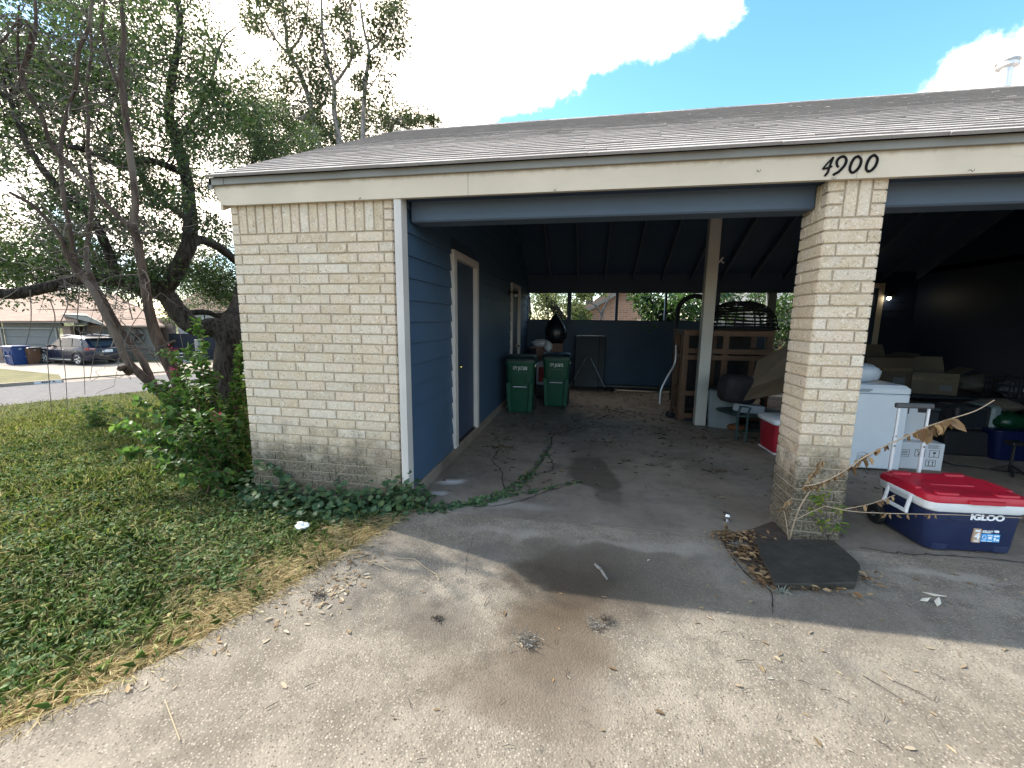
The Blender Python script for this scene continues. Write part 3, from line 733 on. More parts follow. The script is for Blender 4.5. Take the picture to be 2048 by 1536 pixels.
# ---- wheeled bins
def rrect(hx, hy, r, n=4):
    out = []
    for cx, cy, a0 in ((hx-r, hy-r, 0), (-hx+r, hy-r, PI/2), (-hx+r, -hy+r, PI), (hx-r, -hy+r, 1.5*PI)):
        for k in range(n+1): a = a0+k/n*PI/2; out.append((cx+r*math.cos(a), cy+r*math.sin(a)))
    return out
def rring(hx, hy, r, z, c=(0, 0), n=4): return [(c[0]+x, c[1]+y, z) for x, y in rrect(hx, hy, r, n)]
M_WHEEL = mat('black_rubber', (.015, .015, .015), .8, .2, 30)
def wheeled_bin(loc, rz, H, w, d, mbody, mlid, label, group=None, text=None):
    t = thing('wheeled_bin', loc, label, 'bin', group, rz)
    b = MB(); k = w/2; q = d/2
    b.loft([rring(k*.78, q*.74, .05, .02, (0, .02)), rring(k*.80, q*.78, .05, H*.1, (0, .01)), rring(k*.93, q*.94, .06, H*.80), rring(k*.97, q*.98, .06, H*.88), rring(k*1.02, q*1.03, .06, H*.885), rring(k*1.02, q*1.03, .06, H*.915)])
    # raised front corner ribs and foot
    for sx in (-1, 1): b.bar((sx*k*.66, -q*.80, .03), (sx*k*.78, -q*.965, H*.55), .07, .03, (0, 1, 0), 0, .012)
    bo = b.build('body', mbody, t, True)
    b = MB(); b.box(-k*.48, -q*.99, H*.50, k*.48, -q*.86, H*.515); b.box(-k*.5, -q*.99, H*.515, -k*.46, -q*.86, H*.70); b.box(k*.46, -q*.99, H*.515, k*.5, -q*.86, H*.70); b.box(-k*.5, -q*.99, H*.70, k*.5, -q*.9, H*.72)
    b.build('grip_recess', mbody, t)
    b = MB(); b.tube([(-k*.46, -q*.97, H*.475), (k*.46, -q*.97, H*.475)], .011, 8); b.build('lift_bar', M_SILVER, t)
    b = MB(); b.loft([rring(k*1.06, q*1.10, .07, H*.915, (0, -.01)), rring(k*1.06, q*1.10, .07, H*.945, (0, -.01)), rring(k*.98, q*1.0, .08, H*.985), rring(k*.6, q*.6, .08, H)])
    b.box(-k*.35, -q*1.17, H*.918, k*.35, -q*1.05, H*.935, 0, .006)
    b.build('lid', mlid, t, True)
    b = MB()
    for sx in (-1, 1): b.bar((sx*k*.75, q*1.0, H*.88), (sx*k*.75, q*1.25, H*.93), .04, .03)
    b.tube([(-k*.85, q*1.25, H*.93), (k*.85, q*1.25, H*.93)], .016, 8); b.build('handle', mlid, t)
    for sx in (-1, 1):
        b = MB(); b.lathe([(.02, -.03), (.12, -.03), (.13, -.02), (.13, .02), (.12, .03), (.02, .03)], (sx*k*.86, q*.82, .13), 20, 0, 'x'); b.build('wheel', M_WHEEL, t, True)
    b = MB(); b.box(k*.96, -q*.25, H*.80, k*1.0, q*.05, H*.83); b.bar((k*.98, -q*.25, H*.82), (k*.98, q*.1, H*.86), .02, .02); b.build('hook_bracket', M_SILVER, t)
    if text:
        text_mesh('stencil_text', text, .082, mat('stencil_white', (.62, .65, .62), .7) if 'stencil_white' not in bpy.data.materials else bpy.data.materials['stencil_white'], t,
                  frame((.0, -q*.963, H*.79), (1, 0, 0), (0, -.12, 1)), bold=.0008, xs=.62)
    return t
M_BINBLUE = mat('blue_bin_plastic', (.012, .045, .16), .45); M_BINBLUEL = mat('blue_bin_lid', (.010, .035, .13), .45)
M_BINBRN = mat('brown_bin_plastic', (.13, .07, .04), .5); M_BINDK = mat('dark_bin_lid', (.02, .028, .03), .5)
M_BINGRN = mat('green_bin_plastic', (.008, .062, .035), .45); M_BINGRNL = mat('dark_green_lid', (.010, .020, .024), .5)
p = g0(37, 729, ZF); wheeled_bin(p, CYW-.3, 1.12, .95, .8, M_BINBLUE, M_BINBLUEL, 'large blue wheeled bin in front of the grey garage door')
p = g0(68, 728, ZF); wheeled_bin(p, CYW-.2, 1.0, .56, .62, M_BINBRN, M_BINDK, 'brown wheeled bin between the big blue bin and the car')
p = g0(84, 726.5, ZF); wheeled_bin(p+FH*.9, CYW-.2, 1.02, .58, .64, mat('dark_teal_plastic', (.015, .035, .04), .5), M_BINDK, 'dark wheeled bin mostly hidden behind the front of the car')
p = g0(421, 702.5, ZF); wheeled_bin(p, CYW-.1, .95, .95, .8, mat('bright_blue_plastic', (.02, .05, .32), .4), mat('pale_lid', (.25, .33, .6), .4), 'bright blue wheeled bin by the dark fence, right of the grey cabinet')
# ---- garden chair
ch, p = far_thing(358, 709, 26, 'garden_chair', 'pale slatted garden chair on the far lawn', 'chair')
M_CHAIR = paint('pale_blue_grey_wood', (.27, .31, .31), axis='z')
ch.rotation_euler = (0, 0, CYW-.9)
for k in range(5):
    b = MB(); x = -.24+k*.12; b.bar((x, .22, .38), (x, .48, 1.05-.04*abs(k-2)), .095, .02, (0, -1, .3)); b.build('back_slat', M_CHAIR, ch)
b = MB()
for k in range(5): b.box(-.3, -.3+k*.105, .38, .3, -.21+k*.105, .40)
b.build('seat', M_CHAIR, ch)
for sx in (-1, 1):
    b = MB(); b.box(sx*.33-.05, -.34, .58, sx*.33+.05, .36, .61); b.build('armrest', M_CHAIR, ch)
    b = MB(); b.box(sx*.31-.03, -.32, 0, sx*.31+.03, -.24, .58); b.build('leg', M_CHAIR, ch)
    b = MB(); b.bar((sx*.29, -.3, .38), (sx*.29, .5, .02), .05, .09); b.build('leg', M_CHAIR, ch)
# ---- estate car
def make_car():
    pr = g0(161, 730.4, ZF); pf = g0(98, 729.8, ZF)
    hd = (pf-pr)/np.linalg.norm(pf-pr); WB = 2.75; s = np.linalg.norm(pf-pr)/WB
    hd = np.array([-.998, .07, 0]); hd /= np.linalg.norm(hd)
    lf = np.array([-hd[1], hd[0], 0])          # car's left side (towards us)
    base = pr-lf*.80+hd*WB/2
    t = thing('parked_car', base, 'dark navy estate car parked on the pale drive across the street', 'car', rz=math.atan2(hd[1], hd[0]))
    M_BODY = mat('navy_car_paint', (.006, .010, .028), .3, .05, 2, spec=.3); M_BODY.node_tree.nodes['Principled BSDF'].inputs['Coat Weight'].default_value = .25
    M_CLAD = mat('black_cladding', (.02, .02, .022), .6)
    M_GL = glass('car_glass', (.02, .028, .032), .08)
    # body cross-sections along x (front +): (x, half width, z bottom, z belt, roof z (or bonnet), roof half width)
    S = [(-2.38, .60, .42, .70, .72, .55), (-2.34, .78, .36, .92, .96, .72), (-2.20, .88, .30, .98, 1.05, .80), (-1.9, .91, .28, .99, 1.06, .84), (-1.0, .92, .26, .97, 1.03, .86), (0, .92, .26, .95, 1.01, .86),
         (.75, .92, .26, .94, 1.00, .84), (1.2, .91, .27, .92, .99, .78), (1.7, .90, .29, .86, .93, .74), (2.1, .86, .32, .78, .86, .70), (2.33, .72, .36, .66, .74, .6), (2.42, .5, .42, .58, .62, .45)]
    rings = []
    for x, hw, zb, zs, zt, tw in S:
        rings.append([(x, -hw*.93, zb), (x, -hw, zb+.10), (x, -hw, zs-.12), (x, -hw*.975, zs), (x, -tw, zt), (x, 0, zt+.025), (x, tw, zt), (x, hw*.975, zs), (x, hw, zs-.12), (x, hw, zb+.10), (x, hw*.93, zb)])
    b = MB(); b.loft(rings); b.build('body', M_BODY, t, True, sharp=40)
    # cabin
    Cc = [(-2.22, .70, 1.03, 1.05), (-1.95, .72, 1.03, 1.50), (-1.75, .70, 1.03, 1.60), (-.6, .70, 1.0, 1.665), (.15, .68, 1.0, 1.64), (.95, .62, .98, 1.10), (1.0, .6, .98, .99)]
    rings = []
    for x, hw, z0, z1 in Cc:
        k = (z1-z0)
        rings.append([(x, -.84, z0), (x, -.82+.02*k, z0+k*.25), (x, -hw-.02, z0+k*.85), (x, -hw*.85, z1), (x, 0, z1+.02), (x, hw*.85, z1), (x, hw+.02, z0+k*.85), (x, .82-.02*k, z0+k*.25), (x, .84, z0)])
    b = MB(); b.loft(rings); cabin = b.build('cabin', M_BODY, t, True, sharp=40)
    # glazing, standing a few mm proud of the cabin sides
    def side(poly, sy, nm):
        b = MB(); vs = []
        for x, z in poly:
            k = (z-1.02)/.62; y = .845-.135*k; vs.append((x, sy*y, z))
        vs2 = [(x, yy+sy*.012, z) for x, yy, z in vs]; n = len(vs); b.add(vs2, [tuple(range(n))]); b.add(vs+vs2, [(i, (i+1) % n, (i+1) % n+n, i+n) for i in range(n)])
        return b.build(nm, M_GL, t)
    for sy in (-1, 1):
        side([(.02, 1.07), (.72, 1.07), (.62, 1.13), (.12, 1.53), (.0, 1.55)], sy, 'front_window')
        side([(-.95, 1.08), (-.06, 1.07), (-.08, 1.55), (-.90, 1.55)], sy, 'rear_window')
        side([(-1.70, 1.12), (-1.02, 1.08), (-.98, 1.54), (-1.45, 1.50), (-1.68, 1.30)], sy, 'quarter_window')
        b = MB(); b.tube([(-1.85, sy*.73, 1.60), (-1.7, sy*.69, 1.68), (-.4, sy*.66, 1.74), (.15, sy*.66, 1.68)], .022, 6); b.build('roof_rail', M_SILVER, t)
        b = MB(); b.box(.62, sy*.86, 1.02, .80, sy*1.06, 1.16, 0, .03); b.build('wing_mirror', M_BODY, t, True)
        b = MB(); b.tube([(-1.72, sy*.865, 1.13), (-1.70, sy*.80, 1.33), (-1.45, sy*.755, 1.53), (-.9, sy*.742, 1.58), (.1, sy*.74, 1.57), (.7, sy*.86, 1.12)], .010, 5); b.build('window_trim', M_SILVER, t)
        for xx in (-.45, .55): b = MB(); b.box(xx, sy*.925, .88, xx+.2, sy*.955, .91, 0, .01); b.build('door_handle', M_SILVER, t)
        b = MB(); b.box(-1.0, sy*.90, .25, 1.05, sy*.935, .42, 0, .02)
        for xc in (-1.375, 1.375):
            pts = [(xc+.43*math.cos(a), sy*.915, .34+.43*math.sin(a)) for a in np.linspace(-.1, PI+.1, 14)]; b.tube(pts, .05, 6)
        b.build('wheel_arch_cladding', M_CLAD, t)
        b = MB(); b.box(-.98, sy*.93, .30, 1.0, sy*.942, .335); b.build('sill_strip', M_SILVER, t)
    # rear window, lights, plate, bumper
    b = MB(); b.add([(-2.235, -.60, 1.10), (-2.235, .60, 1.10), (-2.005, .60, 1.47), (-2.005, -.60, 1.47), (-2.26, -.62, 1.10), (-2.26, .62, 1.10), (-2.03, .60, 1.49), (-2.03, -.60, 1.49)], [(4, 5, 6, 7), (0, 1, 5, 4), (1, 2, 6, 5), (2, 3, 7, 6), (3, 0, 4, 7)]); b.build('rear_screen', M_GL, t)
    b = MB(); b.box(-2.22, -.66, 1.53, -1.78, .66, 1.575, 0, .015); b.build('roof_spoiler', M_BODY, t, True)
    M_TAIL = mat('red_tail_lamp', (.32, .012, .015), .2, spec=.7); M_TAILW = mat('clear_lamp', (.5, .42, .42), .2)
    for sy in (-1, 1):
        b = MB(); b.add([(-2.06, sy*.925, .90), (-2.06, sy*.915, 1.02), (-2.28, sy*.86, 1.03), (-2.30, sy*.86, .88), (-2.40, sy*.55, 1.0), (-2.41, sy*.55, .90)], [(0, 1, 2, 3), (3, 2, 4, 5)])
        tl = b.build('tail_light', M_TAIL, t); b = MB(); b.bar((-2.405, sy*.56, .97), (-2.32, sy*.8, .975), .05, .045, (0, 0, 1)); b.build('reverse_lamp', M_TAILW, tl)
        b = MB(); b.add([(2.05, sy*.875, .72), (2.05, sy*.86, .82), (2.30, sy*.72, .74), (2.34, sy*.70, .66), (2.40, sy*.52, .66), (2.38, sy*.52, .71)], [(0, 1, 2, 3), (3, 2, 5, 4)]); b.build('headlight', M_SILVER, t)
    b = MB(); b.box(-2.40, -.27, .74, -2.365, .27, .90, 0, .008); b.build('number_plate', mat('plate_white', (.7, .7, .7), .5), t)
    b = MB(); b.box(-2.44, -.80, .40, -2.30, .80, .56, 0, .03); b.box(-2.42, -.45, .36, -2.3, .45, .42, 0, .01); b.build('rear_bumper', M_CLAD, t, True)
    M_TYRE = M_WHEEL
    for xc in (-1.375, 1.375):
        for sy in (-1, 1):
            b = MB(); b.lathe([(.20, -.11), (.33, -.11), (.355, -.08), (.355, .08), (.33, .11), (.20, .11)], (xc, sy*.80, .355), 28, 0, 'y'); w = b.build('wheel', M_TYRE, t, True)
            b = MB(); b.lathe([(.0, .0), (.235, .0), (.235, .012), (.0, .012)], (xc, sy*.83, .355), 24, 0, 'y'); b.build('rim_back', M_CLAD, w)
            b = MB()
            for k in range(5):
                for dk in (-.14, .14):
                    a = 2*PI*k/5; b.bar((xc+.05*math.cos(a), sy*.90, .355+.05*math.sin(a)), (xc+.225*math.cos(a+dk), sy*.905, .355+.225*math.sin(a+dk)), .035, .025, (0, 1, 0))
            pts = [(xc+.232*math.cos(a), sy*.905, .355+.232*math.sin(a)) for a in np.linspace(0, 2*PI, 25)]; b.tube(pts, .014, 6)
            b.lathe([(.0, -.02), (.06, -.02), (.06, .02), (0, .02)], (xc, sy*.90, .355), 12, 0, 'y'); b.build('rim', M_SILVER, w)
make_car()
# ================================================================ the house with the carport
HZ = thing('carport_house', (0, 0, 0), 'cream brick house with open slate blue carport and grey shingle roof', 'house')
CO = .081768; ZS = 2.262                    # course height, underside of soldier course
def brick(mb, o, ux, un, a, b, z0, z1, dep=.09, j=.006, bv=.004):
    """one brick: face from a..b along ux, z0..z1, outward normal un"""
    ja = j*random.uniform(.85, 1.15); a += ja; b -= ja; z0 += ja; z1 -= ja
    ox = random.uniform(-.0015, .0015); o = np.array(o, float)+un*ox
    def p(x, z, d): return o+ux*x+np.array([0, 0, z])-un*d
    vs = [p(a, z0, dep), p(b, z0, dep), p(b, z1, dep), p(a, z1, dep), p(a, z0, bv), p(b, z0, bv), p(b, z1, bv), p(a, z1, bv),
          p(a+bv, z0+bv, 0), p(b-bv, z0+bv, 0), p(b-bv, z1-bv, 0), p(a+bv, z1-bv, 0)]
    fs = [(8, 9, 10, 11)]
    for i in range(4):
        k = (i+1) % 4; fs.append((4+i, 4+k, 8+k, 8+i)); fs.append((i, k, 4+k, 4+i))
    mb.add(vs, fs)
def courses(mb, o, ux, un, width, rows, n, soldier=None, dep=.09):
    o = np.array(o, float); ux = np.array(ux, float); un = np.array(un, float)
    for i in range(n):
        bd = rows[i % 2]
        for a, b in zip(bd[:-1], bd[1:]):
            brick(mb, o, ux, un, a, b, ZS-(i+1)*CO, ZS-i*CO, dep)
    if soldier:
        l, r, cnt = soldier
        for k in range(3):
            brick(mb, o, ux, un, 0, l, ZS+k*CO, ZS+(k+1)*CO, dep); brick(mb, o, ux, un, r, width, ZS+k*CO, ZS+(k+1)*CO, dep)
        w = (r-l)/cnt
        for k in range(cnt): brick(mb, o, ux, un, l+k*w, l+(k+1)*w, ZS, ZS+3*CO, dep)
RA = [0, .08, .343, .612, .88, 1.148, 1.377, 1.46]; RB = [0, .253, .521, .789, 1.057, 1.333, 1.46]
# left wall: front face, right return, long side
mb = MB()
courses(mb, (0, 0, 0), (1, 0, 0), (0, -1, 0), 1.46, (RA, RB), 27, (.078, 1.382, 16))
courses(mb, (1.46, 0, 0), (0, 1, 0), (1, 0, 0), .088, ([.001, .088], [.001, .088]), 27, None, .03)
for k in range(3): brick(mb, (1.46, 0, 0), np.array([0, 1, 0.]), np.array([1, 0, 0.]), .001, .088, ZS+k*CO, ZS+(k+1)*CO, .03)
L = 7.1; A_ = [0.001]+[.095+.267*k for k in range(27)]; B_ = [0.001]+[.228+.267*k for k in range(26)]
courses(mb, (0, L, 0), (0, -1, 0), (-1, 0, 0), L, ([L-x for x in A_][::-1], [L-x for x in B_][::-1]), 27, None, .05)
for k in range(86): brick(mb, (0, L, 0), np.array([0, -1, 0.]), np.array([-1, 0, 0.]), .1+k*.0813, .1+(k+1)*.0813, ZS, ZS+3*CO, .05)
bw = mb.build('brick_wall', M_BRICK, HZ)
mb = MB(); mb.box(.011, .011, .04, 1.449, .080, 2.55); mb.box(.011, .080, .04, .075, L, 2.55); mb.build('mortar', M_MORTAR, bw)
mb = MB(); mb.box(.035, .035, -.6, 1.50, .35, .048, 0, .01); mb.box(.035, .35, -.6, .3, L, .048); mb.build('footing', M_FLOOR, HZ)
# brick pillar
pf_A = [0, .086, .345]; pf_B = [0, .262, .345]; ps_A = [0, .248, .338]; ps_B = [0, .078, .338]
mb = MB(); X0, X1, DP = 4.514, 4.859, .338
courses(mb, (X0, 0, 0), (1, 0, 0), (0, -1, 0), .345, (pf_A, pf_B), 28, (.098, .257, 2), .06)
courses(mb, (X0, DP, 0), (0, -1, 0), (-1, 0, 0), DP, ([DP-x for x in ps_A][::-1], [DP-x for x in ps_B][::-1]), 28, (.098, .25, 2), .06)
courses(mb, (X1, 0, 0), (0, 1, 0), (1, 0, 0), DP, (ps_A, ps_B), 28, (.098, .25, 2), .06)
courses(mb, (X1, DP, 0), (-1, 0, 0), (0, 1, 0), .345, (pf_A, pf_B), 28, (.098, .257, 2), .06)
pil = mb.build('brick_pillar', M_BRICK, HZ)
mb = MB(); mb.box(X0+.011, .011, -.05, X1-.011, DP-.011, 2.55); mb.build('mortar', M_MORTAR, pil)
# unseen second pillar at the right end, placed to darken the bay
XR = 7.84
mb = MB(); courses(mb, (XR, 0, 0), (1, 0, 0), (0, -1, 0), .345, (pf_A, pf_B), 28, (.098, .257, 2), .06)
courses(mb, (XR, DP, 0), (0, -1, 0), (-1, 0, 0), DP, ([DP-x for x in ps_A][::-1], [DP-x for x in ps_B][::-1]), 28, (.098, .25, 2), .06)
p2 = mb.build('brick_pillar', M_BRICK, HZ)
mb = MB(); mb.box(XR+.011, .011, -.05, XR+.345, DP, 2.55); mb.build('mortar', M_MORTAR, p2)
# roof geometry
YE, ZE, YR = -.09, 2.705, 3.55; TA = .5; ZR = ZE+TA*(YR-YE); YB = 2*YR-YE
XL, XRR = -.115, 14.0
def zr(y): return ZE+TA*(y-YE) if y <= YR else ZR-TA*(y-YR)
# lap siding on the inner side wall (plane x = 1.53), clipped to the roof
def siding_boards(mb, x, y0, y1, z0, z1, holes, sgn=1, clip=None):
    z = z0; k = 0
    while z < z1:
        a, b = z, min(z+.1795, z1)
        segs = [(y0, y1)]
        if clip:
            yy = [y for y in np.arange(y0, y1+.001, .02) if clip(y) > (a+b)/2]
            if not yy: break
            segs = [(yy[0], yy[-1])]
        for h0, h1, hz in holes:
            if a < hz-.02:
                ns = []
                for s0, s1 in segs:
                    if h1 <= s0 or h0 >= s1: ns.append((s0, s1)); continue
                    if h0 > s0: ns.append((s0, h0))
                    if h1 < s1: ns.append((h1, s1))
                segs = ns
        for s0, s1 in segs:
            # beveled clapboard: proud at the bottom edge
            vs = []
            for y in (s0, s1): vs += [(x-.02*sgn, y, a), (x+.007*sgn, y, a), (x-.010*sgn, y, b+.002), (x-.02*sgn, y, b+.002)]
            mb.add(vs, [(0, 1, 2, 3), (7, 6, 5, 4), (0, 4, 5, 1), (1, 5, 6, 2), (2, 6, 7, 3), (3, 7, 4, 0)])
        z = b; k += 1
mb = MB(); siding_boards(mb, 1.53, .03, 7.15, .116, 4.4, [(1.223, 2.265, 2.315), (4.813, 5.835, 2.28)], 1, lambda y: zr(y)-.16)
sw = mb.build('side_wall', M_BLUES, HZ)
mb = MB(); mb.prism([(.09, .05), (7.15, .05), (7.15, zr(7.15)-.1), (YR, ZR-.15), (.09, zr(.09)-.1)], 1.40, 1.509, 'x'); mb.build('wall_core', M_BLUED, sw)
mb = MB(); mb.box(1.40, .03, -.1, 1.555, 7.2, .113, 0, .008); mb.build('concrete_curb', M_FLOOR, HZ)
mb = MB(); mb.prism([(1.488, -.036), (1.512, -.036), (1.545, -.03), (1.545, .075), (1.488, .075)], .115, 2.52, 'z'); mb.build('corner_trim', M_WHITE, HZ)
def side_door(y0, y1, z0, z1, knob_y, nm='side_door'):
    b = MB(); b.box(1.47, y0+.09, z0+.02, 1.512, y1-.09, z1-.09); d = b.build(nm, M_BLUED, HZ)
    b = MB(); b.box(1.50, y0-.012, z0, 1.566, y0+.085, z1); b.box(1.50, y1-.085, z0, 1.566, y1, z1); b.box(1.50, y0+.085, z1-.085, 1.566, y1-.085, z1); b.build('door_frame', M_WHITE, d)
    b = MB(); b.lathe([(.0, 0), (.033, 0), (.033, .006), (.012, .012), (.012, .035), (.024, .042), (.029, .056), (.022, .068), (0, .07)], (1.512, knob_y, 1.03), 16, 0, 'x'); b.build('knob', M_BRASS, d, True)
    return d
side_door(1.235, 2.265, .115, 2.315, 1.44); d2 = side_door(4.825, 5.835, .115, 2.28, 5.62)
mb = MB(); mb.box(1.51, 1.33, .116, 1.535, 2.18, .135); mb.build('threshold', M_BLACK, HZ)
# rear wall with openings, posts and header
mb = MB(); mb.box(1.53, 7.15, 0, 5.60, 7.24, 1.59); mb.box(5.60, 7.15, 0, 6.93, 7.24, 1.50)
for a, b in ((1.40, 1.545), (2.495, 2.59), (3.63, 3.695), (4.75, 4.80), (5.84, 5.94)): mb.box(a, 7.155, 1.59, b, 7.235, 2.23)
mb.box(1.53, 7.15, 2.23, 7.75, 7.24, 2.74); rw = mb.build('rear_wall', M_BLUE, HZ)
mb = MB(); mb.box(1.53, 7.12, 1.575, 5.6, 7.15, 1.592); mb.box(1.53, 7.13, 2.229, 7.7, 7.15, 2.25); mb.build('opening_trim', M_BLUED, rw)
mb = MB(); mb.box(6.935, 7.13, 0, 7.105, 7.26, 2.229); mb.build('rear_post', paint('green_grey_post', (.17, .19, .19), axis='z'), HZ)
# right bay back wall, lap siding, with a door and a lamp
mb = MB(); z = .05
while z < 3.0:
    vs = []
    for x in (7.75, 10.6):
        vs += [(x, 7.17, z), (x, 7.135, z), (x, 7.148, z+.19), (x, 7.17, z+.19)]
    mb.add(vs, [(3, 2, 1, 0), (4, 5, 6, 7), (0, 1, 5, 4), (1, 2, 6, 5), (2, 3, 7, 6), (3, 0, 4, 7)]); z += .1795
mb.box(7.75, 7.17, 0, 10.6, 7.24, 2.9); bwr = mb.build('back_wall', M_BLUESHADE, HZ)
mb = MB(); mb.box(8.2, 7.10, .03, 9.06, 7.134, 2.32); bd = mb.build('back_door', M_BLUED, HZ)
mb = MB(); mb.box(8.10, 7.085, .02, 8.2, 7.136, 2.42); mb.box(9.06, 7.085, .02, 9.165, 7.136, 2.42); mb.box(8.2, 7.085, 2.32, 9.06, 7.136, 2.42); mb.build('door_frame', M_CREAM, bd)
mb = MB(); mb.box(8.18, .02, 0, 9.95, .12, 2.55); mb.box(9.8, .1, 0, 9.95, 7.24, 2.7); mb.prism([(.0, 2.6), (YR, ZR-.12), (7.1, 2.6)], 9.8, 9.95, 'x'); mb.build('added_end_wall', M_BLUESHADE, HZ)  # unseen front and end walls added to keep the right bay dark
mb = MB(); mb.prism([(.0, 2.5), (YR, ZR-.10), (7.1, 2.5)], .02, .08, 'x'); mb.build('gable_wall', M_BLUES, HZ)
mb = MB(); mb.box(0.02, 7.1, -.3, 1.53, 7.2, 2.7); mb.build('store_back_wall', M_BLUE, HZ)
# beams
mb = MB(); mb.box(1.546, .144, 2.353, X0-.001, .345, 2.66, 0, .012); mb.build('front_beam', M_BEAM, HZ)
mb = MB(); mb.box(X1+.001, .144, 2.353, XR, .345, 2.66, 0, .012); mb.build('front_beam', M_BEAM, HZ)
mb = MB(); mb.box(.05, .0, 2.507, 13.9, .14, 2.54); mb.build('soffit', M_BLUED, HZ)
mb = MB(); mb.box(1.53, YR-.07, ZR-.42, 9.8, YR+.07, ZR-.14); mb.build('ridge_beam', M_CEIL, HZ)
mb = MB(); mb.box(4.672, 3.46, 0, 4.832, 3.60, ZR-.42, 0, .006); po = mb.build('centre_post', M_POST, HZ)
mb = MB(); c = ON(1439, 522, 'y', 3.45)   # wooden cord cleat nailed on the post
mb.bar(c+np.array([-.035, -.012, -.05]), c+np.array([.045, -.012, .05]), .02, .015, (0, 1, 0), 0, .003); mb.bar(c+np.array([.0, -.02, .01]), c+np.array([.055, -.02, -.035]), .018, .014, (0, 1, 0), 0, .003); mb.build('cord_cleat', M_WHITE, po)
# rafters and deck underside
M_RAFT = paint('rafter_paint', (.075, .098, .135), axis='y')
k = 0
for x in np.arange(2.09, 9.8, .64):
    mb = MB()
    for y0, y1 in ((.05, YR-.07), (YR+.07, 7.2)):
        za, zb = zr(y0)-.075, zr(y1)-.075
        mb.prism([(y0, za), (y1, zb), (y1, zb-.15), (y0, za-.15)], x-.02, x+.02, 'x')
    mb.build('rafter', M_RAFT, HZ)
mb = MB()
mb.prism([(YE+.03, zr(YE+.03)-.03), (YR, ZR-.03), (YB-.03, zr(YB-.03)-.03), (YB-.03, zr(YB-.03)-.07), (YR, ZR-.07), (YE+.03, zr(YE+.03)-.07)], XL+.05, XRR, 'x'); rf = mb.build('roof', M_CEIL, HZ)
# shingle courses
SL = math.hypot(1, TA); cs = 1/SL; sn = TA/SL
def shingle_side(mb, sgn):
    total = (YR-YE)*SL; e = .127; n = int(total/e)+1
    for i in range(n):
        s0 = i*e; s1 = min(s0+.30, total+.02)
        off = (i % 2)*.15+random.uniform(-.02, .02); x = XL-off-.005
        while x < XRR:
            w = .305; a = max(x+.0008, XL-.012); b = min(x+w-.0008, XRR)
            if b-a > .02:
                sag = random.uniform(-.004, .004); lf = random.uniform(0, .003)
                if random.random() < .02: lf += random.uniform(.001, .004)
                if i == 0: s00 = s0-.02+random.uniform(-.006, .006)
                else: s00 = s0+sag
                wav = .012*math.sin(x*.9+i*.2)+.007*math.sin(x*2.3+i*.7)
                def pt(s, h, xx):
                    y = YE+s*cs-h*sn; z = ZE+s*sn+h*cs
                    if sgn < 0: y = 2*YR-y
                    return (xx, y, z)
                s00 += wav*.35 if i else 0
                hb0 = -.004; ht0 = .015+lf; hb1 = -.009; ht1 = -.003
                tw = 0.0; nxt = 0.0
                mb.add([pt(s00, hb0, a), pt(s00+tw, hb0, b), pt(s00+tw, ht0+random.uniform(0, .0012), b), pt(s00, ht0, a), pt(s1, hb1, a), pt(s1, hb1, b), pt(s1, ht1, b), pt(s1, ht1, a)],
                       [(3, 2, 6, 7), (0, 3, 7, 4), (1, 5, 6, 2)])
                mb.f.append((len(mb.v)-8, len(mb.v)-7, len(mb.v)-6, len(mb.v)-5)); mb.m.append(1)
            x += w
mb = MB(); shingle_side(mb, 1); mb.build('shingles', [M_SHINGLE, M_BUTT], rf)
mb = MB(); mb.add([(XL, YR, ZR+.0), (XRR, YR, ZR), (XRR, YB, zr(YB)), (XL, YB, zr(YB)), (XL, YR, ZR-.028), (XRR, YR, ZR-.028), (XRR, YB, zr(YB)-.028), (XL, YB, zr(YB)-.028)], [(0, 1, 2, 3), (7, 6, 5, 4), (0, 3, 7, 4), (2, 6, 7, 3)]); mb.build('rear_shingles', M_SHINGLE, rf)
mb = MB(); x = XL-.01
while x < XRR:
    d = .15; h = .012
    mb.add([(x, YR-d, zr(YR-d)+h), (x+.2, YR-d, zr(YR-d)+h+.002), (x+.2, YR, ZR+h+.006), (x, YR, ZR+h+.004), (x, YR+d, zr(YR+d)+h), (x+.2, YR+d, zr(YR+d)+h)], [(0, 1, 2, 3), (3, 2, 5, 4)]); x += .148
mb.build('ridge_caps', M_SHINGLE, rf)
# drip board and fascia
mb = MB(); mb.box(XL+.02+.125, YE+.022, 2.645, XRR, YE+.045, 2.700, 0, .003); mb.box(XL+.005, YE+.020, 2.643, XL+.143, YE+.045, 2.699, 0, .003); mb.build('drip_board', M_DRIP, rf)
mb = MB(); mb.prism([(YE+.02, 2.70), (YR, ZR-.008), (YR, ZR-.10), (YE+.02, 2.61)], XL+.005, XL+.03, 'x'); mb.prism([(YB, zr(YB)), (YR, ZR-.008), (YR, ZR-.10), (YB, zr(YB)-.09)], XL+.005, XL+.03, 'x'); mb.build('rake_board', M_DRIP, rf)
FY = -.045
mb = MB()
mb.prism([(-.105, 2.648), (2.083, 2.648), (2.083, 2.489), (.03, 2.489), (-.035, 2.497)], FY, FY+.04, 'y')
mb.prism([(2.086, 2.648), (4.660, 2.648), (4.640, 2.489), (2.086, 2.489)], FY, FY+.04, 'y')
mb.prism([(4.662, 2.648), (XRR, 2.648), (XRR, 2.489), (4.642, 2.489)], FY-.0005, FY+.04, 'y')
fa = mb.build('fascia', M_FASC, HZ)
mb = MB(); mb.prism([(.0, 2.62), (YR, ZR-.10), (YR, ZR-.26), (.0, 2.46)], XL+.03, XL+.055, 'x'); mb.build('rake_fascia', M_CREAM, HZ)
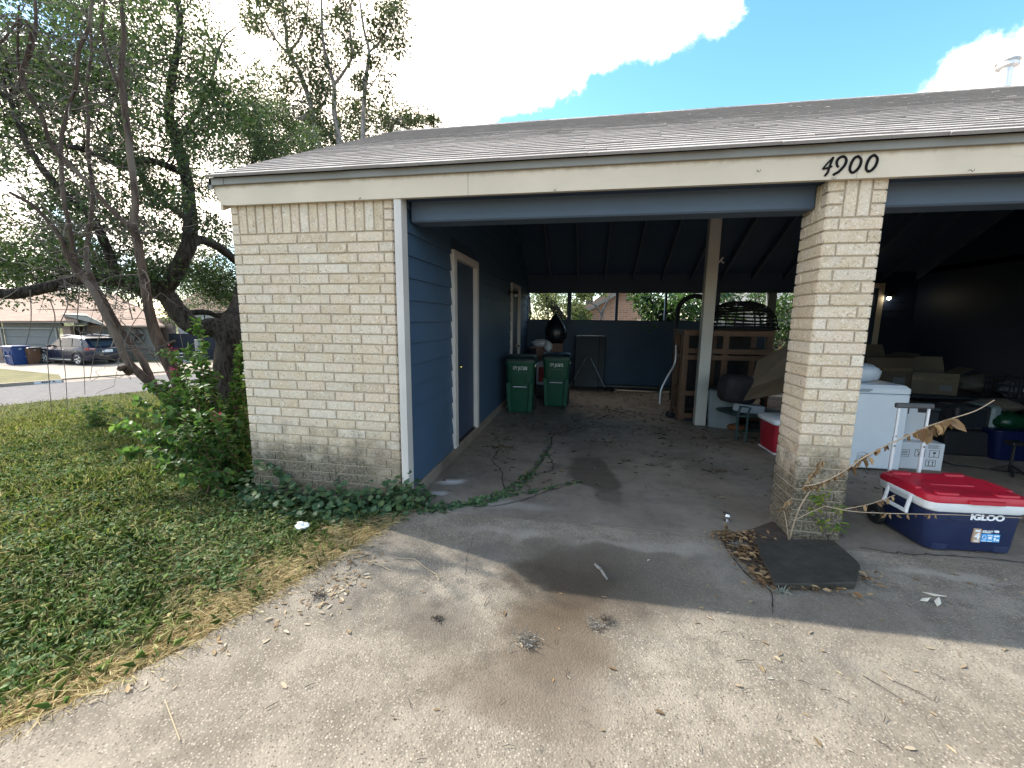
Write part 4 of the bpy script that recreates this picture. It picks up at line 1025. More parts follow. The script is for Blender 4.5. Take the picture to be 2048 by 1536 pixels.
# house number 4900, slanted black digits
def dg(px, py): p = ON(1630+px/13.653, 290+py/13.653, 'y', FY-.004); return np.array([p[0], p[2]])
SK_ = 0
def stroke(mb, pts, w, k=6, closed=False):
    q = smooth_path([dg(*p) for p in pts], k); n = len(q); Lf = []; Rt = []
    for i, p in enumerate(q):
        if closed: t = q[(i+1) % (n-1)]-q[(i-1) % (n-1)]
        else: t = q[min(i+1, n-1)]-q[max(i-1, 0)]
        t = t/(np.linalg.norm(t)+1e-9); nn = np.array([-t[1], t[0]])
        ww = w*(.85+.35*abs(t[1]*.6+t[0]*.8)); Lf.append(p+nn*ww/2); Rt.append(p-nn*ww/2)
    global SK_; SK_ = SK_+1; y0, y1 = FY-.0060-.0004*(SK_ % 4), FY
    for i in range(n-1):
        a, b, c, d = Lf[i], Rt[i], Rt[i+1], Lf[i+1]
        mb.add([(a[0], y0, a[1]), (b[0], y0, b[1]), (c[0], y0, c[1]), (d[0], y0, d[1]), (a[0], y1, a[1]), (b[0], y1, b[1]), (c[0], y1, c[1]), (d[0], y1, d[1])],
               [(0, 1, 2, 3), (0, 3, 7, 4), (1, 5, 6, 2)]+([(0, 4, 5, 1)] if i == 0 else [])+([(3, 2, 6, 7)] if i == n-2 else []))
M_DIG = mat('black_digit', (.006, .006, .007), .85, spec=.15)
W_ = .0130
mb = MB(); stroke(mb, [(505, 330), (340, 500), (215, 650)], W_*.62); stroke(mb, [(215, 655), (340, 625), (470, 580)], W_*.72); stroke(mb, [(505, 330), (450, 460), (385, 630), (350, 745), (268, 845)], W_*.8); mb.build('house_number_digit', M_DIG, fa)
mb = MB(); stroke(mb, [(648, 605), (605, 545), (600, 450), (665, 355), (760, 312), (838, 345), (858, 430), (822, 535), (740, 640), (640, 735), (545, 785), (500, 825)], W_); mb.build('house_number_digit', M_DIG, fa)
for dx, dy in ((0, 0), (443, -32)):
    mb = MB(); stroke(mb, [(x+dx, y+dy) for x, y in [(1178, 305), (1248, 365), (1262, 455), (1215, 590), (1125, 700), (1025, 752), (962, 700), (960, 600), (1015, 455), (1090, 350), (1178, 305)]], W_, 6, True); mb.build('house_number_digit', M_DIG, fa)
for px, py in ((721, 397), (1516, 342), (1666, 357), (1941, 341), (1110, 380)):
    c = ON(px, py, 'y', FY-.01); mb = MB()
    mb.tube([c+np.array([-.004, .012, .004]), c+np.array([-.004, -.008, .003]), c+np.array([-.006, -.014, -.004]), c+np.array([0, -.017, -.011]), c+np.array([.008, -.016, -.006]), c+np.array([.009, -.014, .004])], .0016, 6); mb.build('cup_hook', M_BLACK, fa)
# vent pipe on the roof
c = P(2006, 183, 9.6); vx, vy = c[0], YR+.12; vz = zr(vy)
c = ON(2006, 183, 'y', vy); vx = c[0]
vp = thing_part = MB(); vp.lathe([(.060, -.2), (.060, .36), (.057, .36)], (vx, vy, vz), 20); vo_ = vp.build('vent_pipe', M_SILVER, HZ, True)
mb = MB(); mb.lathe([(.062, .34), (.11, .35), (.11, .375), (.09, .38), (.09, .40), (.12, .41), (.11, .43), (.05, .445), (0, .45)], (vx, vy, vz), 20); mb.build('vent_cap', M_SILVER, vo_, True)
# wall lamp by the inner door (unlit) and the lit one in the right bay
def wall_lamp(c, n, lit, arm=None):
    n = np.array(n, float); b = MB(); e_ = c+(n*.13 if arm is None else np.array(arm, float))
    ax = 'x' if abs(n[0]) > .5 else 'y'
    k = n[0] if ax == 'x' else n[1]
    b.lathe([(0, 0), (.06, 0), (.055, .02*k), (.03, .03*k), (0, .03*k)], c, 14, 0, ax)
    b.tube([c+n*.02, (c+n*.02+e_)/2+np.array([0, 0, .02]), e_], .010, 8)
    b.lathe([(.018, .03), (.05, .02), (.055, -.02), (.045, -.03)], e_, 14)
    o = b.build('wall_lamp', M_BLACK, HZ, True)
    b = MB(); b.sphere(e_+np.array([0, 0, -.05]), .034, 12, 8); b.build('bulb', emis('lit_bulb', (1, .87, .62), 26) if lit else mat('unlit_bulb', (.55, .55, .53), .2), o, True)
wall_lamp(np.array([1.53, 4.62, 2.08]), (1, 0, 0), False)
lc = ON(1785, 590, 'y', 7.13); wall_lamp(lc, (0, -1, 0), True, (-.11, -.09, -.02))
mb = MB()
# ================================================================ trees and plants
def wander(a, b, n, amp, sag=0.0):
    a = np.array(a, float); b = np.array(b, float); L = np.linalg.norm(b-a); out = []
    off = np.zeros(3)
    for i in range(n+1):
        t = i/n; off = off*.7+rng.normal(0, amp*L, 3); out.append(a+(b-a)*t+off*math.sin(PI*min(t*1.15, 1))*1.0+np.array([0, 0, -sag*L*4*t*(1-t)]))
    return out
def limb(mb, pts, r0, r1, n=9, k=5, jit=.05):
    q = smooth_path(pts, k); m = len(q)
    mb.tube(q, [r0+(r1-r0)*(i/(m-1))**.85 for i in range(m)], n, 0, True, jit); return q
def limbr(mb, pts, rs, n=9, k=5, jit=.05):
    q = smooth_path(pts, k); m = len(q); xs = np.linspace(0, len(rs)-1, m)
    mb.tube(q, list(np.interp(xs, range(len(rs)), rs)), n, 0, True, jit); return q
def clump_leaves(C, R, n, L, W, flat=.7, upb=.3):
    """C centres (k,3), R radii, n leaves each -> base points, axes, normals"""
    k = len(C); tot = k*n
    d = rdir(tot); rr = rng.random(tot)**.45
    base = np.repeat(C, n, 0)+d*rr[:, None]*np.repeat(R, n)[:, None]*np.array([1, 1, flat])
    A = norm(d*.7+rdir(tot)*.8+np.array([0, 0, -.15])); Nn = norm(rdir(tot)*.8+np.array([0, 0, upb*2]))
    return base, A, Nn, rng.uniform(.7, 1.25, tot)*L, rng.uniform(.8, 1.2, tot)*W
def PP(l, D=None): return [P(*p) if len(p) == 3 else P(p[0], p[1], D) for p in l]
# ---- live oak left of the house
oak = thing('live_oak', (-3.75, 3.5, -.38), 'dark gnarled live oak leaning beside the brick wall', 'tree')
oak_o = np.array([-3.75, 3.5, -.38])
mb = MB(); D = 7.55
trunk = PP([(447, 850), (447, 800), (449, 750), (455, 700), (457, 672), (446, 655)], D)
limbr(mb, [p+np.array([0, 0, -.02]) for p in trunk], [.27, .205, .185, .19, .215, .20], 14, 6, .06)
A1 = PP([(452, 668, 7.55), (432, 655, 7.5), (405, 656, 7.4), (378, 647, 7.3), (352, 618, 7.2), (335, 592, 7.1), (318, 574, 7.0)]); limbr(mb, A1, [.20, .175, .155, .155, .15, .14, .14], 12, 6)
A2 = PP([(326, 584, 7.05), (345, 556, 7.0), (362, 525, 7.0), (377, 492, 7.0), (381, 462, 7.1), (379, 410, 7.2), (372, 350, 7.3), (352, 285, 7.3), (338, 225, 7.2), (345, 150, 7.1), (360, 60, 7.0), (350, -60, 6.9)]); limbr(mb, A2, [.13, .12, .12, .115, .11, .10, .09, .08, .07, .06, .05, .04], 10, 6)
A3 = PP([(320, 577, 7.0), (285, 568, 6.9), (235, 562, 6.7), (180, 558, 6.5), (130, 566, 6.3), (70, 580, 6.1), (10, 588, 5.9), (-80, 575, 5.7), (-200, 560, 5.6)]); limbr(mb, A3, [.13, .11, .10, .09, .085, .08, .075, .06, .04], 10, 6)
A4 = PP([(455, 665, 7.55), (468, 640, 7.8), (485, 600, 8.2), (490, 540, 8.9), (500, 440, 9.3), (505, 340, 9.7), (520, 270, 10.0), (515, 200, 10.2)]); limbr(mb, A4, [.20, .20, .17, .13, .10, .07, .04, .015], 12, 6)
A5 = PP([(372, 500, 7.0), (395, 480, 7.3), (425, 488, 7.7), (452, 505, 8.0), (480, 530, 8.4)]); limbr(mb, A5, [.085, .08, .075, .075, .07], 9, 6)
A6 = PP([(365, 630, 7.25), (385, 625, 7.6), (415, 625, 7.9), (440, 632, 8.2), (470, 615, 8.5)]); limbr(mb, A6, [.05, .05, .05, .045, .04], 8, 6)
A7 = PP([(340, 610, 7.15), (318, 592, 7.4), (280, 585, 7.8), (240, 560, 8.1), (200, 520, 8.4), (150, 470, 8.7)]); limbr(mb, A7, [.08, .07, .065, .06, .05, .04], 8, 6)
A8 = PP([(372, 350, 7.3), (330, 330, 7.0), (290, 320, 6.8), (240, 330, 6.5), (170, 300, 6.2), (100, 290, 6)]); limbr(mb, A8, [.06, .055, .05, .045, .04, .03], 8, 6)
A9 = PP([(352, 285, 7.3), (390, 230, 7.6), (420, 170, 7.9), (435, 110, 8.2), (452, 70, 8.4), (480, 50, 8.6)]); limbr(mb, A9, [.05, .042, .034, .024, .014, .006], 8, 6)
A10 = PP([(235, 562, 6.7), (215, 500, 6.5), (180, 430, 6.3), (120, 380, 6.1), (60, 300, 5.9), (20, 200, 5.8)]); limbr(mb, A10, [.07, .065, .055, .05, .04, .03], 8, 6)
A11 = PP([(378, 440, 7.15), (350, 420, 7.6), (300, 380, 8.1), (260, 300, 8.6), (230, 180, 9.0)]); limbr(mb, A11, [.06, .055, .05, .04, .03], 8, 6)
skel = np.array([q for L_ in (A2, A3, A4, A5, A6, A7, A8, A9[:4], A10, A11) for q in smooth_path(L_, 4)])
# crown clumps: a broad low canopy over the lawn, thinned so the sky shows
cl = []
def crown_px(n, x0, x1, y0, y1, d0, d1, test=lambda x, y: True):
    k = 0
    while k < n:
        x, y = random.uniform(x0, x1), random.uniform(y0, y1)
        if not test(x, y): continue
        cl.append(P(x, y, random.uniform(d0, d1))); k += 1
def gap(x, y):
    for gx_, gy_, gr in ((30, 440, 45), (25, 360, 35), (130, 430, 30), (455, 420, 40), (210, 470, 32), (440, 520, 25), (300, 490, 26), (250, 520, 22), (20, 20, 26), (110, 30, 22), (355, 120, 25), (410, 330, 24), (60, 500, 30), (180, 250, 20), (330, 440, 18)):
        if (x-gx_)**2+(y-gy_)**2 < gr*gr*random.uniform(.6, 1.4): return False
    e = 455-.0006*(y-330)**2+random.uniform(-45, 45)   # right-hand outline
    if y < 220: e = 385+y*.55+random.uniform(-50, 35)
    return x < e
crown_px(330, -60, 500, -60, 470, 5.6, 9.8, gap)
crown_px(60, -60, 330, 440, 560, 5.8, 9.5, gap)
crown_px(46, 330, 480, 470, 640, 8.3, 10.5, lambda x, y: not (395 < x < 470 and 625 < y) and not (y < 520 and x > 430))
crown_px(26, 0, 320, 540, 600, 6.8, 9, lambda x, y: y < 575+random.uniform(-20, 25))
crown_px(40, 440, 560, 215, 330, 9.0, 10.8, lambda x, y: y < 345-(x-440)*.25)
crown_px(16, 470, 640, 255, 330, 9.0, 11.5, lambda x, y: y > 330-(x-470)*.5)
for i in range(30):   # the part of the crown above and left of the frame, which shades the lawn
    cl.append(np.array([random.uniform(-10.5, -4.6), random.uniform(-.6, 5.2), random.uniform(3.2, 6.6)]))
cl = np.array(cl)
cl = cl[~((cl[:, 0] > -.3) & (cl[:, 1] > -.6) & (cl[:, 2] < 4.8))]
for c in cl:
    j = np.argmin(((skel-c)**2).sum(1)); s0 = skel[j]
    L_ = np.linalg.norm(c-s0)
    if L_ > .25 and L_ < 3.2: limb(mb, wander(s0, c, 6, .06, -.03), min(.016, .006+.004*L_), .003, 5, 2, 0)
for c in cl:
    for k in range(2):
        e = c+rdir(1)[0]*.45; mb.tube([c, (c+e)/2+rng.normal(0, .03, 3), e], [.006, .004, .002], 4)
sub = lambda M, o: [setattr(M, 'v', [(x-o[0], y-o[1], z-o[2]) for x, y, z in M.v])]
sub(mb, oak_o); mb.build('trunk', M_OAKBARK, oak, True, sharp=60)
Rr = rng.uniform(.20, .46, len(cl)); 
ba, A, Nn, L_, W_2 = clump_leaves(cl, Rr*1.08, 165, .070, .033, .75)
V, F = leaf4(ba-oak_o, A, Nn, L_, W_2); npmesh('crown', V, F, M_OAKLEAF, oak)
# grey ball moss and hanging dead twigs on the oak
mb = MB()
for c in cl[rng.choice(len(cl), 60, False)]:
    b = c+rng.normal(0, .2, 3)
    for k in range(9):
        e = b+rdir(1)[0]*random.uniform(.06, .16); mb.tube([b, (b+e)/2+rng.normal(0, .02, 3), e], [.003, .003, .001], 3)
sub(mb, oak_o); tag(mb.build('ball_moss', mat('moss_grey', (.17, .165, .12), .9), oak), kind='stuff')
# ---- crape myrtle, several bare stems
my_o = np.array([-1.45, .55, -.12])
my = thing('crape_myrtle', my_o, 'crape myrtle with several bare peeling grey brown stems', 'tree')
DM = 4.75
base = P(410, 880, DM)
stems = {
 'A': ([(405, 905, 4.75), (360, 830, 4.75), (318, 782, 4.75), (285, 752, 4.7), (255, 722, 4.7), (235, 680, 4.65), (212, 632, 4.65), (188, 585, 4.6), (165, 555, 4.6), (138, 518, 4.55), (118, 470, 4.5), (70, 415, 4.45), (20, 385, 4.4)], [.085, .08, .072, .06, .054, .05, .05, .047, .044, .036, .03, .026, .02]),
 'A2': ([(330, 800, 4.75), (308, 770, 4.78), (285, 722, 4.8), (258, 682, 4.8), (232, 645, 4.8), (208, 600, 4.8), (185, 560, 4.8), (172, 515, 4.85), (180, 450, 4.9), (186, 380, 4.9), (176, 310, 4.95), (177, 240, 5.0), (172, 180, 5.0)], [.06, .055, .05, .047, .043, .042, .04, .034, .03, .028, .027, .026, .022]),
 'A3': ([(172, 560, 4.62), (150, 520, 4.6), (140, 460, 4.55), (128, 400, 4.5), (122, 330, 4.5), (124, 270, 4.5), (138, 212, 4.5), (152, 170, 4.45), (158, 100, 4.4), (178, 55, 4.4), (182, 0, 4.4), (190, -60, 4.4)], [.04, .033, .03, .028, .028, .027, .026, .024, .024, .022, .018, .014]),
 'B': ([(415, 900, 4.75), (392, 845, 4.7), (365, 785, 4.68), (338, 725, 4.66), (312, 670, 4.64), (298, 620, 4.62), (288, 560, 4.6), (278, 500, 4.6), (268, 450, 4.6), (271, 400, 4.6), (262, 320, 4.6), (254, 250, 4.6), (247, 190, 4.6), (242, 140, 4.6), (248, 70, 4.6), (240, -10, 4.6), (236, -80, 4.6)], [.10, .098, .095, .09, .075, .066, .06, .056, .054, .046, .044, .042, .042, .038, .032, .026, .018]),
 'C': ([(270, 462, 4.6), (235, 432, 4.55), (200, 395, 4.5), (165, 355, 4.45), (125, 318, 4.4), (98, 280, 4.35), (85, 235, 4.3), (55, 185, 4.25), (45, 140, 4.25), (65, 95, 4.25), (72, 40, 4.25), (68, -30, 4.25)], [.045, .038, .034, .033, .032, .028, .026, .024, .026, .024, .02, .015]),
 'D': ([(250, 200, 4.6), (228, 150, 4.65), (215, 110, 4.7), (203, 60, 4.7), (210, 0, 4.7)], [.03, .027, .024, .02, .014]),
 'E': ([(172, 180, 5.0), (182, 110, 5.0), (180, 50, 5.0), (160, -20, 5.0)], [.022, .02, .016, .012]),
 'F': ([(45, 140, 4.25), (62, 60, 4.2), (40, 40, 4.15), (10, 75, 4.1), (-20, 100, 4.1)], [.02, .018, .016, .013, .01]),
 'G': ([(60, 200, 4.25), (40, 150, 4.3), (36, 80, 4.3), (38, 10, 4.3)], [.016, .015, .014, .01]),
}
mb = MB(); sk = []
for nm, (pp, rs) in stems.items():
    q = limbr(mb, PP(pp), [r*.72 for r in rs], 12 if rs[0] > .05 else 8, 6, .07); sk += q
mb.tube(PP([(262, 745, 4.68), (248, 735, 4.6), (238, 738, 4.55)]), [.045, .035, .03], 8, 0, True, .2)
mb.tube(PP([(338, 690, 4.62), (345, 684, 4.5), (350, 682, 4.45)]), [.03, .016, .012], 7, 0, True, .2)
sk = np.array(sk)
# fine dead twigs
mt = MB()
tw = [([(0, 222), (60, 222), (85, 218), (110, 205), (135, 190)], 4.3), ([(30, 285), (50, 300), (70, 297), (95, 288)], 4.35), ([(45, 310), (65, 325), (95, 336), (130, 332), (165, 325), (190, 330)], 4.4), ([(180, 205), (230, 215), (280, 222)], 4.6), ([(0, 600), (20, 590), (40, 575)], 4.2),
      ([(100, 600), (110, 640), (95, 690), (98, 760), (104, 830)], 4.2), ([(128, 560), (135, 610), (118, 660), (130, 740), (135, 820)], 4.2), ([(60, 580), (62, 640), (52, 690)], 4.2), ([(160, 570), (155, 640), (165, 690), (170, 790)], 4.3),
      ([(265, 735), (250, 690), (265, 650), (285, 620), (290, 600)], 4.5), ([(250, 690), (300, 695), (330, 690)], 4.5), ([(240, 640), (290, 690), (320, 725), (335, 745)], 4.55), ([(200, 600), (205, 650), (190, 700), (180, 760)], 4.3), ([(230, 620), (240, 560), (255, 520)], 4.6),
      ([(350, 770), (362, 750), (366, 700), (358, 660)], 4.5), ([(265, 640), (255, 600), (240, 580)], 4.5)]
for p, d in tw: mt.tube(smooth_path(PP(p, d), 5), np.linspace(.0055, .0025, (len(p)-1)*5+1), 5)
for k in range(260):
    s0 = sk[rng.integers(len(sk))]
    if s0[2] < 1.15: continue
    d = rdir(1, -.7, .5)[0]; L_ = random.uniform(.25, .8); q = wander(s0, s0+d*L_, 5, .09, random.uniform(-.05, .12)); mt.tube(q, list(np.linspace(.006, .0022, 6)), 4)
    for j in range(2):
        a = q[rng.integers(2, 6)]; mt.tube([a, a+rdir(1)[0]*.09, a+rdir(1)[0]*.16], [.003, .0025, .0015], 3)
sub(mb, my_o); mb.build('trunk', M_MYRTLE, my, True, sharp=60); sub(mt, my_o); mt.build('twigs', M_TWIG, my)
cm = np.array([P(random.uniform(-60, 330), random.uniform(-150, 60), random.uniform(4.0, 5.4)) for _ in range(26)]+[s+rng.normal(0, .3, 3) for s in sk[rng.choice(len(sk), 18)] if s[2] > 3]+[np.array([random.uniform(-3.6, -1.2), random.uniform(.2, 1.6), random.uniform(3.7, 5.6)]) for _ in range(34)])
ba, A, Nn, L_, W_2 = clump_leaves(cm, rng.uniform(.15, .38, len(cm)), 20, .045, .022)
V, F = leaf_arrays(ba-my_o, A, Nn, L_, W_2); npmesh('crown', V, F, M_OAKLEAF, my)
# ---- leafy suckers beside the brick
bu_o = np.array([-.32, .02, -.1]); bush = thing('crape_myrtle_bush', bu_o, 'leafy green bush of suckers with pink flowers against the brick wall', 'bush')
tips = [(240, 905, 3.7), (225, 850, 4.0), (272, 800, 4.2), (292, 770, 4.3), (318, 760, 4.35), (345, 700, 4.5), (360, 775, 4.4), (372, 690, 4.5), (392, 642, 4.6), (398, 700, 4.5), (415, 745, 4.4), (482, 690, 4.9), (476, 715, 4.75), (480, 690, 4.85), (482, 760, 4.7), (470, 800, 4.5), (440, 830, 4.0), (420, 820, 3.9), (395, 835, 3.8), (360, 850, 3.7), (320, 860, 3.7), (300, 900, 3.6), (330, 930, 3.5), (280, 870, 3.8), (250, 845, 3.9), (460, 880, 4.1), (482, 850, 4.3), (478, 900, 4.2), (330, 800, 4.1), (385, 770, 4.2), (345, 745, 4.3), (485, 790, 4.6), (360, 960, 3.5), (300, 825, 4.0)]
mb = MB(); bases = []; axs = []; nrm = []; lens = []; fl_ = []
for i, (px, py, d) in enumerate(tips):
    b = np.array([-.30+random.uniform(-.22, .20), .05+random.uniform(-.15, .40), -.1]); t = P(px, py, d)
    t[0] = min(t[0], -.06-random.random()*.08)
    mid = (b+t)/2+np.array([0, 0, .16*np.linalg.norm(t[:2]-b[:2])])
    q = smooth_path([b, mid, t], 12); q = [p+rng.normal(0, .012, 3) for p in q]
    mb.tube(q, list(np.linspace(.009, .0025, len(q))), 5)
    side = [(q, .10, 1.0)]
    for s in range(2):
        j = rng.integers(5, len(q)-3); e = q[j]+norm(rdir(1)[0]+np.array([-.2, -.2, .7]))*random.uniform(.12, .28); e[0] = min(e[0], -.03); w = wander(q[j], e, 5, .05)
        mb.tube(w, list(np.linspace(.005, .002, 6)), 4); side.append((w, 0, .8))
    for w, st_, k in side:
        w = np.array(w); seg = np.linalg.norm(np.diff(w, axis=0), axis=1); cum = np.concatenate([[0], np.cumsum(seg)]); L_ = cum[-1]
        s = st_; 
        while s < L_:
            p = np.array([np.interp(s, cum, w[:, c]) for c in range(3)]); dirr = norm(np.array([np.interp(min(s+.02, L_), cum, w[:, c])-np.interp(max(s-.02, 0), cum, w[:, c]) for c in range(3)]))
            sd_ = norm(np.cross(dirr, rdir(1)[0]))
            for sg in (-1, 1):
                bases.append(p); axs.append(sd_*sg*.9+dirr*.35+np.array([0, 0, -.45])+rng.normal(0, .15, 3)); nrm.append(np.array([0, 0, 1.])+dirr*.3+rng.normal(0, .35, 3)); lens.append(random.uniform(.042, .078)*k*1.1)
            s += random.uniform(.014, .026)
    if i in (5, 30): fl_.append(t)
fl_.append(P(432, 832, 4.0))
sub(mb, bu_o); mb.build('stems', mat('red_brown_stems', (.13, .075, .045), .8), bush)
B_ = np.array(bases); keep = B_[:, 0]-.0 < -.015; B_ = B_[keep]; A_ = np.array(axs)[keep]; N_ = np.array(nrm)[keep]; L_ = np.array(lens)[keep]
V, F = leaf_arrays(B_-bu_o, A_, N_, L_, L_*.62, .18); V[:, 0] = np.minimum(V[:, 0], -bu_o[0]-.012); npmesh('foliage', V, F, M_MYRLEAF, bush)
C_ = np.array(fl_); ba, A, Nn, L2, W2 = clump_leaves(C_, np.full(len(C_), .05), 34, .018, .014, 1.2); V, F = leaf4(ba-bu_o, A, Nn, L2, W2); npmesh('flowers', V, F, M_PINK, bush)
# ---- young weeds on the lawn
def weed(name, px, py, H, nst, label, cat, mtl, spread=.35, leaf=.05, gz=-.2, seed=None, stiff=1.0):
    o = g0(px, py, gz); o[2] = float(ground_h(np.array(o[0]), np.array(o[1])))
    t = thing(name, o, label, cat); mb = MB(); bs, ax, nr, ln = [], [], [], []
    for s in range(nst):
        e = np.array([random.gauss(0, spread), random.gauss(0, spread), H*random.uniform(.6, 1.05)]); q = wander((random.gauss(0, .04), random.gauss(0, .04), -.02), e, 7, .03)
        mb.tube(q, list(np.linspace(.006, .002, 8)), 4)
        for j in range(1, 8):
            for k in range(4):
                t_ = random.random(); p = q[j-1]*(1-t_)+q[j]*t_; bs.append(p); ax.append(rdir(1, -.4, .6)[0]); nr.append(rdir(1, .2, 1)[0]); ln.append(leaf*random.uniform(.6, 1.2))
    mb.build('stems', M_TWIG, t); ln = np.array(ln); V, F = leaf_arrays(np.array(bs), np.array(ax), np.array(nr), ln, ln*.45); npmesh('foliage', V, F, mtl, t); return t
weed('young_shrub', 195, 858, .50, 12, 'small bright green shrub on the lawn left of the leafy bush', 'plant', M_MYRLEAF, .16, .07, -.35)
weed('tall_weed', 262, 835, .42, 9, 'loose pale weed clump on the lawn just behind the leafy bush', 'plant', M_GRASS, .2, .06, -.35)
weed('wall_weed', 690, 1000, .42, 5, 'thin upright weed growing against the brick wall', 'plant', M_VINELEAF, .05, .035, -.06)
# ---- creeping vine along the foot of the wall and over the floor crack
vi = thing('ground_vine', (1.0, -.1, -.08), 'round leaved creeping vine along the foot of the brick wall', 'plant'); vo_c = np.array([1.0, -.1, -.08])
bs = []; mb = MB()
def vline(pts, n, wid, zlo, zhi, zf):
    q = np.array(smooth_path(pts, 10))
    idx = rng.random(n)*(len(q)-1); i = idx.astype(int); f = (idx-i)[:, None]; p = q[i]*(1-f)+q[np.minimum(i+1, len(q)-1)]*f
    d = np.stack([rng.normal(0, wid, n), rng.normal(0, wid, n)], 1)
    z = np.array([zf(a, b) for a, b in (p[:, :2]+d)])+rng.uniform(zlo, zhi, n)*np.exp(-np.abs(d).sum(1)/wid*.5)
    bs.append(np.concatenate([p[:, :2]+d, z[:, None]], 1)); mb.tube([np.array([a, b, zf(a, b)+.015]) for a, b, c in q], .003, 4)
def zfl(a, b): return 0.0 if a > 1.46 and b > -.10 else (-.004 if a > float(edge_x(b)) else float(ground_h(np.array(a), np.array(b))))
w0 = [g0(px, py, -.05) for px, py in [(500, 985), (560, 1000), (640, 1015), (720, 1022), (790, 1020), (830, 1018)]]
vline(w0, 1300, .09, .01, .34, zfl); vline([p+np.array([0, -.10, 0]) for p in w0[:5]], 500, .09, .0, .10, zfl)
vline([g0(*p) for p in [(830, 1018), (880, 1015), (940, 1008), (985, 998), (1025, 978), (1060, 950)]], 420, .036, .0, .035, zfl)
vline([g0(*p) for p in [(1000, 992), (1060, 985), (1110, 972), (1160, 964)]], 80, .02, .0, .02, zfl)
vline([g0(*p) for p in [(1060, 950), (1085, 918), (1105, 880)]], 60, .018, .0, .02, zfl)
vline([g0(px, py, -.08) for px, py in [(520, 1000), (580, 1035), (650, 1035), (720, 1040)]], 330, .10, .0, .10, zfl)
# one shoot climbing the wall corner
cp = [np.array([.04, -.06, -.05]), np.array([.03, -.04, .12]), np.array([.10, -.05, .08]), np.array([.2, -.07, .0])]
vline([ON(525, 928, 'y', -.06), ON(545, 940, 'y', -.06), ON(565, 952, 'y', -.06), ON(585, 975, 'y', -.07), ON(600, 1000, 'y', -.08)], 60, .02, 0, .02, lambda a, b: 0)
b = np.concatenate(bs[:-1]); last = bs[-1]; q = np.array(smooth_path([ON(525, 928, 'y', -.06), ON(545, 940, 'y', -.06), ON(565, 952, 'y', -.06), ON(585, 975, 'y', -.07), ON(600, 1000, 'y', -.08)], 10))
i = rng.integers(0, len(q), 46); b = np.concatenate([b, q[i]+rng.normal(0, .018, (46, 3))])
b = b[~((b[:, 1] > -.015) & (b[:, 0] > -.02) & (b[:, 0] < 1.58))]
n = len(b); A = norm(rdir(n, -.25, .35)+np.array([0, -.35, 0])); Nn = norm(rdir(n, .1, 1)+np.array([0, -.5, .9])); L_ = rng.uniform(.036, .072, n)*np.where(b[:, 0] > 1.65, .62, 1)
V, F = leaf_arrays(b-vo_c, A, Nn, L_, L_*.9, .1, .5); npmesh('foliage', V, F, M_VINELEAF, vi); sub(mb, vo_c); mb.build('stems', M_TWIG, vi)
# ---- half dead sapling at the pillar
sp_o = g0(1578, 1082); sa = thing('dead_sapling', sp_o, 'half dead sapling with shrivelled brown leaves in front of the brick pillar', 'plant')
mb = MB(); Ld = []; 
def branch(pts, r0, r1, y=None): 
    q = smooth_path(pts, 6); mb.tube(q, list(np.linspace(r0, r1, len(q))), 6); return q
b0 = sp_o+np.array([0, 0, -.01])
s1 = branch([b0, ON(1590, 1040, 'y', -.10), ON(1602, 1010, 'y', -.12), ON(1618, 985, 'y', -.13), ON(1632, 968, 'y', -.14)], .005, .0035)
s2 = branch([ON(1590, 1040, 'y', -.10), ON(1620, 1025, 'y', -.13), ON(1650, 1012, 'y', -.15)], .0035, .002)
s3 = branch([b0, ON(1572, 1040, 'y', -.08), ON(1568, 1012, 'y', -.09), ON(1585, 995, 'y', -.10)], .0035, .002)
l1 = branch([ON(1608, 972, 'y', -.13), ON(1640, 966, 'y', -.14), ON(1680, 947, 'y', -.15), ON(1720, 920, 'y', -.17), ON(1760, 897, 'y', -.18), ON(1810, 874, 'y', -.20), ON(1850, 855, 'y', -.22), ON(1900, 838, 'y', -.24), ON(1950, 822, 'y', -.26), ON(1989, 800, 'y', -.27)], .0055, .0028)
l2 = branch([ON(1612, 972, 'y', -.12), ON(1622, 950, 'y', -.12), ON(1636, 935, 'y', -.12), ON(1646, 918, 'y', -.12)], .004, .002)
l3 = branch([ON(1650, 1012, 'y', -.15), ON(1700, 1022, 'y', -.17), ON(1760, 1026, 'y', -.19), ON(1830, 1028, 'y', -.21), ON(1920, 1030, 'y', -.23), ON(2045, 1036, 'y', -.25)], .0035, .002)
l4 = branch([ON(1690, 1018, 'y', -.17), ON(1740, 1008, 'y', -.19), ON(1790, 990, 'y', -.2)], .003, .002)
bs, ax, ln = [], [], []
for q, lo, hi, n, L0 in ((l1, .0, .22, 60, .04), (l1, .22, .62, 22, .06), (l1, .60, .80, 14, .10), (l2, 0, 1, 40, .038), (l3, .3, .8, 12, .04), (l4, .3, 1, 8, .04), (s3, .6, 1, 14, .035)):
    q = np.array(q)
    for k in range(n):
        t = lo+(hi-lo)*random.random(); p = q[int(t*(len(q)-1))]; bs.append(p+rng.normal(0, .003, 3)); ax.append(np.array([random.gauss(0, .35), random.gauss(0, .35), -1+random.random()*.5])); ln.append(L0*random.uniform(.6, 1.2))
bs = np.array(bs); ln = np.array(ln); V, F = leaf_arrays(bs-sp_o, np.array(ax), rdir(len(bs), -.3, .3), ln, ln*.42, .5); npmesh('withered_leaves', V, F, M_DRYLEAF, sa)
sub(mb, sp_o); mb.build('stems', mat('pale_twig', (.34, .27, .19), .8), sa)
se_o = g0(1645, 1078); se = thing('green_seedling', se_o, 'small green seedling with yellowish leaves behind the dark flagstone', 'plant')
mb = MB(); bs, ax, ln = [], [], []
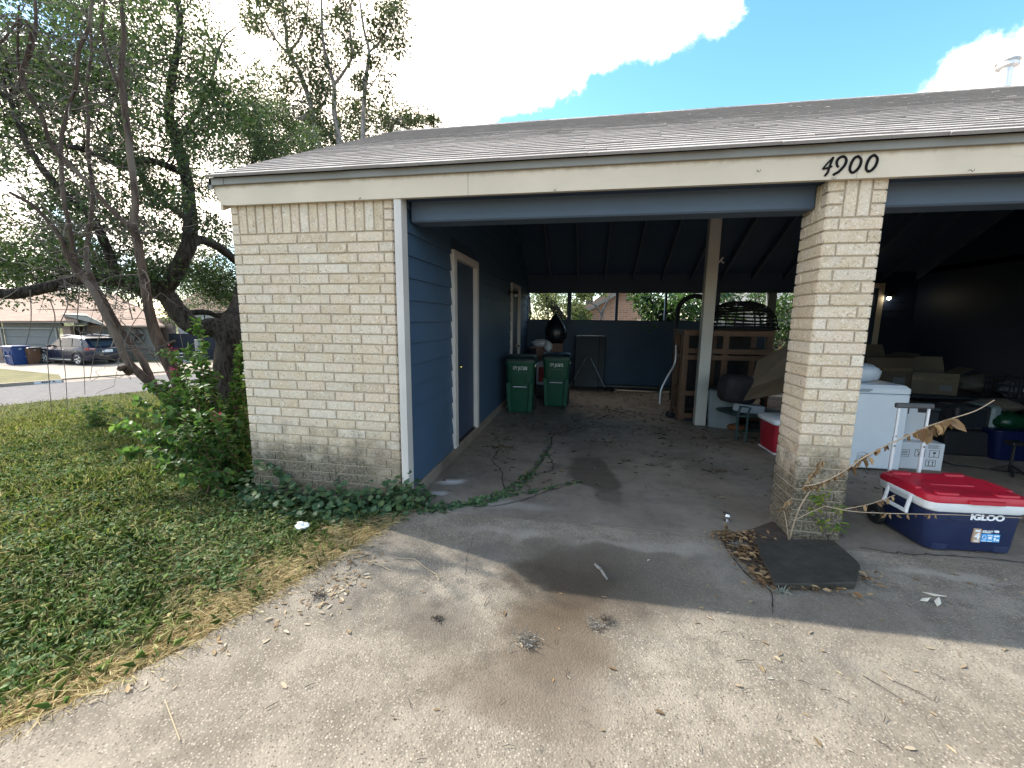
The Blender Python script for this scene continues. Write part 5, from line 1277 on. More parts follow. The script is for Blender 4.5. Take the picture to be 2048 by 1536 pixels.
for px, py, n, yy in ((1635, 1000, 26, -.10), (1648, 985, 20, -.11), (1675, 1020, 26, -.12), (1660, 1050, 16, -.11), (1640, 1040, 10, -.1), (1682, 1058, 12, -.12), (1625, 1020, 10, -.1)):
    e = ON(px, py, 'y', yy); q = wander(se_o, e, 5, .05); mb.tube(q, list(np.linspace(.003, .0015, 6)), 4)
    for k in range(n): bs.append(e+rng.normal(0, .022, 3)); ax.append(rdir(1, -.9, .3)[0]); ln.append(random.uniform(.025, .05))
bs = np.array(bs); ln = np.array(ln); V, F = leaf_arrays(bs-se_o, np.array(ax), rdir(len(bs), -.2, 1), ln, ln*.36); npmesh('foliage', V, F, leafmat('seedling_leaves', [(.05, .13, .02), (.14, .22, .03), (.32, .33, .04)], .4), se)
sub(mb, se_o); mb.build('stems', M_TWIG, se)
# ---- trees behind the house
def far_tree(name, base_px, D, stem_px, crowns, label, ml, mbk, leaf=.09, nl=60, r0=.12, cat='tree', twigs=1, group=None, z0=-.6):
    o = P(base_px[0], base_px[1], D); o[2] = z0; t = thing(name, o, label, cat, group); mb = MB(); sk_ = []
    for pts, ra, rb in stem_px:
        pp = [P(x, y, d) for x, y, d in pts]; sk_ += limb(mb, pp, ra, rb, 7, 4)
        if pts[0][1] >= 415: g_ = np.array([pp[0][0], pp[0][1], z0-.1]); mb.tube([g_, (g_*.5+pp[0]*.5)+np.array([.04, 0, 0]), pp[0]], [ra*1.35, ra*1.1, ra], 7)
    sk_ = np.array(sk_); cc = []
    for (x0, x1, y0, y1, d0, d1, n, ra, rb) in crowns:
        for _ in range(n): cc.append((*P(random.uniform(x0, x1), random.uniform(y0, y1), random.uniform(d0, d1)), random.uniform(ra, rb)))
    cc = np.array(cc); C_ = cc[:, :3]; R_ = cc[:, 3]
    if twigs:
        for c in C_:
            j = np.argmin(((sk_-c)**2).sum(1)); L_ = np.linalg.norm(c-sk_[j])
            if .3 < L_ < 4: limb(mb, wander(sk_[j], c, 4, .06), .012+.008*L_, .006, 4, 2, 0)
    sub(mb, o); mb.build('trunk', mbk, t, True, sharp=60)
    ba, A, Nn, L_, W2 = clump_leaves(C_, R_, nl, leaf, leaf*.42, .9); V, F = leaf4(ba-o, A, Nn, L_, W2); npmesh('crown', V, F, ml, t); return t
M_GBARK = bark('grey_bark', (.13, .115, .105), (.27, .25, .23), 5, (1, 1, .3), .4)
far_tree('thin_elm', (660, 420), 15, [([(660, 470, 15), (655, 380, 15), (638, 310, 15), (622, 215, 15.2), (598, 140, 15.3), (577, 105, 15.4), (570, 40, 15.4), (562, -30, 15.4)], .15, .035), ([(577, 108, 15.4), (545, 70, 15.5), (520, 20, 15.6), (505, -20, 15.6)], .05, .02), ([(577, 105, 15.4), (600, 75, 15.2), (615, 20, 15.1), (618, -30, 15)], .05, .02),
         ([(625, 225, 15.2), (650, 200, 15.6), (660, 150, 15.8)], .05, .02), ([(676, 420, 15), (678, 290, 15), (668, 220, 15), (668, 170, 15), (655, 125, 15), (645, 70, 15), (642, -30, 15)], .13, .03), ([(668, 170, 15), (690, 140, 14.8), (705, 110, 14.7), (700, 60, 14.7), (704, -20, 14.6)], .06, .025), ([(704, 115, 14.7), (735, 85, 14.6), (770, 70, 14.5)], .035, .012),
         ([(726, 420, 14.6), (725, 280, 14.6), (730, 170, 14.5), (738, 105, 14.5), (728, 60, 14.4), (718, -10, 14.4)], .10, .03), ([(738, 105, 14.5), (765, 75, 14.3), (785, 20, 14.2), (795, -20, 14.2)], .04, .015), ([(722, 200, 14.6), (750, 160, 14.4), (772, 120, 14.3)], .03, .012)],
         [(500, 560, -30, 60, 14.5, 16, 16, .25, .5), (560, 640, -30, 160, 14.4, 16, 26, .25, .5), (620, 720, 40, 260, 14.2, 15.6, 30, .22, .48), (740, 810, -10, 110, 13.8, 14.8, 20, .25, .5), (530, 640, 130, 300, 14.5, 16, 34, .25, .5), (720, 780, 120, 200, 14, 15, 8, .2, .4), (650, 700, -30, 60, 14.5, 15.4, 10, .2, .4)],
         'tall thin elm with sparse leaves rising behind the carport roof', M_FARLEAF, M_GBARK, .135, 105)
far_tree('bushy_oak', (790, 420), 17, [([(780, 420, 17), (775, 290, 17), (790, 240, 17)], .2, .05), ([(700, 420, 17), (690, 320, 17), (660, 270, 17)], .2, .05), ([(575, 420, 17), (560, 330, 17), (520, 280, 17)], .2, .05)],
         [(480, 620, 205, 330, 15.5, 18, 46, .3, .65), (600, 730, 215, 310, 15.5, 18, 40, .3, .65), (700, 830, 200, 290, 15.5, 18, 36, .3, .6), (800, 875, 225, 262, 16, 18, 10, .2, .42), (840, 885, 232, 245, 16, 18, 4, .12, .25), (480, 560, 130, 230, 15.5, 18, 14, .25, .5)],
         'bushy oak crown just above the left end of the roof', M_FARLEAF, M_GBARK, .13, 95)
far_tree('street_oak', (360, 700), 33, [([(395, 690, 33), (390, 665, 33), (395, 645, 33)], .3, .16), ([(395, 650, 33), (405, 630, 33), (420, 610, 32)], .16, .08), ([(395, 650, 33), (385, 630, 33), (370, 610, 32)], .16, .08)],
         [(330, 480, 560, 640, 29, 36, 60, .5, 1.1), (350, 480, 480, 600, 29, 36, 40, .6, 1.2), (200, 340, 520, 610, 34, 40, 30, .7, 1.2)], 'broad oak standing far off between the ranch house and the white house', M_OAKLEAF, M_OAKBARK, .15, 110, z0=ZF)
far_tree('roof_line_oak', (60, 600), 46, [([(40, 640, 46), (40, 560, 46), (60, 500, 46)], .4, .1), ([(220, 640, 46), (220, 560, 46), (240, 500, 46)], .4, .1)],
         [(-60, 330, 470, 590, 42, 50, 70, .8, 1.6)], 'dark oak crown rising behind the tan roof of the ranch house', M_OAKLEAF, M_OAKBARK, .22, 100, z0=ZF)
for i, (px, py) in enumerate([(388, 706), (404, 704), (428, 702)]):
    p = g0(px, py, ZF); t = thing('low_shrub', p, ['rounded low shrub left of the far grey cabinet', 'rounded low shrub in front of the grey cabinet', 'feathery low shrub in front of the bright blue bin'][i], 'shrub', 'low shrubs along the dark fence')
    mb = MB(); 
    for k in range(6): mb.tube(wander((0, 0, 0), rdir(1, .4, 1)[0]*.55, 4, .06), [.02, .016, .012, .01, .006], 4)
    mb.build('stems', M_GBARK, t); C_ = rdir(12, .1, 1)*.42*np.array([1.3, 1, .8]); ba, A, Nn, L2, W2 = clump_leaves(C_, np.full(12, .28), 60, .08, .035); V, F = leaf4(ba, A, Nn, L2, W2); npmesh('foliage', V, F, M_FARLEAF, t)
# ---- back yard seen through the openings
def yard_bush(name, px, py, D, boxes, label, ml, leaf, nl, stems=(), twist=.9, mbk=None):
    o = P(px, py, D); o[2] = float(ground_h(np.array(o[0]), np.array(o[1])))
    t = thing(name, o, label, 'shrub'); mb = MB(); C_ = []; R_ = []
    for (x0, x1, y0, y1, d0, d1, n, ra, rb) in boxes:
        for _ in range(n): C_.append(P(random.uniform(x0, x1), random.uniform(y0, y1), random.uniform(d0, d1))); R_.append(random.uniform(ra, rb))
    C_ = np.array(C_)
    for pts, ra in stems: limb(mb, [P(*p) for p in pts], ra, ra*.5, 7, 5)
    for c in C_[::2]: limb(mb, wander((o[0]+random.uniform(-.1, .1), o[1]+random.uniform(-.1, .1), o[2]), c, 4, .05), .02, .006, 5, 2, 0)
    sub(mb, o); mb.build('stems', mbk or M_GBARK, t)
    ba, A, Nn, L2, W2 = clump_leaves(C_, np.array(R_), nl, leaf, leaf*.36, .9); V, F = leaf_arrays(ba-o, A, Nn, L2, W2); npmesh('foliage', V, F, ml, t); return t
M_SUNLEAF = leafmat('sunlit_leaves', [(.08, .13, .03), (.15, .21, .06), (.24, .29, .11), (.34, .36, .18)], .4, .4, .5)
yard_bush('yard_thicket', 1095, 640, 12, [(1040, 1145, 570, 660, 11.2, 13, 34, .2, .42), (1060, 1130, 560, 600, 13, 15, 10, .4, .6)], 'sunlit thicket outside the leftmost opening of the back wall', M_SUNLEAF, .09, 90, [([(1135, 660, 12), (1105, 610, 12), (1060, 560, 12)], .16), ([(1056, 660, 11.5), (1060, 620, 11.5), (1056, 575, 11.5)], .05)], mbk=M_OAKBARK)
yard_bush('yard_palm_shrub', 1180, 650, 11.6, [(1140, 1175, 590, 640, 11.2, 12.4, 10, .12, .26), (1145, 1215, 575, 592, 11.6, 13, 7, .12, .22)], 'feathery shrub in front of the brick gable beyond the second opening', M_SUNLEAF, .13, 60, [([(1195, 660, 11.6), (1205, 625, 11.6), (1216, 600, 11.6), (1222, 580, 11.6)], .04), ([(1203, 628, 11.6), (1190, 610, 11.6), (1165, 602, 11.6)], .03)])
yard_bush('large_leaf_magnolia', 1310, 650, 10.5, [(1290, 1345, 580, 660, 10, 11, 20, .16, .32), (1262, 1300, 585, 610, 10, 11, 7, .1, .18), (1340, 1410, 575, 650, 10, 11.3, 22, .2, .35)], 'glossy large leaved magnolia beyond the fourth opening', M_MAGLEAF, .17, 42)
yard_bush('fence_shrub', 1500, 660, 10.5, [(1430, 1540, 570, 640, 10, 12, 24, .18, .35), (1535, 1600, 575, 700, 9.6, 11, 26, .16, .3)], 'leafy shrub outside the right end of the back wall', M_MAGLEAF, .12, 60, [([(1570, 720, 10), (1575, 680, 10), (1568, 640, 10)], .03)])
# neighbour's brick house with a gable
def redbrick():
    m, nt, b = new_mat('orange_brick'); v = coord(nt); mp = nt.nodes.new('ShaderNodeMapping'); nt.links.new(v, mp.inputs[0]); mp.inputs['Rotation'].default_value = (rad(90), 0, 0)
    br = nt.nodes.new('ShaderNodeTexBrick'); nt.links.new(mp.outputs[0], br.inputs['Vector']); br.inputs['Scale'].default_value = 4; br.inputs['Color1'].default_value = (.36, .20, .13, 1); br.inputs['Color2'].default_value = (.26, .14, .095, 1); br.inputs['Mortar'].default_value = (.42, .36, .29, 1); br.inputs['Mortar Size'].default_value = .022; br.inputs['Brick Width'].default_value = 1.0; br.inputs['Row Height'].default_value = .33
    c = mixc(nt, ramp(nt, noise(nt, v, 2, 4), .4, .7, 0, .5), br.outputs[0], (.42, .26, .18)); nt.links.new(c, b.inputs['Base Color']); b.inputs['Roughness'].default_value = .9; return m
nb_o = ON(1240, 700, 'y', 14.5); nb_o[2] = -.6; nbh = thing('brick_neighbour_house', nb_o, 'orange brick gable end of the neighbouring house seen through the rear openings', 'house')
def lx(px, py, yy=14.5): p = ON(px, py, 'y', yy); return p[0]-nb_o[0], p[2]-nb_o[2]
e0 = lx(1135, 640); e1 = lx(1238, 577); er = lx(1296, 600); pk = (e1[0]+2.2, e1[1]+1.2)
mb = MB(); mb.prism([(e0[0], 0), (er[0], 0), (er[0], pk[1]-.1), (pk[0], pk[1]), (e1[0], e1[1]), e0], 0, .25, 'y'); mb.build('wall', redbrick(), nbh)
mb = MB(); dx_ = np.array([e1[0]-e0[0], e1[1]-e0[1]]); dx_ /= np.linalg.norm(dx_); s0 = np.array(e0)-dx_*.5; s1 = np.array(pk)
mb.prism([tuple(s0), tuple(s1), (s1[0], s1[1]+.16), (s0[0], s0[1]+.16)], -.35, 5, 'y'); mb.build('roof', M_TANROOF, nbh)
mb = MB(); mb.prism([tuple(s0+[0, -.12]), tuple(s1+[0, -.12]), tuple(s1), tuple(s0)], -.38, -.33, 'y'); mb.build('rake_board', M_DRIP, nbh)
yf_o = ON(1600, 720, 'y', 11.5); yf_o[2] = -.5; yf = thing('cedar_fence', yf_o, 'weathered cedar fence at the back of the yard', 'fence')
mb = MB(); x = -2.6
while x < 5: mb.box(x, 0, 0, x+.135, .02, 1.55+random.uniform(-.015, .015)); x += .142
mb.build('board_panel', mat('cedar_boards', (.26, .17, .10), .9, .25, 4, .3, 20, stretch=(1, 1, .2)), yf)
sh_o = ON(1500, 600, 'y', 22); sh_o[2] = -.5; shh = thing('pale_garage', sh_o, 'pale building with a grey roof far behind the back yard', 'building')
mb = MB(); mb.box(-2, 0, 0, 9, .2, 2.9); mb.build('wall', M_TRIMF, shh); mb = MB(); mb.prism([(-.5, 2.8), (4, 4.6), (4, 4.75), (-.5, 2.95)], -2.4, 9.4, 'x'); mb.build('roof', M_DRIP, shh)
far_tree('yard_oak', (1200, 640), 26, [([(1180, 660, 26), (1180, 560, 26), (1200, 500, 26)], .3, .1), ([(1450, 660, 26), (1450, 560, 26), (1430, 500, 26)], .3, .1)], [(1030, 1250, 500, 640, 20, 27, 60, .6, 1.1), (1330, 1600, 520, 600, 24, 28, 40, .5, 1.0)], 'oak crowns behind the back yard fence', M_FARLEAF, M_OAKBARK, .14, 90)
# ================================================================ lawn cover
def on_lawn(x, y):
    return ((x < edge_x(y)-.0) & (y < .02)) | ((x < -.03) & (y >= .02)) | ((y > -.2) & (y < .02) & (x < 1.6))
def sample(n, x0, x1, y0, y1, dens):
    out = []
    while sum(len(o) for o in out) < n:
        x = rng.uniform(x0, x1, n*2); y = rng.uniform(y0, y1, n*2)
        k = on_lawn(x, y) & (rng.random(n*2) < dens(x, y)); out.append(np.stack([x[k], y[k]], 1))
    return np.concatenate(out)[:n]
def vn(x, y, s, seed=0):      # cheap value noise
    a = np.sin(x*s*1.3+seed)*np.cos(y*s*1.7+seed*2)+np.sin(x*s*2.9-y*s*2.1+seed*3)*.6+np.sin(y*s*5.3+x*s*4.1+seed)*.35
    return a/1.95
def cdist(x, y): return np.hypot(x-CAM[0], y-CAM[1])
def gz(p): return ground_h(p[:, 0], p[:, 1])
def ed_d(p): return np.where(p[:, 1] < .05, edge_x(p[:, 1])-p[:, 0], 3)
# grass blades near
def blades(name, p, hmin, hmax, w, mt, lean=.5, label=None):
    n = len(p); z = gz(p)-.006; h = rng.uniform(hmin, hmax, n)*(1+.35*vn(p[:, 0], p[:, 1], 2.0)); a = rng.uniform(0, 2*PI, n); ln = rng.uniform(.1, 1, n)*lean
    dx = np.cos(a); dy = np.sin(a); s = np.stack([-dy, dx, 0*dx], 1); b = np.stack([p[:, 0], p[:, 1], z], 1)
    m_ = b+np.stack([dx*h*ln*.35, dy*h*ln*.35, h*.6], 1); t = b+np.stack([dx*h*ln, dy*h*ln, h*(1-.35*ln)], 1)
    ww = (w*rng.uniform(.6, 1.3, n))[:, None]
    V = np.stack([b-s*ww*.5, b+s*ww*.5, m_+s*ww*.42, t, m_-s*ww*.42], 1).reshape(-1, 3)
    k = (np.arange(n)*5)[:, None]; 
    F = np.concatenate([k+np.array([0, 1, 2, 4]), k+np.array([4, 2, 3, 3])], 1).reshape(-1, 4)
    F = k+np.array([0, 1, 2, 3, 4])
    o = npmesh(name, V, F, mt); tag(o, label, 'grass', kind='stuff'); return o
near = lambda x, y: np.clip((2.6/np.maximum(cdist(x, y), 1.5))**1.7, 0, 1)
p = sample(66000, -5.5, 1.6, -4.2, 2.6, near)
dd = ed_d(p); k = rng.random(len(p)) < np.clip(dd*1.3-.05, .08, 1)*np.where(vn(p[:, 0], p[:, 1], 1.1, 2) > -.15, 1, .45)
blades('grass', p[k], .035, .115, .0034, M_GRASS, .9, 'unmown green grass blades on the front lawn')
p = sample(80000, -17, 0, -3, 16, lambda x, y: np.clip((7/np.maximum(cdist(x, y), 5))**1.5, 0, 1)*(cdist(x, y) > 4.2)*((-.89*x+.45*y) < QN-.15))
blades('far_grass', p, .05, .12, .0085, leafmat('sunny_grass', [(.08, .13, .03), (.13, .18, .045), (.20, .23, .075), (.33, .31, .15)], .4, .6, .2), .8, 'sunlit yellow green grass towards the street')
# low round-leaved ground cover
p = sample(60000, -6.5, 1.3, -4.0, 3.6, lambda x, y: np.clip((2.8/np.maximum(cdist(x, y), 1.6))**1.5, 0, 1))
k = (ed_d(p) > .50+.3*vn(p[:, 0], p[:, 1], 2.1, 4)) & (vn(p[:, 0], p[:, 1], .9, 5) > -.55+.3*rng.random(len(p))); p = p[k]; n = len(p)
C_ = np.stack([p[:, 0], p[:, 1], gz(p)+rng.uniform(.01, .07, n)*(1+.6*vn(p[:, 0], p[:, 1], 3, 1))], 1)
L_ = rng.uniform(.014, .034, n); V, F = leaf_arrays(C_, rdir(n, -.15, .6), norm(rdir(n, .1, 1)+np.array([0, 0, .6])), L_, L_*.62, .2)
tag(npmesh('ground_cover', V, F, M_COVER), 'low broad leaved green weeds mixed through the lawn', 'ground cover', kind='stuff')
# straw and dead runners along the edge of the drive
p = sample(40000, -2.6, 1.62, -4.2, .0, lambda x, y: np.exp(-np.maximum(edge_x(y)-x-.05, 0)/.36)*.75+.06); n = len(p)
a = rng.normal(-.7, .9, n); L_ = rng.uniform(.04, .17, n); C_ = np.stack([p[:, 0], p[:, 1], gz(p)+rng.uniform(.0, .03, n)], 1)
A = np.stack([np.cos(a), np.sin(a), rng.uniform(-.05, .45, n)], 1); V, F = leaf4(C_, A, rdir(n, .2, 1), L_, np.full(n, .0042)); 
tag(npmesh('dry_straw', V, F, M_STRAW), 'dry tan straw and runners along the driveway edge', 'straw', kind='stuff')
# ---- leaf litter, twigs and other small things on the concrete
def litter(name, pts, mt, lmin, lmax, label, asp=.42, up=.004, curl=.35, z=None):
    n = len(pts); zz = np.where(pts[:, 1] > -.09, .002, -.002) if z is None else np.full(n, z)
    C_ = np.stack([pts[:, 0], pts[:, 1], zz+rng.uniform(0, up, n)], 1); A = rdir(n, -.02, .16); Nn = norm(rdir(n, .2, 1)*.35+np.array([0, 0, 1])); L_ = rng.uniform(lmin, lmax, n)
    V, F = leaf_arrays(C_, A, Nn, L_, L_*asp*rng.uniform(.7, 1.2, n), curl); return tag(npmesh(name, V, F, mt), label, 'leaf litter', kind='stuff')
q = []
for _ in range(80):     # small drifts on the carport floor
    c = np.array([random.uniform(1.7, 6.2), random.uniform(.8, 6.8)]); q.append(c+rng.normal(0, 1, (random.randint(3, 16), 2))*np.array([.16, .07]))
for (px, py, n, sx, sy) in ((1005, 896, 60, .10, .06), (1105, 868, 30, .08, .05), (1440, 942, 26, .07, .05), (1130, 860, 70, .3, .2), (1060, 845, 40, .2, .15), (1240, 830, 60, .4, .2), (1340, 830, 60, .3, .15), (1430, 880, 40, .25, .15), (1500, 880, 26, .15, .1), (1300, 870, 30, .3, .2)):
    q.append(g0(px, py)[:2]+rng.normal(0, 1, (n, 2))*np.array([sx, sy]))
q.append(np.stack([rng.uniform(1.6, 7.0, 520), rng.uniform(.3, 6.9, 520)], 1)); q = np.concatenate(q); q = q[(q[:, 0] > 1.58) & (q[:, 1] > .0) & (q[:, 1] < 7.0)]
litter('leaf_litter', q, leafmat('floor_leaves', [(.11, .07, .04), (.20, .15, .10), (.07, .05, .035), (.28, .24, .18)], .1, .8), .025, .07, 'dead brown leaves scattered over the carport floor')
q = [g0(px, py)[:2]+rng.normal(0, 1, (n, 2))*np.array([sx, sy]) for px, py, n, sx, sy in ((1490, 1110, 130, .07, .09), (1480, 1075, 80, .08, .04), (1525, 1160, 70, .04, .05), (1600, 1178, 50, .12, .02), (1450, 1075, 40, .05, .02), (1720, 1160, 20, .05, .05))]
litter('mulch_leaves', np.concatenate(q), M_DRYLEAF, .025, .06, 'heap of brown leaves and mulch beside the dark flagstone', .38, .018, .35, .012)
q = np.concatenate([np.stack([rng.uniform(1.5, 6.0, 46), rng.uniform(-2.4, -.1, 46)], 1), np.stack([rng.uniform(3.6, 6.2, 60), rng.uniform(-1.9, -.3, 60)], 1), np.stack([rng.uniform(4.9, 6.6, 46), rng.uniform(-.6, 1.2, 46)], 1)])
q = np.concatenate([q]+[g0(px, py)[:2][None] for px, py in ((1068, 1275), (1115, 1255), (1108, 1355), (1045, 1295), (1126, 1187), (1215, 1195), (1700, 1355), (1770, 1350), (1808, 1495), (1925, 1315), (1880, 1210), (1895, 1205), (1690, 1495), (1235, 1340), (1460, 1225), (1390, 1245), (1760, 1340), (1540, 1290))])
litter('drive_leaves', q, M_LITTER, .020, .046, 'pale oak leaves scattered over the driveway', .36, .002, .2)
q = np.concatenate([g0(px, py)[:2]+rng.normal(0, 1, (n, 2))*np.array([.08, .05]) for px, py, n in ((690, 1160, 45), (660, 1185, 30), (620, 1210, 26), (730, 1120, 26), (700, 1110, 20), (420, 1300, 10), (560, 1240, 14), (300, 1380, 8))])
litter('edge_leaves', q, M_LITTER, .02, .05, 'crisp dead leaves along the edge of the driveway', .36, .003, .1, -.001)
mb = MB(); mt_ = mat('dark_twigs', (.055, .040, .030), .9)
def twig(px, py, L_, a=None, r=.0018):
    c = g0(px, py, .003); a = random.uniform(0, PI) if a is None else a; d = np.array([math.cos(a), math.sin(a), 0]); n_ = np.array([-d[1], d[0], 0])
    k = random.uniform(-.2, .2)*L_; mb.tube([c-d*L_/2, c+n_*k*.5+np.array([0, 0, .004]), c+d*L_/2+n_*k*.2], [r, r*.9, r*.5], 5)
for _ in range(90): twig(random.uniform(700, 2040), random.uniform(1080, 1530), random.uniform(.015, .055), None, random.uniform(.0007, .0016))
for px, py, L_, a in ((1490, 1322, .09, .2), (1765, 1375, .14, -.9), (1825, 1380, .12, -.7), (545, 1410, .05, .9), (975, 1200, .10, 1.4), (1165, 1080, .08, 1.2), (620, 1370, .04, .8), (1450, 1265, .05, .3), (1545, 1220, .07, 1.2), (1650, 1380, .04, .1), (1610, 1365, .05, -.3), (1770, 1490, .05, -.8)): twig(px, py, L_, a)
tag(mb.build('fallen_twigs', mt_), 'thin dark twigs lying scattered on the driveway', 'twigs', kind='stuff')
def moss(px, py, n, R, label, col=(.16, .15, .13)):
    c = g0(px, py, .0); t = MB()
    for _ in range(int(n*.6)):
        b = np.array([random.gauss(0, R*.45), random.gauss(0, R*.35), random.uniform(0, R*.35)]); d = rdir(1, -.1, .9)[0]; L_ = R*random.uniform(.35, .8)
        e = b+d*L_; e[2] = max(e[2], .001); m_ = (b+e)/2+rng.normal(0, R*.08, 3); m_[2] = max(m_[2], .001); t.tube([b, m_, e], [.0019, .0017, .0008], 3)
    o = t.build('ball_moss_clump', mat('dry_ball_moss', col, .95, .3, 30)); o.location = c; return tag(o, label, 'moss clump', 'ball moss clumps on the driveway')
moss(1050, 1283, 130, .065, 'grey ball moss clump with two green leaves, largest on the driveway', (.17, .16, .135))
moss(1190, 1252, 70, .05, 'pale ball moss tuft on the sunlit concrete right of the largest clump')
moss(1212, 1243, 80, .045, 'dark brown ball moss tuft at the edge of the roof shadow', (.10, .08, .06))
moss(635, 1195, 90, .05, 'dark ball moss tuft beside the straw at the lawn edge', (.10, .085, .07))
moss(875, 1240, 70, .035, 'small dark debris tuft on the left part of the driveway', (.07, .055, .045))
moss(1560, 1185, 110, .05, 'grey green ball moss tuft against the front edge of the flagstone', (.19, .21, .17))
moss(1475, 1092, 90, .05, 'silvery ball moss tuft on the mulch left of the flagstone', (.24, .25, .22))
mb = MB(); c = g0(1200, 1138, .0); a = g0(1190, 1128, .008); b = g0(1214, 1158, .008); mb.tube([a, a*.6+b*.4+np.array([.006, 0, .004]), b], [.006, .007, .005], 8, 0, True, .3); mb.tube([a*.7+b*.3, a*.75+b*.25+np.array([-.02, .012, .01])], [.006, .003], 5)
st_ = mb.build('lichen_stick', mat('lichen_bark', (.24, .23, .20), .9, .45, 45, .5, 90)); tag(st_, 'short stick crusted with pale lichen on the shaded driveway', 'stick')
mb = MB()
for pts in ([(790, 1115), (830, 1118), (850, 1135), (872, 1148), (878, 1160)], [(735, 1122), (760, 1130), (780, 1140)], [(330, 1400), (345, 1440), (360, 1480)]):
    mb.tube([g0(x, y, .006) for x, y in pts], .0022, 5)
mb.build('dry_vine_stem', mat('tan_stem', (.36, .29, .19), .9)); tag(bpy.data.objects['dry_vine_stem'], 'long tan dry runner lying on the concrete by the lawn', 'stem')
mb = MB()
for k, (px, py, L_, a) in enumerate(((1868, 1190, .10, -.6), (1876, 1205, .085, .9), (1850, 1200, .06, .2))):
    c = g0(px, py, .004); d = np.array([math.cos(a), math.sin(a), .12]); n_ = np.array([-d[1], d[0], 0]); v = [c-d*L_/2, c+n_*.016, c+d*L_/2+np.array([0, 0, .01]), c-n_*.014]; mb.add(v+[x+np.array([0, 0, .002]) for x in v], [(0, 1, 2, 3), (4, 5, 6, 7), (0, 1, 5, 4), (1, 2, 6, 5), (2, 3, 7, 6), (3, 0, 4, 7)])
o = mb.build('pale_leaf_sprig', mat('bleached_leaf', (.55, .52, .43), .8)); tag(o, 'bleached pale leaf sprig on the shaded concrete below the cooler', 'leaf')
# crumpled paper in the grass
c = g0(605, 1058, -.03); mb = MB(); mb.sphere((0, 0, .03), .045, 9, 6, 0, .35, (1, .8, .6)); o = mb.build('crumpled_paper', mat('white_paper', (.72, .74, .76), .8)); o.location = c; tag(o, 'crumpled white paper scrap lying in the grass', 'litter')
# tow ball
c = g0(1454, 1043); mb = MB(); mb.lathe([(0, 0), (.022, 0), (.024, .006), (.014, .010), (.013, .018), (.020, .026), (.025, .040), (.024, .055), (.015, .067), (0, .070)], (0, 0, 0), 18); o = mb.build('tow_ball', M_STEEL, None, True); o.location = c; tag(o, 'small shiny steel tow ball standing on the floor left of the pillar', 'metal ball')
# flagstone
z1 = .048; top = [g0(px, py, z1) for px, py in [(1512, 1083), (1600, 1077), (1668, 1079), (1716, 1122), (1721, 1130), (1711, 1164), (1630, 1166), (1549, 1167), (1540, 1145), (1522, 1110)]]
mb = MB(); rings = []
for z, k in ((.006, .99), (.014, 1.0), (.041, 1.0), (z1, .985)):
    cx = sum(top)/len(top); rings.append([(cx[0]+(p[0]-cx[0])*k+random.uniform(-.003, .003), cx[1]+(p[1]-cx[1])*k+random.uniform(-.003, .003), z+random.uniform(-.002, .002)) for p in [top[i]*(1-t)+top[(i+1) % len(top)]*t for i in range(len(top)) for t in (0, .33, .66)]])
mb.loft(rings); o = mb.build('flagstone', mat('dark_wet_stone', (.034, .031, .025), .75, .35, 9, .8, 45, dirt=.3)); tag(o, 'dark flat flagstone lying on the concrete in front of the brick pillar', 'stone slab')
# ================================================================ things kept in the carport
wheeled_bin((1.90, 3.88, 0), .05, .99, .50, .56, M_BINGRN, M_BINGRNL, 'green wheeled bin nearest the blue side wall', 'green wheeled bins', '17Y JK7388')
wheeled_bin((2.46, 4.52, 0), .04, .99, .50, .56, M_BINGRN, M_BINGRNL, 'green wheeled bin in front of the red cooler, right of the bin by the wall', 'green wheeled bins', '17Y JK0878')
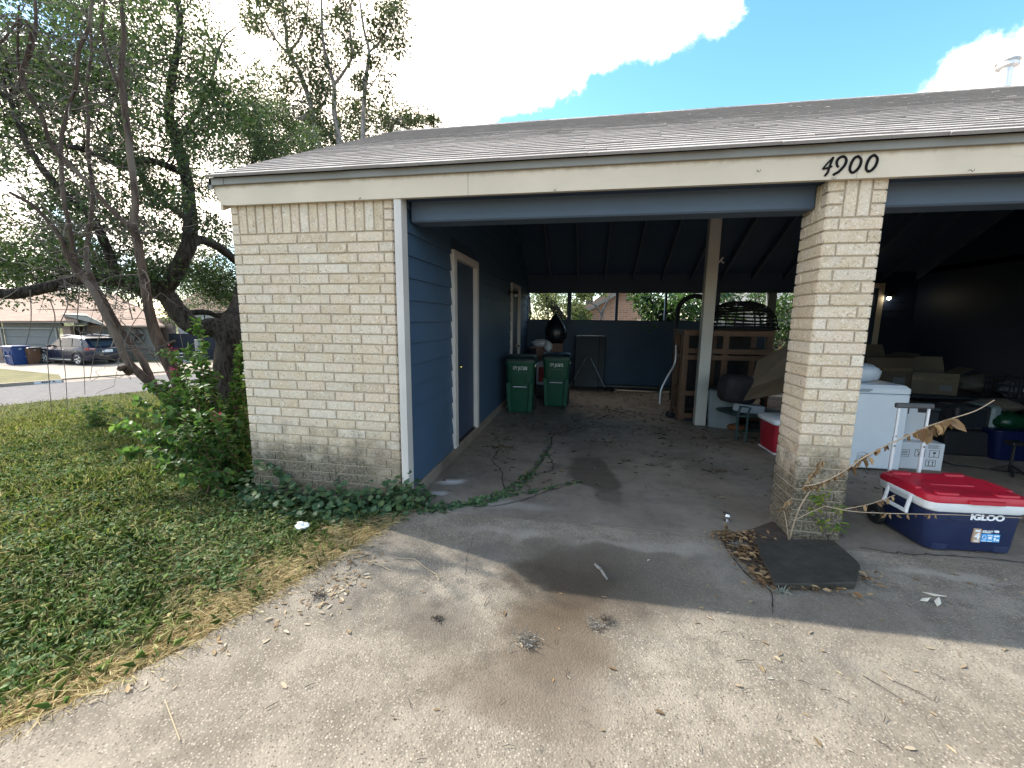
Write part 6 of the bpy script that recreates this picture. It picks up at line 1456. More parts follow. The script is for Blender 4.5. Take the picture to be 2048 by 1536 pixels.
# ---- big roller cooler
def cooler_main():
    t = thing('roller_cooler', (5.655, .235, 0), 'navy wheeled cooler with white band and red lid beside the pillar', 'cooler', rz=rad(4.5))
    M_NAVY = mat('navy_plastic', (.012, .021, .066), .45, .15, 5, .15, 300, dirt=.25); M_RED = mat('red_plastic', (.40, .012, .030), .45, .10, 6, .12, 300, dirt=.22); M_WHT = mat('white_plastic', (.74, .76, .78), .4, .03)
    hx, hy = .305, .235
    b = MB(); b.loft([rring(hx*.90, hy*.90, .05, .012, n=6), rring(hx*.93, hy*.93, .055, .03, n=6), rring(hx*.985, hy*.985, .06, .29, n=6), rring(hx*.985, hy*.985, .06, .31, n=6)]); b.build('body', M_NAVY, t, True)
    b = MB(); b.box(-hx*.55, -hy*.985, .245, hx*.6, -hy*.96, .29, 0, .008); b.box(-hx*.45, -hy*.99, .232, hx*.5, -hy*.955, .245, 0, .004)
    b.build('front_panel', M_NAVY, t)
    for xa in (-hx*.80, hx*.48): b = MB(); b.box(xa, -hy*.945, .012, xa+hx*.32, -hy*.90, .055, 0, .01); b.build('foot', M_NAVY, t)
    b = MB(); b.loft([rring(hx*1.0, hy*1.0, .062, .298, n=6), rring(hx*1.04, hy*1.04, .065, .312, n=6), rring(hx*1.06, hy*1.06, .065, .362, n=6), rring(hx*1.0, hy*1.0, .065, .370, n=6)]); b.build('rim_band', M_WHT, t, True)
    b = MB(); b.loft([rring(hx*1.065, hy*1.06, .066, .366, n=6), rring(hx*1.065, hy*1.06, .066, .392, n=6), rring(hx*1.03, hy*1.02, .066, .412, n=6), rring(hx*.9, hy*.86, .06, .421, n=6), rring(hx*.84, hy*.78, .05, .414, n=6)])
    for sx in (-1, 1):
        for sy in (-1, 1): b.loft([rring(.075, .028, .02, .408, (sx*hx*.62, sy*hy*.84)), rring(.070, .024, .018, .428, (sx*hx*.62, sy*hy*.84)), rring(.055, .014, .012, .430, (sx*hx*.62, sy*hy*.84))])
        b.loft([rring(.022, .12, .02, .408, (sx*hx*.97, 0)), rring(.018, .115, .016, .426, (sx*hx*.97, 0))])
    b.loft([rring(hx*.5, .035, .02, .412), rring(hx*.48, .03, .02, .420)])
    b.loft([rring(.11, .02, .015, .372, (0.02, -hy*1.075)), rring(.11, .022, .015, .395, (0.02, -hy*1.06))]); b.build('lid', M_RED, t, True)
    b = MB()     # swing handle on the left end
    X = -hx*1.04-.012
    for y in (-.10, .10): b.bar((X, y, .355), (X-.02, y, .235), .024, .02, (1, 0, 0), 0, .006); 
    b.bar((X-.02, -.115, .235), (X-.02, .115, .235), .026, .022, (1, 0, 0), 0, .006); b.bar((X, -.115, .355), (X, .115, .355), .026, .016, (1, 0, 0), 0, .006); b.build('carry_handle', M_WHT, t)
    b = MB(); X = hx*1.04+.012
    for y in (-.10, .10): b.bar((X, y, .355), (X+.02, y, .235), .024, .02, (1, 0, 0), 0, .006)
    b.bar((X+.02, -.115, .235), (X+.02, .115, .235), .026, .022, (1, 0, 0), 0, .006); b.build('carry_handle', M_WHT, t)
    for sx in (-1, 1):
        b = MB(); b.lathe([(.0, -.025), (.068, -.025), (.078, -.015), (.078, .015), (.068, .025), (.04, .025), (.035, .015), (.0, .015)] if sx > 0 else [(.0, -.015), (.035, -.015), (.04, -.025), (.068, -.025), (.078, -.015), (.078, .015), (.068, .025), (0, .025)], (sx*hx*1.06, hy*.80, .078), 24, 0, 'x'); w = b.build('wheel', M_WHEEL, t, True)
        b = MB(); b.lathe([(.0, -.004), (.022, -.004), (.022, .004), (.0, .004)], (sx*(hx*1.06+.024), hy*.80, .078), 14, 0, 'x'); b.build('hub', mat('grey_hub', (.10, .10, .11), .5), w)
    hd = None
    b = MB()
    for x in (-.215, .0): b.bar((x, hy*1.07+.012, .10), (x, hy*1.07+.012, .70), .026, .017, (0, 1, 0), 0, .004); b.bar((x, hy*1.07+.012, .70), (x, hy*1.07+.012, .93), .020, .013, (0, 1, 0), 0, .003)
    hd = b.build('telescopic_handle', mat('pale_tube', (.58, .60, .62), .45), t)
    b = MB(); b.bar((-.245, hy*1.07+.012, .945), (.03, hy*1.07+.012, .945), .032, .04, (0, 0, 1), 0, .01); b.build('grip', mat('dark_grey_grip', (.06, .065, .07), .6), hd)
    b = MB()
    for x in (-.215, .0): b.tube([(x, hy*1.07, .62), (x, hy*1.07-.004, .62)], .006, 8); b.tube([(x, hy*1.07, .70), (x, hy*1.07-.004, .70)], .004, 8)
    b.build('catch_button', M_BLACK, hd)
    yf = -hy*.995
    M_LOGO = mat('white_print', (.78, .80, .82), .5)
    text_mesh('brand_lettering', 'IGLOO', .054, M_LOGO, t, frame((.06, yf-.0012, .268), (1, 0, 0), (0, -.04, 1)), bold=.0028, xs=1.25)
    # sticker: tan strip with a 4, white lettering line and three blue pictogram tiles
    yl = -hy*.975; 
    b = MB(); b.box(-.005, yl-.004, .085, .042, yl+.012, .185); sk_ = b.build('sticker', mat('tan_label', (.42, .30, .21), .6), t)
    text_mesh('sticker_figure', '4', .062, M_LOGO, sk_, frame((.019, yl-.0055, .132), (1, 0, 0), (0, 0, 1)), bold=.003)
    b = MB(); b.box(.003, yl-.0052, .166, .034, yl-.004, .178); b.box(.003, yl-.0052, .092, .034, yl-.004, .097); b.box(.0, yl-.0052, .101, .038, yl-.004, .104); b.build('sticker_print', M_LOGO, sk_)
    M_LB = mat('sky_blue_label', (.06, .30, .62), .5)
    b = MB(); b.box(.046, yl-.004, .094, .162, yl+.012, .150); tl = b.build('sticker_tiles', M_LB, t)
    b = MB(); b.tube([(.064+.012*math.cos(a), yl-.005, .126+.014*math.sin(a)) for a in np.linspace(0, 2*PI, 17)], .0016, 4)
    b.box(.085, yl-.0055, .138, .115, yl-.004, .144); b.box(.090, yl-.0055, .115, .112, yl-.004, .132); b.box(.124, yl-.0055, .134, .156, yl-.004, .144); b.box(.126, yl-.0055, .104, .136, yl-.004, .128); b.box(.140, yl-.0055, .104, .158, yl-.004, .116)
    b.box(.050, yl-.0055, .098, .078, yl-.004, .102); b.box(.086, yl-.0055, .098, .116, yl-.004, .102); b.build('tile_print', M_LOGO, tl)
    text_mesh('sticker_lettering', 'IGLOO', .017, M_LOGO, t, frame((.077, yl-.0075, .172), (1, 0, 0), (0, -.04, 1)), bold=.0008, xs=1.2)
    b = MB(); b.box(.052, yl-.004, .158, .104, yl+.012, .161); b.box(.124, yl-.005, .164, .150, yl+.012, .178); b.build('sticker_print', M_LOGO, t)
cooler_main()
# ---- white chest freezer with a plastic bag on it
M_APPL = mat('white_enamel', (.60, .65, .70), .35, .03)
fz = thing('chest_freezer', (5.90, 2.06, 0), 'white chest freezer standing behind the brick pillar', 'freezer')
b = MB(); b.box(-.50, -.31, .02, .445, .30, .84, 0, .012); b.build('body', M_APPL, fz)
b = MB(); b.loft([rring(.475, .315, .02, .848, (-.03, 0)), rring(.475, .315, .02, .90, (-.03, 0)), rring(.435, .29, .02, .935, (-.03, 0))]); ld = b.build('lid', M_APPL, fz, True)
b = MB(); b.box(-.14, -.325, .875, .08, -.30, .895, 0, .005); b.box(-.12, -.319, .858, .06, -.31, .874); b.build('lid_handle', mat('grey_handle', (.30, .33, .36), .5), ld)
b = MB(); b.box(.02, -.3125, .10, .16, -.3095, .17, 0, .001); b.tube([(.06, -.312, .05), (.06, -.316, .05)], .012, 10); b.build('drain_panel', mat('grey_panel', (.42, .46, .50), .5), fz)
b = MB()
for k in range(5): b.tube([(.02+.03*k, -.3122, .20-.01*abs(k-2)), (.045+.03*k, -.3122, .20-.01*abs(k-1))], .002, 4)
b.build('scuff_marks', M_BLACK, fz)
c = ON(1745, 742, 'y', 2.0); b = MB(); b.sphere((0, 0, 0), .155, 18, 12, 0, .07, (1.35, .9, .68)); 
pb = b.build('plastic_bag', mat('translucent_bag', (.50, .54, .60), .3, .1, 9, .5, 14), None, True, sharp=180); pb.location = (5.98, 2.0, 1.035); tag(pb, 'crumpled pale plastic bag lying on the white freezer', 'bag')
# ---- white cartons with handling symbols
M_CARTW = mat('white_carton', (.58, .60, .63), .7, .05, 3); M_INK = mat('black_ink', (.02, .02, .022), .6)
wb = thing('white_carton', (6.56, 2.10, 0), 'white carton printed with black handling symbols beside the freezer', 'box', rz=rad(-4))
b = MB(); b.box(-.28, -.2, 0, .28, .2, .30, 0, .004); b.build('carton', M_CARTW, wb)
yl = -.2012
def fr_(b, x0, z0, x1, z1, w=.004):
    b.box(x0, yl, z0, x1, yl+.002, z0+w); b.box(x0, yl, z1-w, x1, yl+.002, z1); b.box(x0, yl, z0, x0+w, yl+.002, z1); b.box(x1-w, yl, z0, x1, yl+.002, z1)
b = MB(); fr_(b, .15, .145, .24, .225); b.build('symbol_frame', M_INK, wb); b = MB(); fr_(b, .13, .04, .22, .115); b.build('symbol_frame', M_INK, wb); b = MB(); fr_(b, .02, .145, .11, .225); b.build('symbol_frame', M_INK, wb); b = MB(); fr_(b, -.12, .135, -.03, .215); b.build('symbol_frame', M_INK, wb)
b = MB()
for k in range(4): b.box(.13, yl, .245+.012*k, .24-.02*(k % 2), yl+.002, .249+.012*k)
b.build('printed_lines', M_INK, wb); b = MB()
b.add([(.18, yl, .205), (.21, yl, .205), (.205, yl, .185), (.185, yl, .185)], [(0, 1, 2, 3)]); b.box(.193, yl, .16, .197, yl+.002, .186); b.box(.183, yl, .156, .207, yl+.002, .160)
b.build('glass_symbol', M_INK, wb); b = MB()
for x in (.155, .19): b.box(x, yl, .055, x+.006, yl+.002, .092); b.add([(x-.008, yl, .09), (x+.014, yl, .09), (x+.003, yl, .104)], [(0, 1, 2)])
b.box(.145, yl, .050, .205, yl+.002, .054); b.build('arrow_symbol', M_INK, wb); b = MB(); b.bar((.035, yl, .215), (.098, yl, .155), .006, .002, (0, 1, 0)); b.bar((.05, yl, .155), (.065, yl, .20), .010, .002, (0, 1, 0)); b.bar((.075, yl, .16), (.065, yl, .195), .008, .002, (0, 1, 0)); b.tube([(.066, yl, .208), (.066, yl-.001, .208)], .006, 8); b.build('figure_symbol', M_INK, wb); b = MB()
for k in range(3): b.box(-.11, yl, .155+.018*k, -.045, yl+.002, .161+.018*k)
b.build('printed_lines', M_INK, wb)
w2 = thing('slim_white_carton', (6.60, 2.14, .301), 'slim white carton standing on the carton with handling symbols', 'box', rz=rad(-3))
b = MB(); b.box(-.22, -.12, 0, .10, .12, .36, 0, .003); b.build('carton', M_CARTW, w2)
b = MB(); b.box(-.22, -.1215, .29, -.06, -.12, .36); b.box(.02, -.1215, .31, .10, -.12, .36); b.build('printed_band', M_INK, w2)
b = MB(); b.box(-.20, -.1215, .02, -.09, -.12, .26); b.build('printed_picture', mat('grey_print', (.30, .31, .33), .6), w2)
# ---- cartons, bags and crates in the dark right bay
M_CARD = mat('cardboard', (.075, .052, .033), .85, .12, 4, .2, 60); M_CARDL = mat('pale_cardboard', (.12, .09, .06), .85, .12, 4)
def open_box(name, loc, rz, w, d, h, label, mt, flaps=((-1, .25), (1, .3)), fl=.2):
    t = thing(name, loc, label, 'box', 'cartons in the right bay', rz); b = MB(); k = .006
    b.box(-w/2, -d/2, 0, w/2, -d/2+k, h); b.box(-w/2, d/2-k, 0, w/2, d/2, h); b.box(-w/2, -d/2+k, 0, -w/2+k, d/2-k, h); b.box(w/2-k, -d/2+k, 0, w/2, d/2-k, h); b.box(-w/2+k, -d/2+k, 0, w/2-k, d/2-k, k); b.build('carton', mt, t)
    for a in ('b', 'l', 'r'):
        b = MB()
        if a == 'b': b.add([(-w/2, d/2, h), (w/2, d/2, h), (w/2-.03, d/2+.05, h+fl), (-w/2+.05, d/2+.06, h+fl), (-w/2, d/2-.005, h), (w/2, d/2-.005, h), (w/2-.03, d/2+.045, h+fl), (-w/2+.05, d/2+.055, h+fl)], [(0, 1, 2, 3), (7, 6, 5, 4), (0, 3, 7, 4), (1, 5, 6, 2), (2, 6, 7, 3)])
        else:
            s = -1 if a == 'l' else 1; x = s*w/2
            b.add([(x, -d/2, h), (x, d/2, h), (x+s*fl*.7, d/2-.02, h+fl*.35), (x+s*fl*.7, -d/2+.02, h+fl*.4), (x-s*.005, -d/2, h), (x-s*.005, d/2, h), (x+s*fl*.7, d/2-.02, h+fl*.33), (x+s*fl*.7, -d/2+.02, h+fl*.38)], [(0, 1, 2, 3), (7, 6, 5, 4), (0, 3, 7, 4), (1, 5, 6, 2), (2, 6, 7, 3)])
        b.build('flap', mt, t)
    b = MB(); b.box(-w/2+.001, -d/2-.002, h*.62, w/2-.001, -d/2-.0005, h*.62+.05); b.build('packing_tape', M_TAPE, t)
    b = MB(); b.box(w*.12, -d/2-.002, h*.2, w*.38, -d/2-.0005, h*.45); b.build('paper_label', M_TAG, t)
    return t
M_TAPE = mat('brown_tape', (.12, .085, .05), .3); M_TAG = mat('shipping_label', (.11, .11, .105), .6)
tb = thing('folding_table', (7.75, 3.75, 0), 'dark folding table loaded with cartons in the right bay', 'table')
b = MB(); b.box(-1.0, -.38, .56, 1.3, .38, .60, 0, .008); b.build('tabletop', mat('dark_tabletop', (.03, .032, .036), .6), tb)
for x in (-.85, 1.15):
    for y in (-.3, .3): b = MB(); b.tube([(x, y, 0), (x, y, .56)], .014, 8); b.build('leg', M_BLACK, tb)
open_box('open_carton', (7.18, 3.75, .601), .1, .62, .5, .50, 'tall open cardboard carton above the freezer bag', M_CARD, fl=.16)
open_box('open_carton', (7.85, 3.72, .601), -.25, .50, .42, .30, 'open cardboard carton right of the taller one on the dark table', M_CARDL, fl=.2)
b = MB(); b.box(-.3, -.22, 0, .3, .22, .5, 0, .03); o = b.build('storage_tote', mat('dark_tote', (.035, .04, .045), .5)); o.location = (7.35, 3.0, 0); tag(o, 'dark grey storage tote standing behind the slim white carton', 'tote')
b = MB(); b.box(-.32, -.24, .5, .32, .24, .54, 0, .01); q_ = b.build('lid', mat('dark_tote_lid', (.055, .065, .07), .5), o)
def sack(name, loc, R, sq, label, mt, jit=.12):
    b = MB(); b.sphere((0, 0, R*sq[2]), R, 16, 10, 0, jit, sq); o = b.build(name, mt, None, True, sharp=180); o.location = loc; tag(o, label, 'bag'); return o
sack('cloth_bundle', (8.62, 3.75, .60), .30, (1.25, .8, .5), 'bundle of dull grey cloth heaped on the dark table', mat('grey_cloth', (.085, .075, .062), .9, .25, 6, .8, 12))
sack('rolled_rug', (8.2, 3.1, .45), .22, (1.5, .6, .42), 'rolled beige rug drooping in front of the dark table', mat('beige_cloth', (.13, .11, .085), .9, .25, 6, .8, 18))
sup = thing('black_shelf', (8.3, 3.1, 0), 'low black metal shelf under the rolled rug', 'shelf')
b = MB(); b.box(-.45, -.2, .43, .45, .2, .448); b.box(-.45, -.2, .15, .45, .2, .17); b.build('shelf_board', M_BLACK, sup)
for x in (-.43, .43):
    for y in (-.18, .18): b = MB(); b.box(x-.012, y-.012, 0, x+.012, y+.012, .43); b.build('leg', M_BLACK, sup)
M_CRATE = mat('black_crate', (.022, .024, .03), .5)
def crate(loc, label):
    t = thing('plastic_crate', loc, label, 'crate', 'black crates in the right bay'); b = MB(); w, d, h = .42, .36, .28
    for z in (.0, .09, .18, h-.02):
        b.box(-w/2, -d/2, z, w/2, -d/2+.012, z+.025); b.box(-w/2, d/2-.012, z, w/2, d/2, z+.025); b.box(-w/2, -d/2+.012, z, -w/2+.012, d/2-.012, z+.025); b.box(w/2-.012, -d/2+.012, z, w/2, d/2-.012, z+.025)
    b.box(-w/2+.012, -d/2+.012, 0, w/2-.012, d/2-.012, .012)
    for k in range(9):
        x = -w/2+.02+k*(w-.04)/8; b.box(x-.006, -d/2+.001, .025, x+.006, -d/2+.011, h-.02); b.box(x-.006, d/2-.011, .025, x+.006, d/2-.001, h-.02)
    b.build('basket', M_CRATE, t); b = MB(); b.box(-.05, -d/2-.003, .12, .04, -d/2, .16); b.build('tag_label', mat('pale_tag', (.45, .47, .5), .6), t); b = MB(); b.sphere((0, 0, .13), .13, 10, 7, 0, .2, (1.3, 1, .8)); b.build('contents', mat('grey_mixed_contents', (.10, .105, .12), .7, .5, 18), t); return t
crate((8.55, 3.30, .61), 'upper black crate with a pale tag at the right edge of the view'); crate((9.0, 3.3, .61), 'black crate full of grey oddments beside the crate with the tag')
st2 = thing('wire_stand', (8.8, 3.3, 0), 'black wire stand carrying the black crates', 'stand'); b = MB(); b.box(-.5, -.2, .59, .5, .2, .608); b.build('top', M_BLACK, st2)
for x in (-.48, .48):
    for y in (-.18, .18): b = MB(); b.tube([(x, y, 0), (x, y, .59)], .012, 6); b.build('leg', M_BLACK, st2)
mw = thing('white_appliance', (7.62, 2.75, .27), 'small appliance with a pale rounded end panel behind the white pole handle', 'appliance', rz=.12)
b = MB(); b.box(-.24, -.16, .04, .16, .16, .33, 0, .02); b.build('body', mat('dark_appliance', (.03, .032, .035), .3), mw); b = MB(); b.box(.16, -.17, .03, .27, .17, .34, 0, .03); b.build('end_panel', mat('pale_green_panel', (.17, .22, .23), .4), mw)
b = MB(); b.box(-.2, -.164, .08, .1, -.16, .29, 0, .002); b.build('glass_front', glass('appliance_glass'), mw)
b = MB(); b.box(-.3, -.2, 0, .35, .2, .30, 0, .02); o = b.build('low_box', mat('black_box', (.015, .016, .018), .7)); o.location = (7.62, 2.75, 0); tag(o, 'low black box under the small appliance', 'box')
tu = thing('blue_tub', (7.98, 2.62, 0), 'dark blue tub holding a green bag at the right edge of the view', 'tub')
b = MB(); b.loft([rring(.20, .16, .05, 0), rring(.25, .2, .06, .34), rring(.265, .215, .06, .345), rring(.265, .215, .06, .36)]); b.build('tub', mat('royal_blue_plastic', (.004, .009, .05), .4), tu, True)
o = sack('green_bag', (7.98, 2.62, .33), .16, (1.1, .9, .7), 'crumpled green plastic bag stuffed in the blue tub', mat('green_film', (.004, .035, .016), .3, .2, 8, .6, 14), .12)
mb = MB(); mb.tube(smooth_path([g0(*p, .008) for p in [(1862, 905), (1880, 920), (1910, 930), (1950, 934), (1985, 940), (2040, 945)]], 6), .006, 6); o = mb.build('power_cable', M_BLACK); tag(o, 'black cable lying along the floor of the right bay', 'cable')
bs_ = thing('black_tripod', g0(2018, 948), 'short black stand on the floor at the right edge of the view', 'stand'); b = MB(); b.tube([(0, 0, .03), (0, 0, .32)], .014, 8); b.box(-.06, -.06, .32, .06, .06, .36, 0, .01); b.build('column', M_BLACK, bs_)
for k in range(3): b = MB(); a = k*2.1; b.bar((0, 0, .10), (.14*math.cos(a), .14*math.sin(a), .01), .02, .02); b.build('leg', M_BLACK, bs_)
# ---- red cooler half behind the pillar
rc = thing('red_cooler', (5.52, 2.34, 0), 'red cooler with white lid half hidden behind the brick pillar', 'cooler', rz=rad(3))
b = MB(); b.loft([rring(.27, .19, .04, .0), rring(.29, .21, .04, .36)]); b.build('body', mat('cooler_red', (.26, .012, .025), .35), rc, True)
M_WPL = mat('old_white_plastic', (.58, .62, .66), .45)
b = MB(); b.loft([rring(.30, .22, .04, .362), rring(.315, .235, .04, .38), rring(.315, .235, .04, .42), rring(.29, .21, .04, .435)]); b.build('lid', M_WPL, rc, True)
b = MB(); b.box(-.275, -.20, .0, .275, .2, .018); b.build('base_trim', M_WPL, rc)
b = MB(); b.tube([(-.16, -.208, .17), (-.16, -.212, .17)], .065, 20); b.build('round_badge', mat('pale_blue_badge', (.25, .45, .55), .5), rc)
# ---- red and white cooler behind the bins with a carton, a pale bag and a black sack
r2 = thing('red_white_cooler', (2.2, 5.62, 0), 'red and white cooler on a dark crate behind the green bins', 'cooler')
b = MB(); b.box(-.22, -.2, .24, .25, .2, .30, 0, .01); b.box(-.22, -.2, .61, .25, .2, .74, 0, .02); b.box(-.22, -.2, .30, -.18, .2, .61); b.build('shell', M_WPL, r2)
b = MB(); b.box(-.18, -.195, .30, .24, .195, .61, 0, .01); b.build('red_panel', bpy.data.materials['cooler_red'], r2)
b = MB(); b.box(-.24, -.22, 0, .28, .22, .238, 0, .01); o = b.build('dark_crate', M_CRATE); o.location = (2.2, 5.62, 0); tag(o, 'dark crate on the floor under the red and white cooler', 'crate')
b = MB(); b.box(-.27, -.2, 0, .27, .2, .36, 0, .004); o = b.build('brown_carton', mat('reddish_cardboard', (.15, .085, .065), .85, .1)); o.location = (2.23, 5.62, .742); tag(o, 'brown carton on top of the red and white cooler', 'box')
b = MB(); b.sphere((0, 0, 0), .14, 14, 9, 0, .16, (1.35, .8, .6)); b.sphere((.16, -.10, -.06), .10, 12, 8, 0, .15, (.9, .6, 1.1)); o = b.build('pale_plastic_bag', mat('pale_bag', (.42, .44, .47), .4, .12, 10, .5, 14), None, True, sharp=180); o.location = (2.06, 5.46, 1.10); tag(o, 'crumpled pale plastic bag hanging over the brown carton', 'bag')
b = MB(); b.loft([[(.20*k*math.cos(a)*(1+.08*math.sin(3*a+z*9)), .15*k*math.sin(a), z) for a in np.linspace(0, 2*PI, 14)[:-1]] for z, k in ((0, .8), (.1, 1.1), (.25, 1.12), (.38, .9), (.5, .5), (.56, .28), (.62, .06))]); o = b.build('black_sack', mat('black_bin_liner', (.006, .008, .014), .3, .1, 6, .6, 12), None, True, sharp=180); o.location = (2.33, 5.70, 1.103); tag(o, 'tall black sack standing on the brown carton in front of the opening', 'bag')
b = MB(); b.box(-.20, -.25, 0, .22, .25, .95, 0, .03); o = b.build('dark_cabinet', mat('dark_blue_cabinet', (.010, .014, .030), .6)); o.location = (1.86, 6.6, 0); tag(o, 'dark low cabinet in the far left corner of the carport', 'cabinet')
# ---- folded tables against the back wall
ft = thing('folded_tables', (3.03, 6.85, 0), 'dark folded card tables leaning on the back wall', 'table', rz=-.04)
M_PANEL = mat('black_vinyl', (.012, .015, .022), .5); 
for k, (dx, y) in enumerate(((-.02, -.10), (.12, .02))):
    b = MB(); b.obox((dx, y, .62), (1, 0, 0), (0, .98, -.17), (0, .17, .98), .275, .018, .60, 0, .012); b.build('folded_top', M_PANEL, ft)
    b = MB(); b.obox((dx, y+.10, 1.218), (1, 0, 0), (0, .98, -.17), (0, .17, .98), .27, .014, .012, 0, .004); b.build('metal_edge', mat('dull_metal', (.16, .18, .20), .4, metal=.5), ft)
for sx in (-1, 1): b = MB(); b.tube([(.02+.05*sx, -.22, .72), (.02+.40*sx, -.32, .06), (.02+.44*sx, -.34, .02)], .012, 8); b.build('leg', bpy.data.materials['dull_metal'], ft)
b = MB()
for k in range(9): b.sphere((.42+random.uniform(-.1, .18), -.25+random.uniform(-.08, .08), .03), random.uniform(.02, .05), 8, 5, 0, .25, (1.3, 1, .7))
o = b.build('dark_rags', mat('dark_rag', (.015, .016, .02), .9)); o.location = (3.03, 6.72, .0); tag(o, 'dark rags on the floor by the folded tables', 'rags')
# ---- wooden hutch frames with wire mesh
M_WOOD = mat('orange_wood', (.125, .060, .030), .6, .2, 6, .25, 50, stretch=(4, 4, .5)); M_MESH = mat('dark_wire', (.02, .018, .016), .6)
hu = thing('wooden_hutch', (5.12, 4.05, 0), 'tall orange brown wooden hutch with wire mesh panels behind the post', 'hutch')
H_ = 1.45; hx, hy = .60, .32
b = MB()
for x in (-hx, -.02, hx):
    for y in (-hy, hy):
        b.box(x-.045, y-.02, 0.02, x+.045, y+.02, H_-.06, 0, .003)
for sx in (-1, 1): b.box(sx*(hx+.046)-.012, -hy+.02, .02, sx*(hx+.046)+.012, -hy+.10, H_-.06)
b.build('upright', M_WOOD, hu)
b = MB()
for z in (.06, .42, .99, 1.09, H_-.09):
    for y in (-hy-.021, hy+.021): b.box(-hx-.045, y-.02, z, hx+.045, y+.0, z+.075, 0, .003)
    for sx in (-1, 1): b.box(sx*hx-.018, -hy+.021, z, sx*hx+.018, hy-.021, z+.07)
b.build('rail', M_WOOD, hu)
b = MB()
for z in np.arange(.05, H_-.05, .028): b.box(-hx-.04, -hy-.0445, z, hx+.04, -hy-.043, z+.0022)
for x in np.arange(-hx-.04, hx+.04, .028): b.box(x, -hy-.0432, .05, x+.0022, -hy-.0418, H_-.05)
b.build('wire_mesh', M_MESH, hu)
b = MB(); b.box(-hx, -hy, .0, hx, hy, .055); b.box(-hx, hy-.01, .1, hx, hy, H_-.1); b.build('back_panel', mat('dark_panel', (.02, .018, .018), .9), hu)
b = MB(); b.box(-hx-.06, -hy-.05, H_-.014, hx+.06, hy+.05, H_, 0, .004); b.build('top_board', M_WOOD, hu)
b = MB(); b.bar((-.05, -hy-.06, 1.38), (.1, -hy-.06, 1.41), .008, .008); b.bar((.3, -hy-.06, 1.36), (.25, -hy-.06, 1.43), .008, .008); b.build('cord_end', M_CARDL, hu)
# ---- black lattice dome on the hutch
do = thing('lattice_dome', (5.36, 4.0, H_+.003), 'black slatted dome basket upside down on top of the wooden hutch', 'basket')
R, Hh = .52, .40
b = MB()
for k in range(11):
    t = k/11; r = R*math.cos(t*PI/2*.97)**.8; z = .035+Hh*math.sin(t*PI/2)
    pts = [(r*math.cos(a), r*math.sin(a)*.8, z+.012*math.sin(3*a+k)) for a in np.linspace(0, 2*PI, 29)]; b.tube(pts, .013, 5)
b.build('ring_slats', mat('black_wicker', (.010, .010, .012), .7), do)
b = MB()
for k in range(12):
    a = k*2*PI/12+.15; pts = [(R*math.cos(t*PI/2*.97)**.8*math.cos(a)*1.02, R*math.cos(t*PI/2*.97)**.8*math.sin(a)*.816, .03+(Hh+.01)*math.sin(t*PI/2)) for t in np.linspace(0, 1, 9)]; b.tube(pts, .012, 5)
b.build('rib', bpy.data.materials['black_wicker'], do)
b = MB(); b.tube([(R*1.06*math.cos(a), R*.86*math.sin(a), .024) for a in np.linspace(0, 2*PI, 33)], .022, 6); b.build('rim', bpy.data.materials['black_wicker'], do)
# ---- grey tote, green garden table with padded bag, pale box; leaning cardboard
gt = thing('grey_tote', (5.08, 3.55, 0), 'grey plastic storage tote on the floor right of the post', 'tote', rz=-.25)
b = MB(); b.loft([rring(.19, .20, .03, 0), rring(.22, .23, .035, .56)]); b.build('body', mat('grey_tote_plastic', (.17, .20, .215), .45), gt, True); b = MB(); b.loft([rring(.23, .24, .035, .562), rring(.23, .24, .035, .59), rring(.2, .21, .03, .60)]); b.build('lid', mat('dark_lid', (.025, .03, .035), .5), gt, True)
M_GRNM = mat('dark_green_metal', (.018, .045, .045), .5)
ga = thing('garden_table', (5.28, 3.02, 0), 'dark green metal garden table with curved frame right of the post', 'table', rz=.35)
b = MB(); b.loft([rring(.40, .30, .2, .325, n=6), rring(.41, .31, .2, .335, n=6), rring(.41, .31, .2, .345, n=6)]); b.build('tabletop', M_GRNM, ga, True)
for x, y in ((-.36, -.22), (-.28, -.30), (.36, .2), (.34, -.22)):
    b = MB(); b.tube(smooth_path([(x, y, 0), (x, y, .34), (x+.01, y, .42), (x*.9, y, .47)], 5), .015, 8); b.build('leg', M_GRNM, ga)
b = MB(); b.tube([(-.36, -.22, .12), (.34, -.22, .12)], .009, 6); b.tube([(-.28, -.3, .47), (-.36, -.22, .47)], .012, 6); b.build('stretcher', M_GRNM, ga)
b = MB(); b.loft([[(x*k, y*k, z) for x, y in rrect(.26, .15, .1, 5)] for z, k in ((0, .72), (.05, .92), (.17, 1.0), (.3, .98), (.36, .82), (.385, .4))]); pbg = b.build('padded_bag', mat('black_padded_cloth', (.016, .015, .018), .8, .4, 14, .8, 30), None, True, sharp=180); pbg.location = (5.06, 2.98, .47); pbg.rotation_euler = (0, .12, .35); tag(pbg, 'black padded bag lying on the green garden table', 'bag')
b = MB(); b.box(-.17, -.1, 0, .17, .1, .11, 0, .008); o = b.build('pale_box', mat('pale_tray', (.36, .40, .44), .5)); o.location = (5.22, 2.93, .347); o.rotation_euler = (0, .1, .3); tag(o, 'pale grey box on the green garden table under the bag', 'box')
c0 = ON(1515, 722, 'y', 3.05); c1 = ON(1576, 690, 'y', 2.9); c2 = ON(1574, 800, 'y', 2.55); c3 = ON(1486, 802, 'y', 2.75)
b = MB(); n_ = np.cross(c1-c0, c3-c0); n_ /= np.linalg.norm(n_); mid0 = c0*.35+c3*.65+n_*.05; mid1 = c1*.4+c2*.6+n_*.05; x_ = (c1-c0)*.8
vs = [c0, c1+x_, mid1+x_, mid0]; b.add(vs+[v-n_*.006 for v in vs], [(0, 1, 2, 3), (7, 6, 5, 4), (0, 4, 5, 1), (1, 5, 6, 2), (2, 6, 7, 3), (3, 7, 4, 0)])
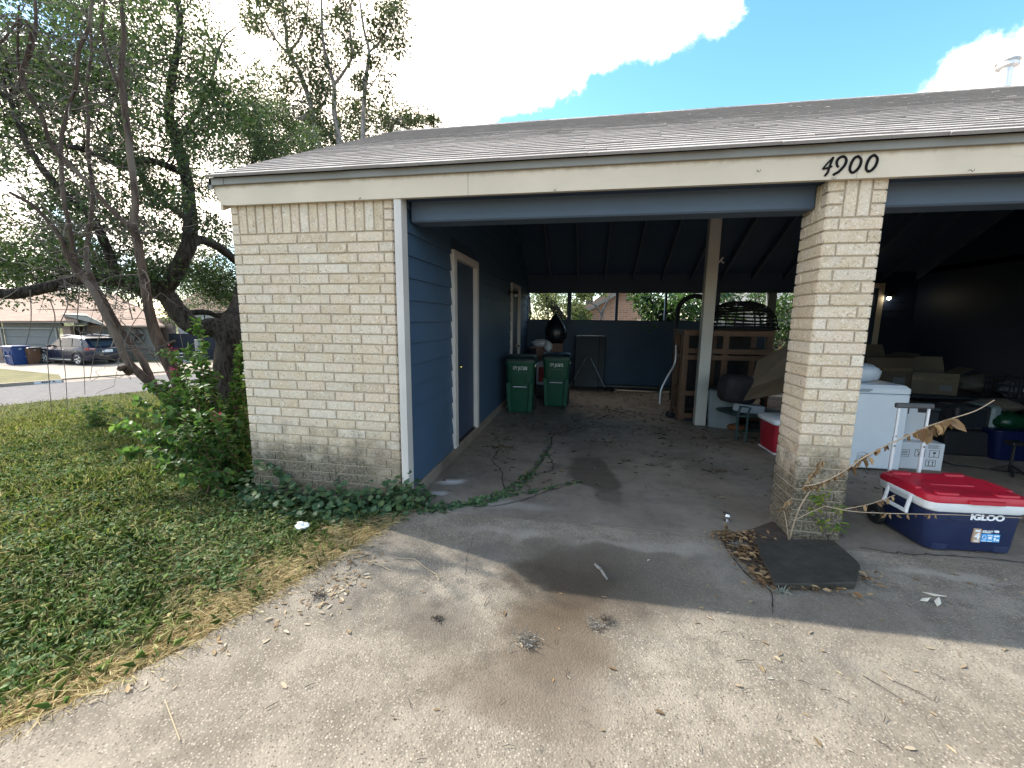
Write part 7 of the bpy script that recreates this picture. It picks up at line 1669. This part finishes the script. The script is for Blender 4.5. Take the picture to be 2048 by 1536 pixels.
vs = [mid0, mid1+x_, c2+x_, c3]; b.add(vs+[v-n_*.006 for v in vs], [(0, 1, 2, 3), (7, 6, 5, 4), (0, 4, 5, 1), (1, 5, 6, 2), (2, 6, 7, 3), (3, 7, 4, 0)])
o = b.build('cardboard_sheet', mat('brown_cardboard', (.115, .083, .054), .85, .12, 3, .2, 40)); tag(o, 'large folded sheet of brown cardboard leaning beside the brick pillar', 'cardboard')
p = g0(1485, 870); sack('brown_rag', (p[0], p[1]+.25, 0), .10, (1.3, .8, .5), 'brown crumpled rag on the floor under the green garden table', mat('rust_rag', (.13, .06, .03), .9, .4, 20), .2)
# ---- tall dark tubular arch, bent silver tube, boards, dark bundle by the hutch
ar = thing('tubular_arch', (5.05, 5.6, 0), 'tall dark tubular arch standing near the back wall behind the hutch', 'arch')
b = MB(); w = .32; pts = [(-w, 0, 0), (-w, 0, 1.75)]+[(-w*math.cos(a), 0, 1.75+.32*math.sin(a)) for a in np.linspace(.2, PI-.2, 9)]+[(w, 0, 1.75), (w, 0, 0)]; b.tube(pts, .045, 8); b.build('arch_tube', mat('dark_blue_tube', (.018, .024, .034), .6), ar)
b = MB(); b.box(-w, -.02, .6, w, .02, .64); b.box(-w, -.02, 1.2, w, .02, 1.24); b.build('cross_bar', bpy.data.materials['dark_blue_tube'], ar)
b = MB(); b.tube(smooth_path([ON(1352, 690, 'y', 3.95), ON(1350, 725, 'y', 3.95), ON(1334, 755, 'y', 3.9), ON(1322, 780, 'y', 3.87), ON(1319, 808, 'y', 3.85)], 6), .014, 8); o = b.build('bent_tube', M_SILVER); tag(o, 'bent silver tube leaning against the wooden hutch', 'tube')
for i, (px, py, h, dx) in enumerate(((1348, 826, .48, .02), (1358, 832, .62, .01))):
    c = g0(px, py); b = MB(); b.bar((0, 0, .001), (dx, .12, h), .09, .02, (1, 0, 0), 0, .002); o = b.build('board_offcut', M_WOOD); o.location = c; tag(o, ['shorter board offcut leaning beside the wooden hutch', 'longer board offcut leaning against the side of the hutch'][i], 'board', 'board offcuts by the hutch')
c = g0(1346, 834); b = MB()
for k in range(7): b.sphere((random.uniform(-.08, .08), random.uniform(-.05, .05), .04), random.uniform(.03, .06), 8, 6, 0, .25)
o = b.build('dark_bundle', mat('black_bundle', (.012, .012, .014), .6)); o.location = c; tag(o, 'dark tangled bundle on the floor at the foot of the hutch', 'bundle')
# ---- terracotta coloured thing behind the brick corner
c = ON(484, 716, 'y', .55); b = MB(); b.lathe([(0, -.10), (.06, -.10), (.085, .08), (.095, .08), (.095, .11), (.075, .11), (0, .05)], (0, 0, 0), 18); o = b.build('clay_pot', mat('terracotta', (.42, .17, .08), .8), None, True); o.location = (-.10, .55, c[2]); tag(o, 'orange clay pot showing past the edge of the brick wall above the bush', 'pot')
b = MB(); b.tube([(.098, 0, .0), (.1, 0, .0)], .01, 6); b.bar((-.10, 0, -.115), (.1, 0, -.115), .03, .012); b.build('wall_bracket', M_BLACK, o)
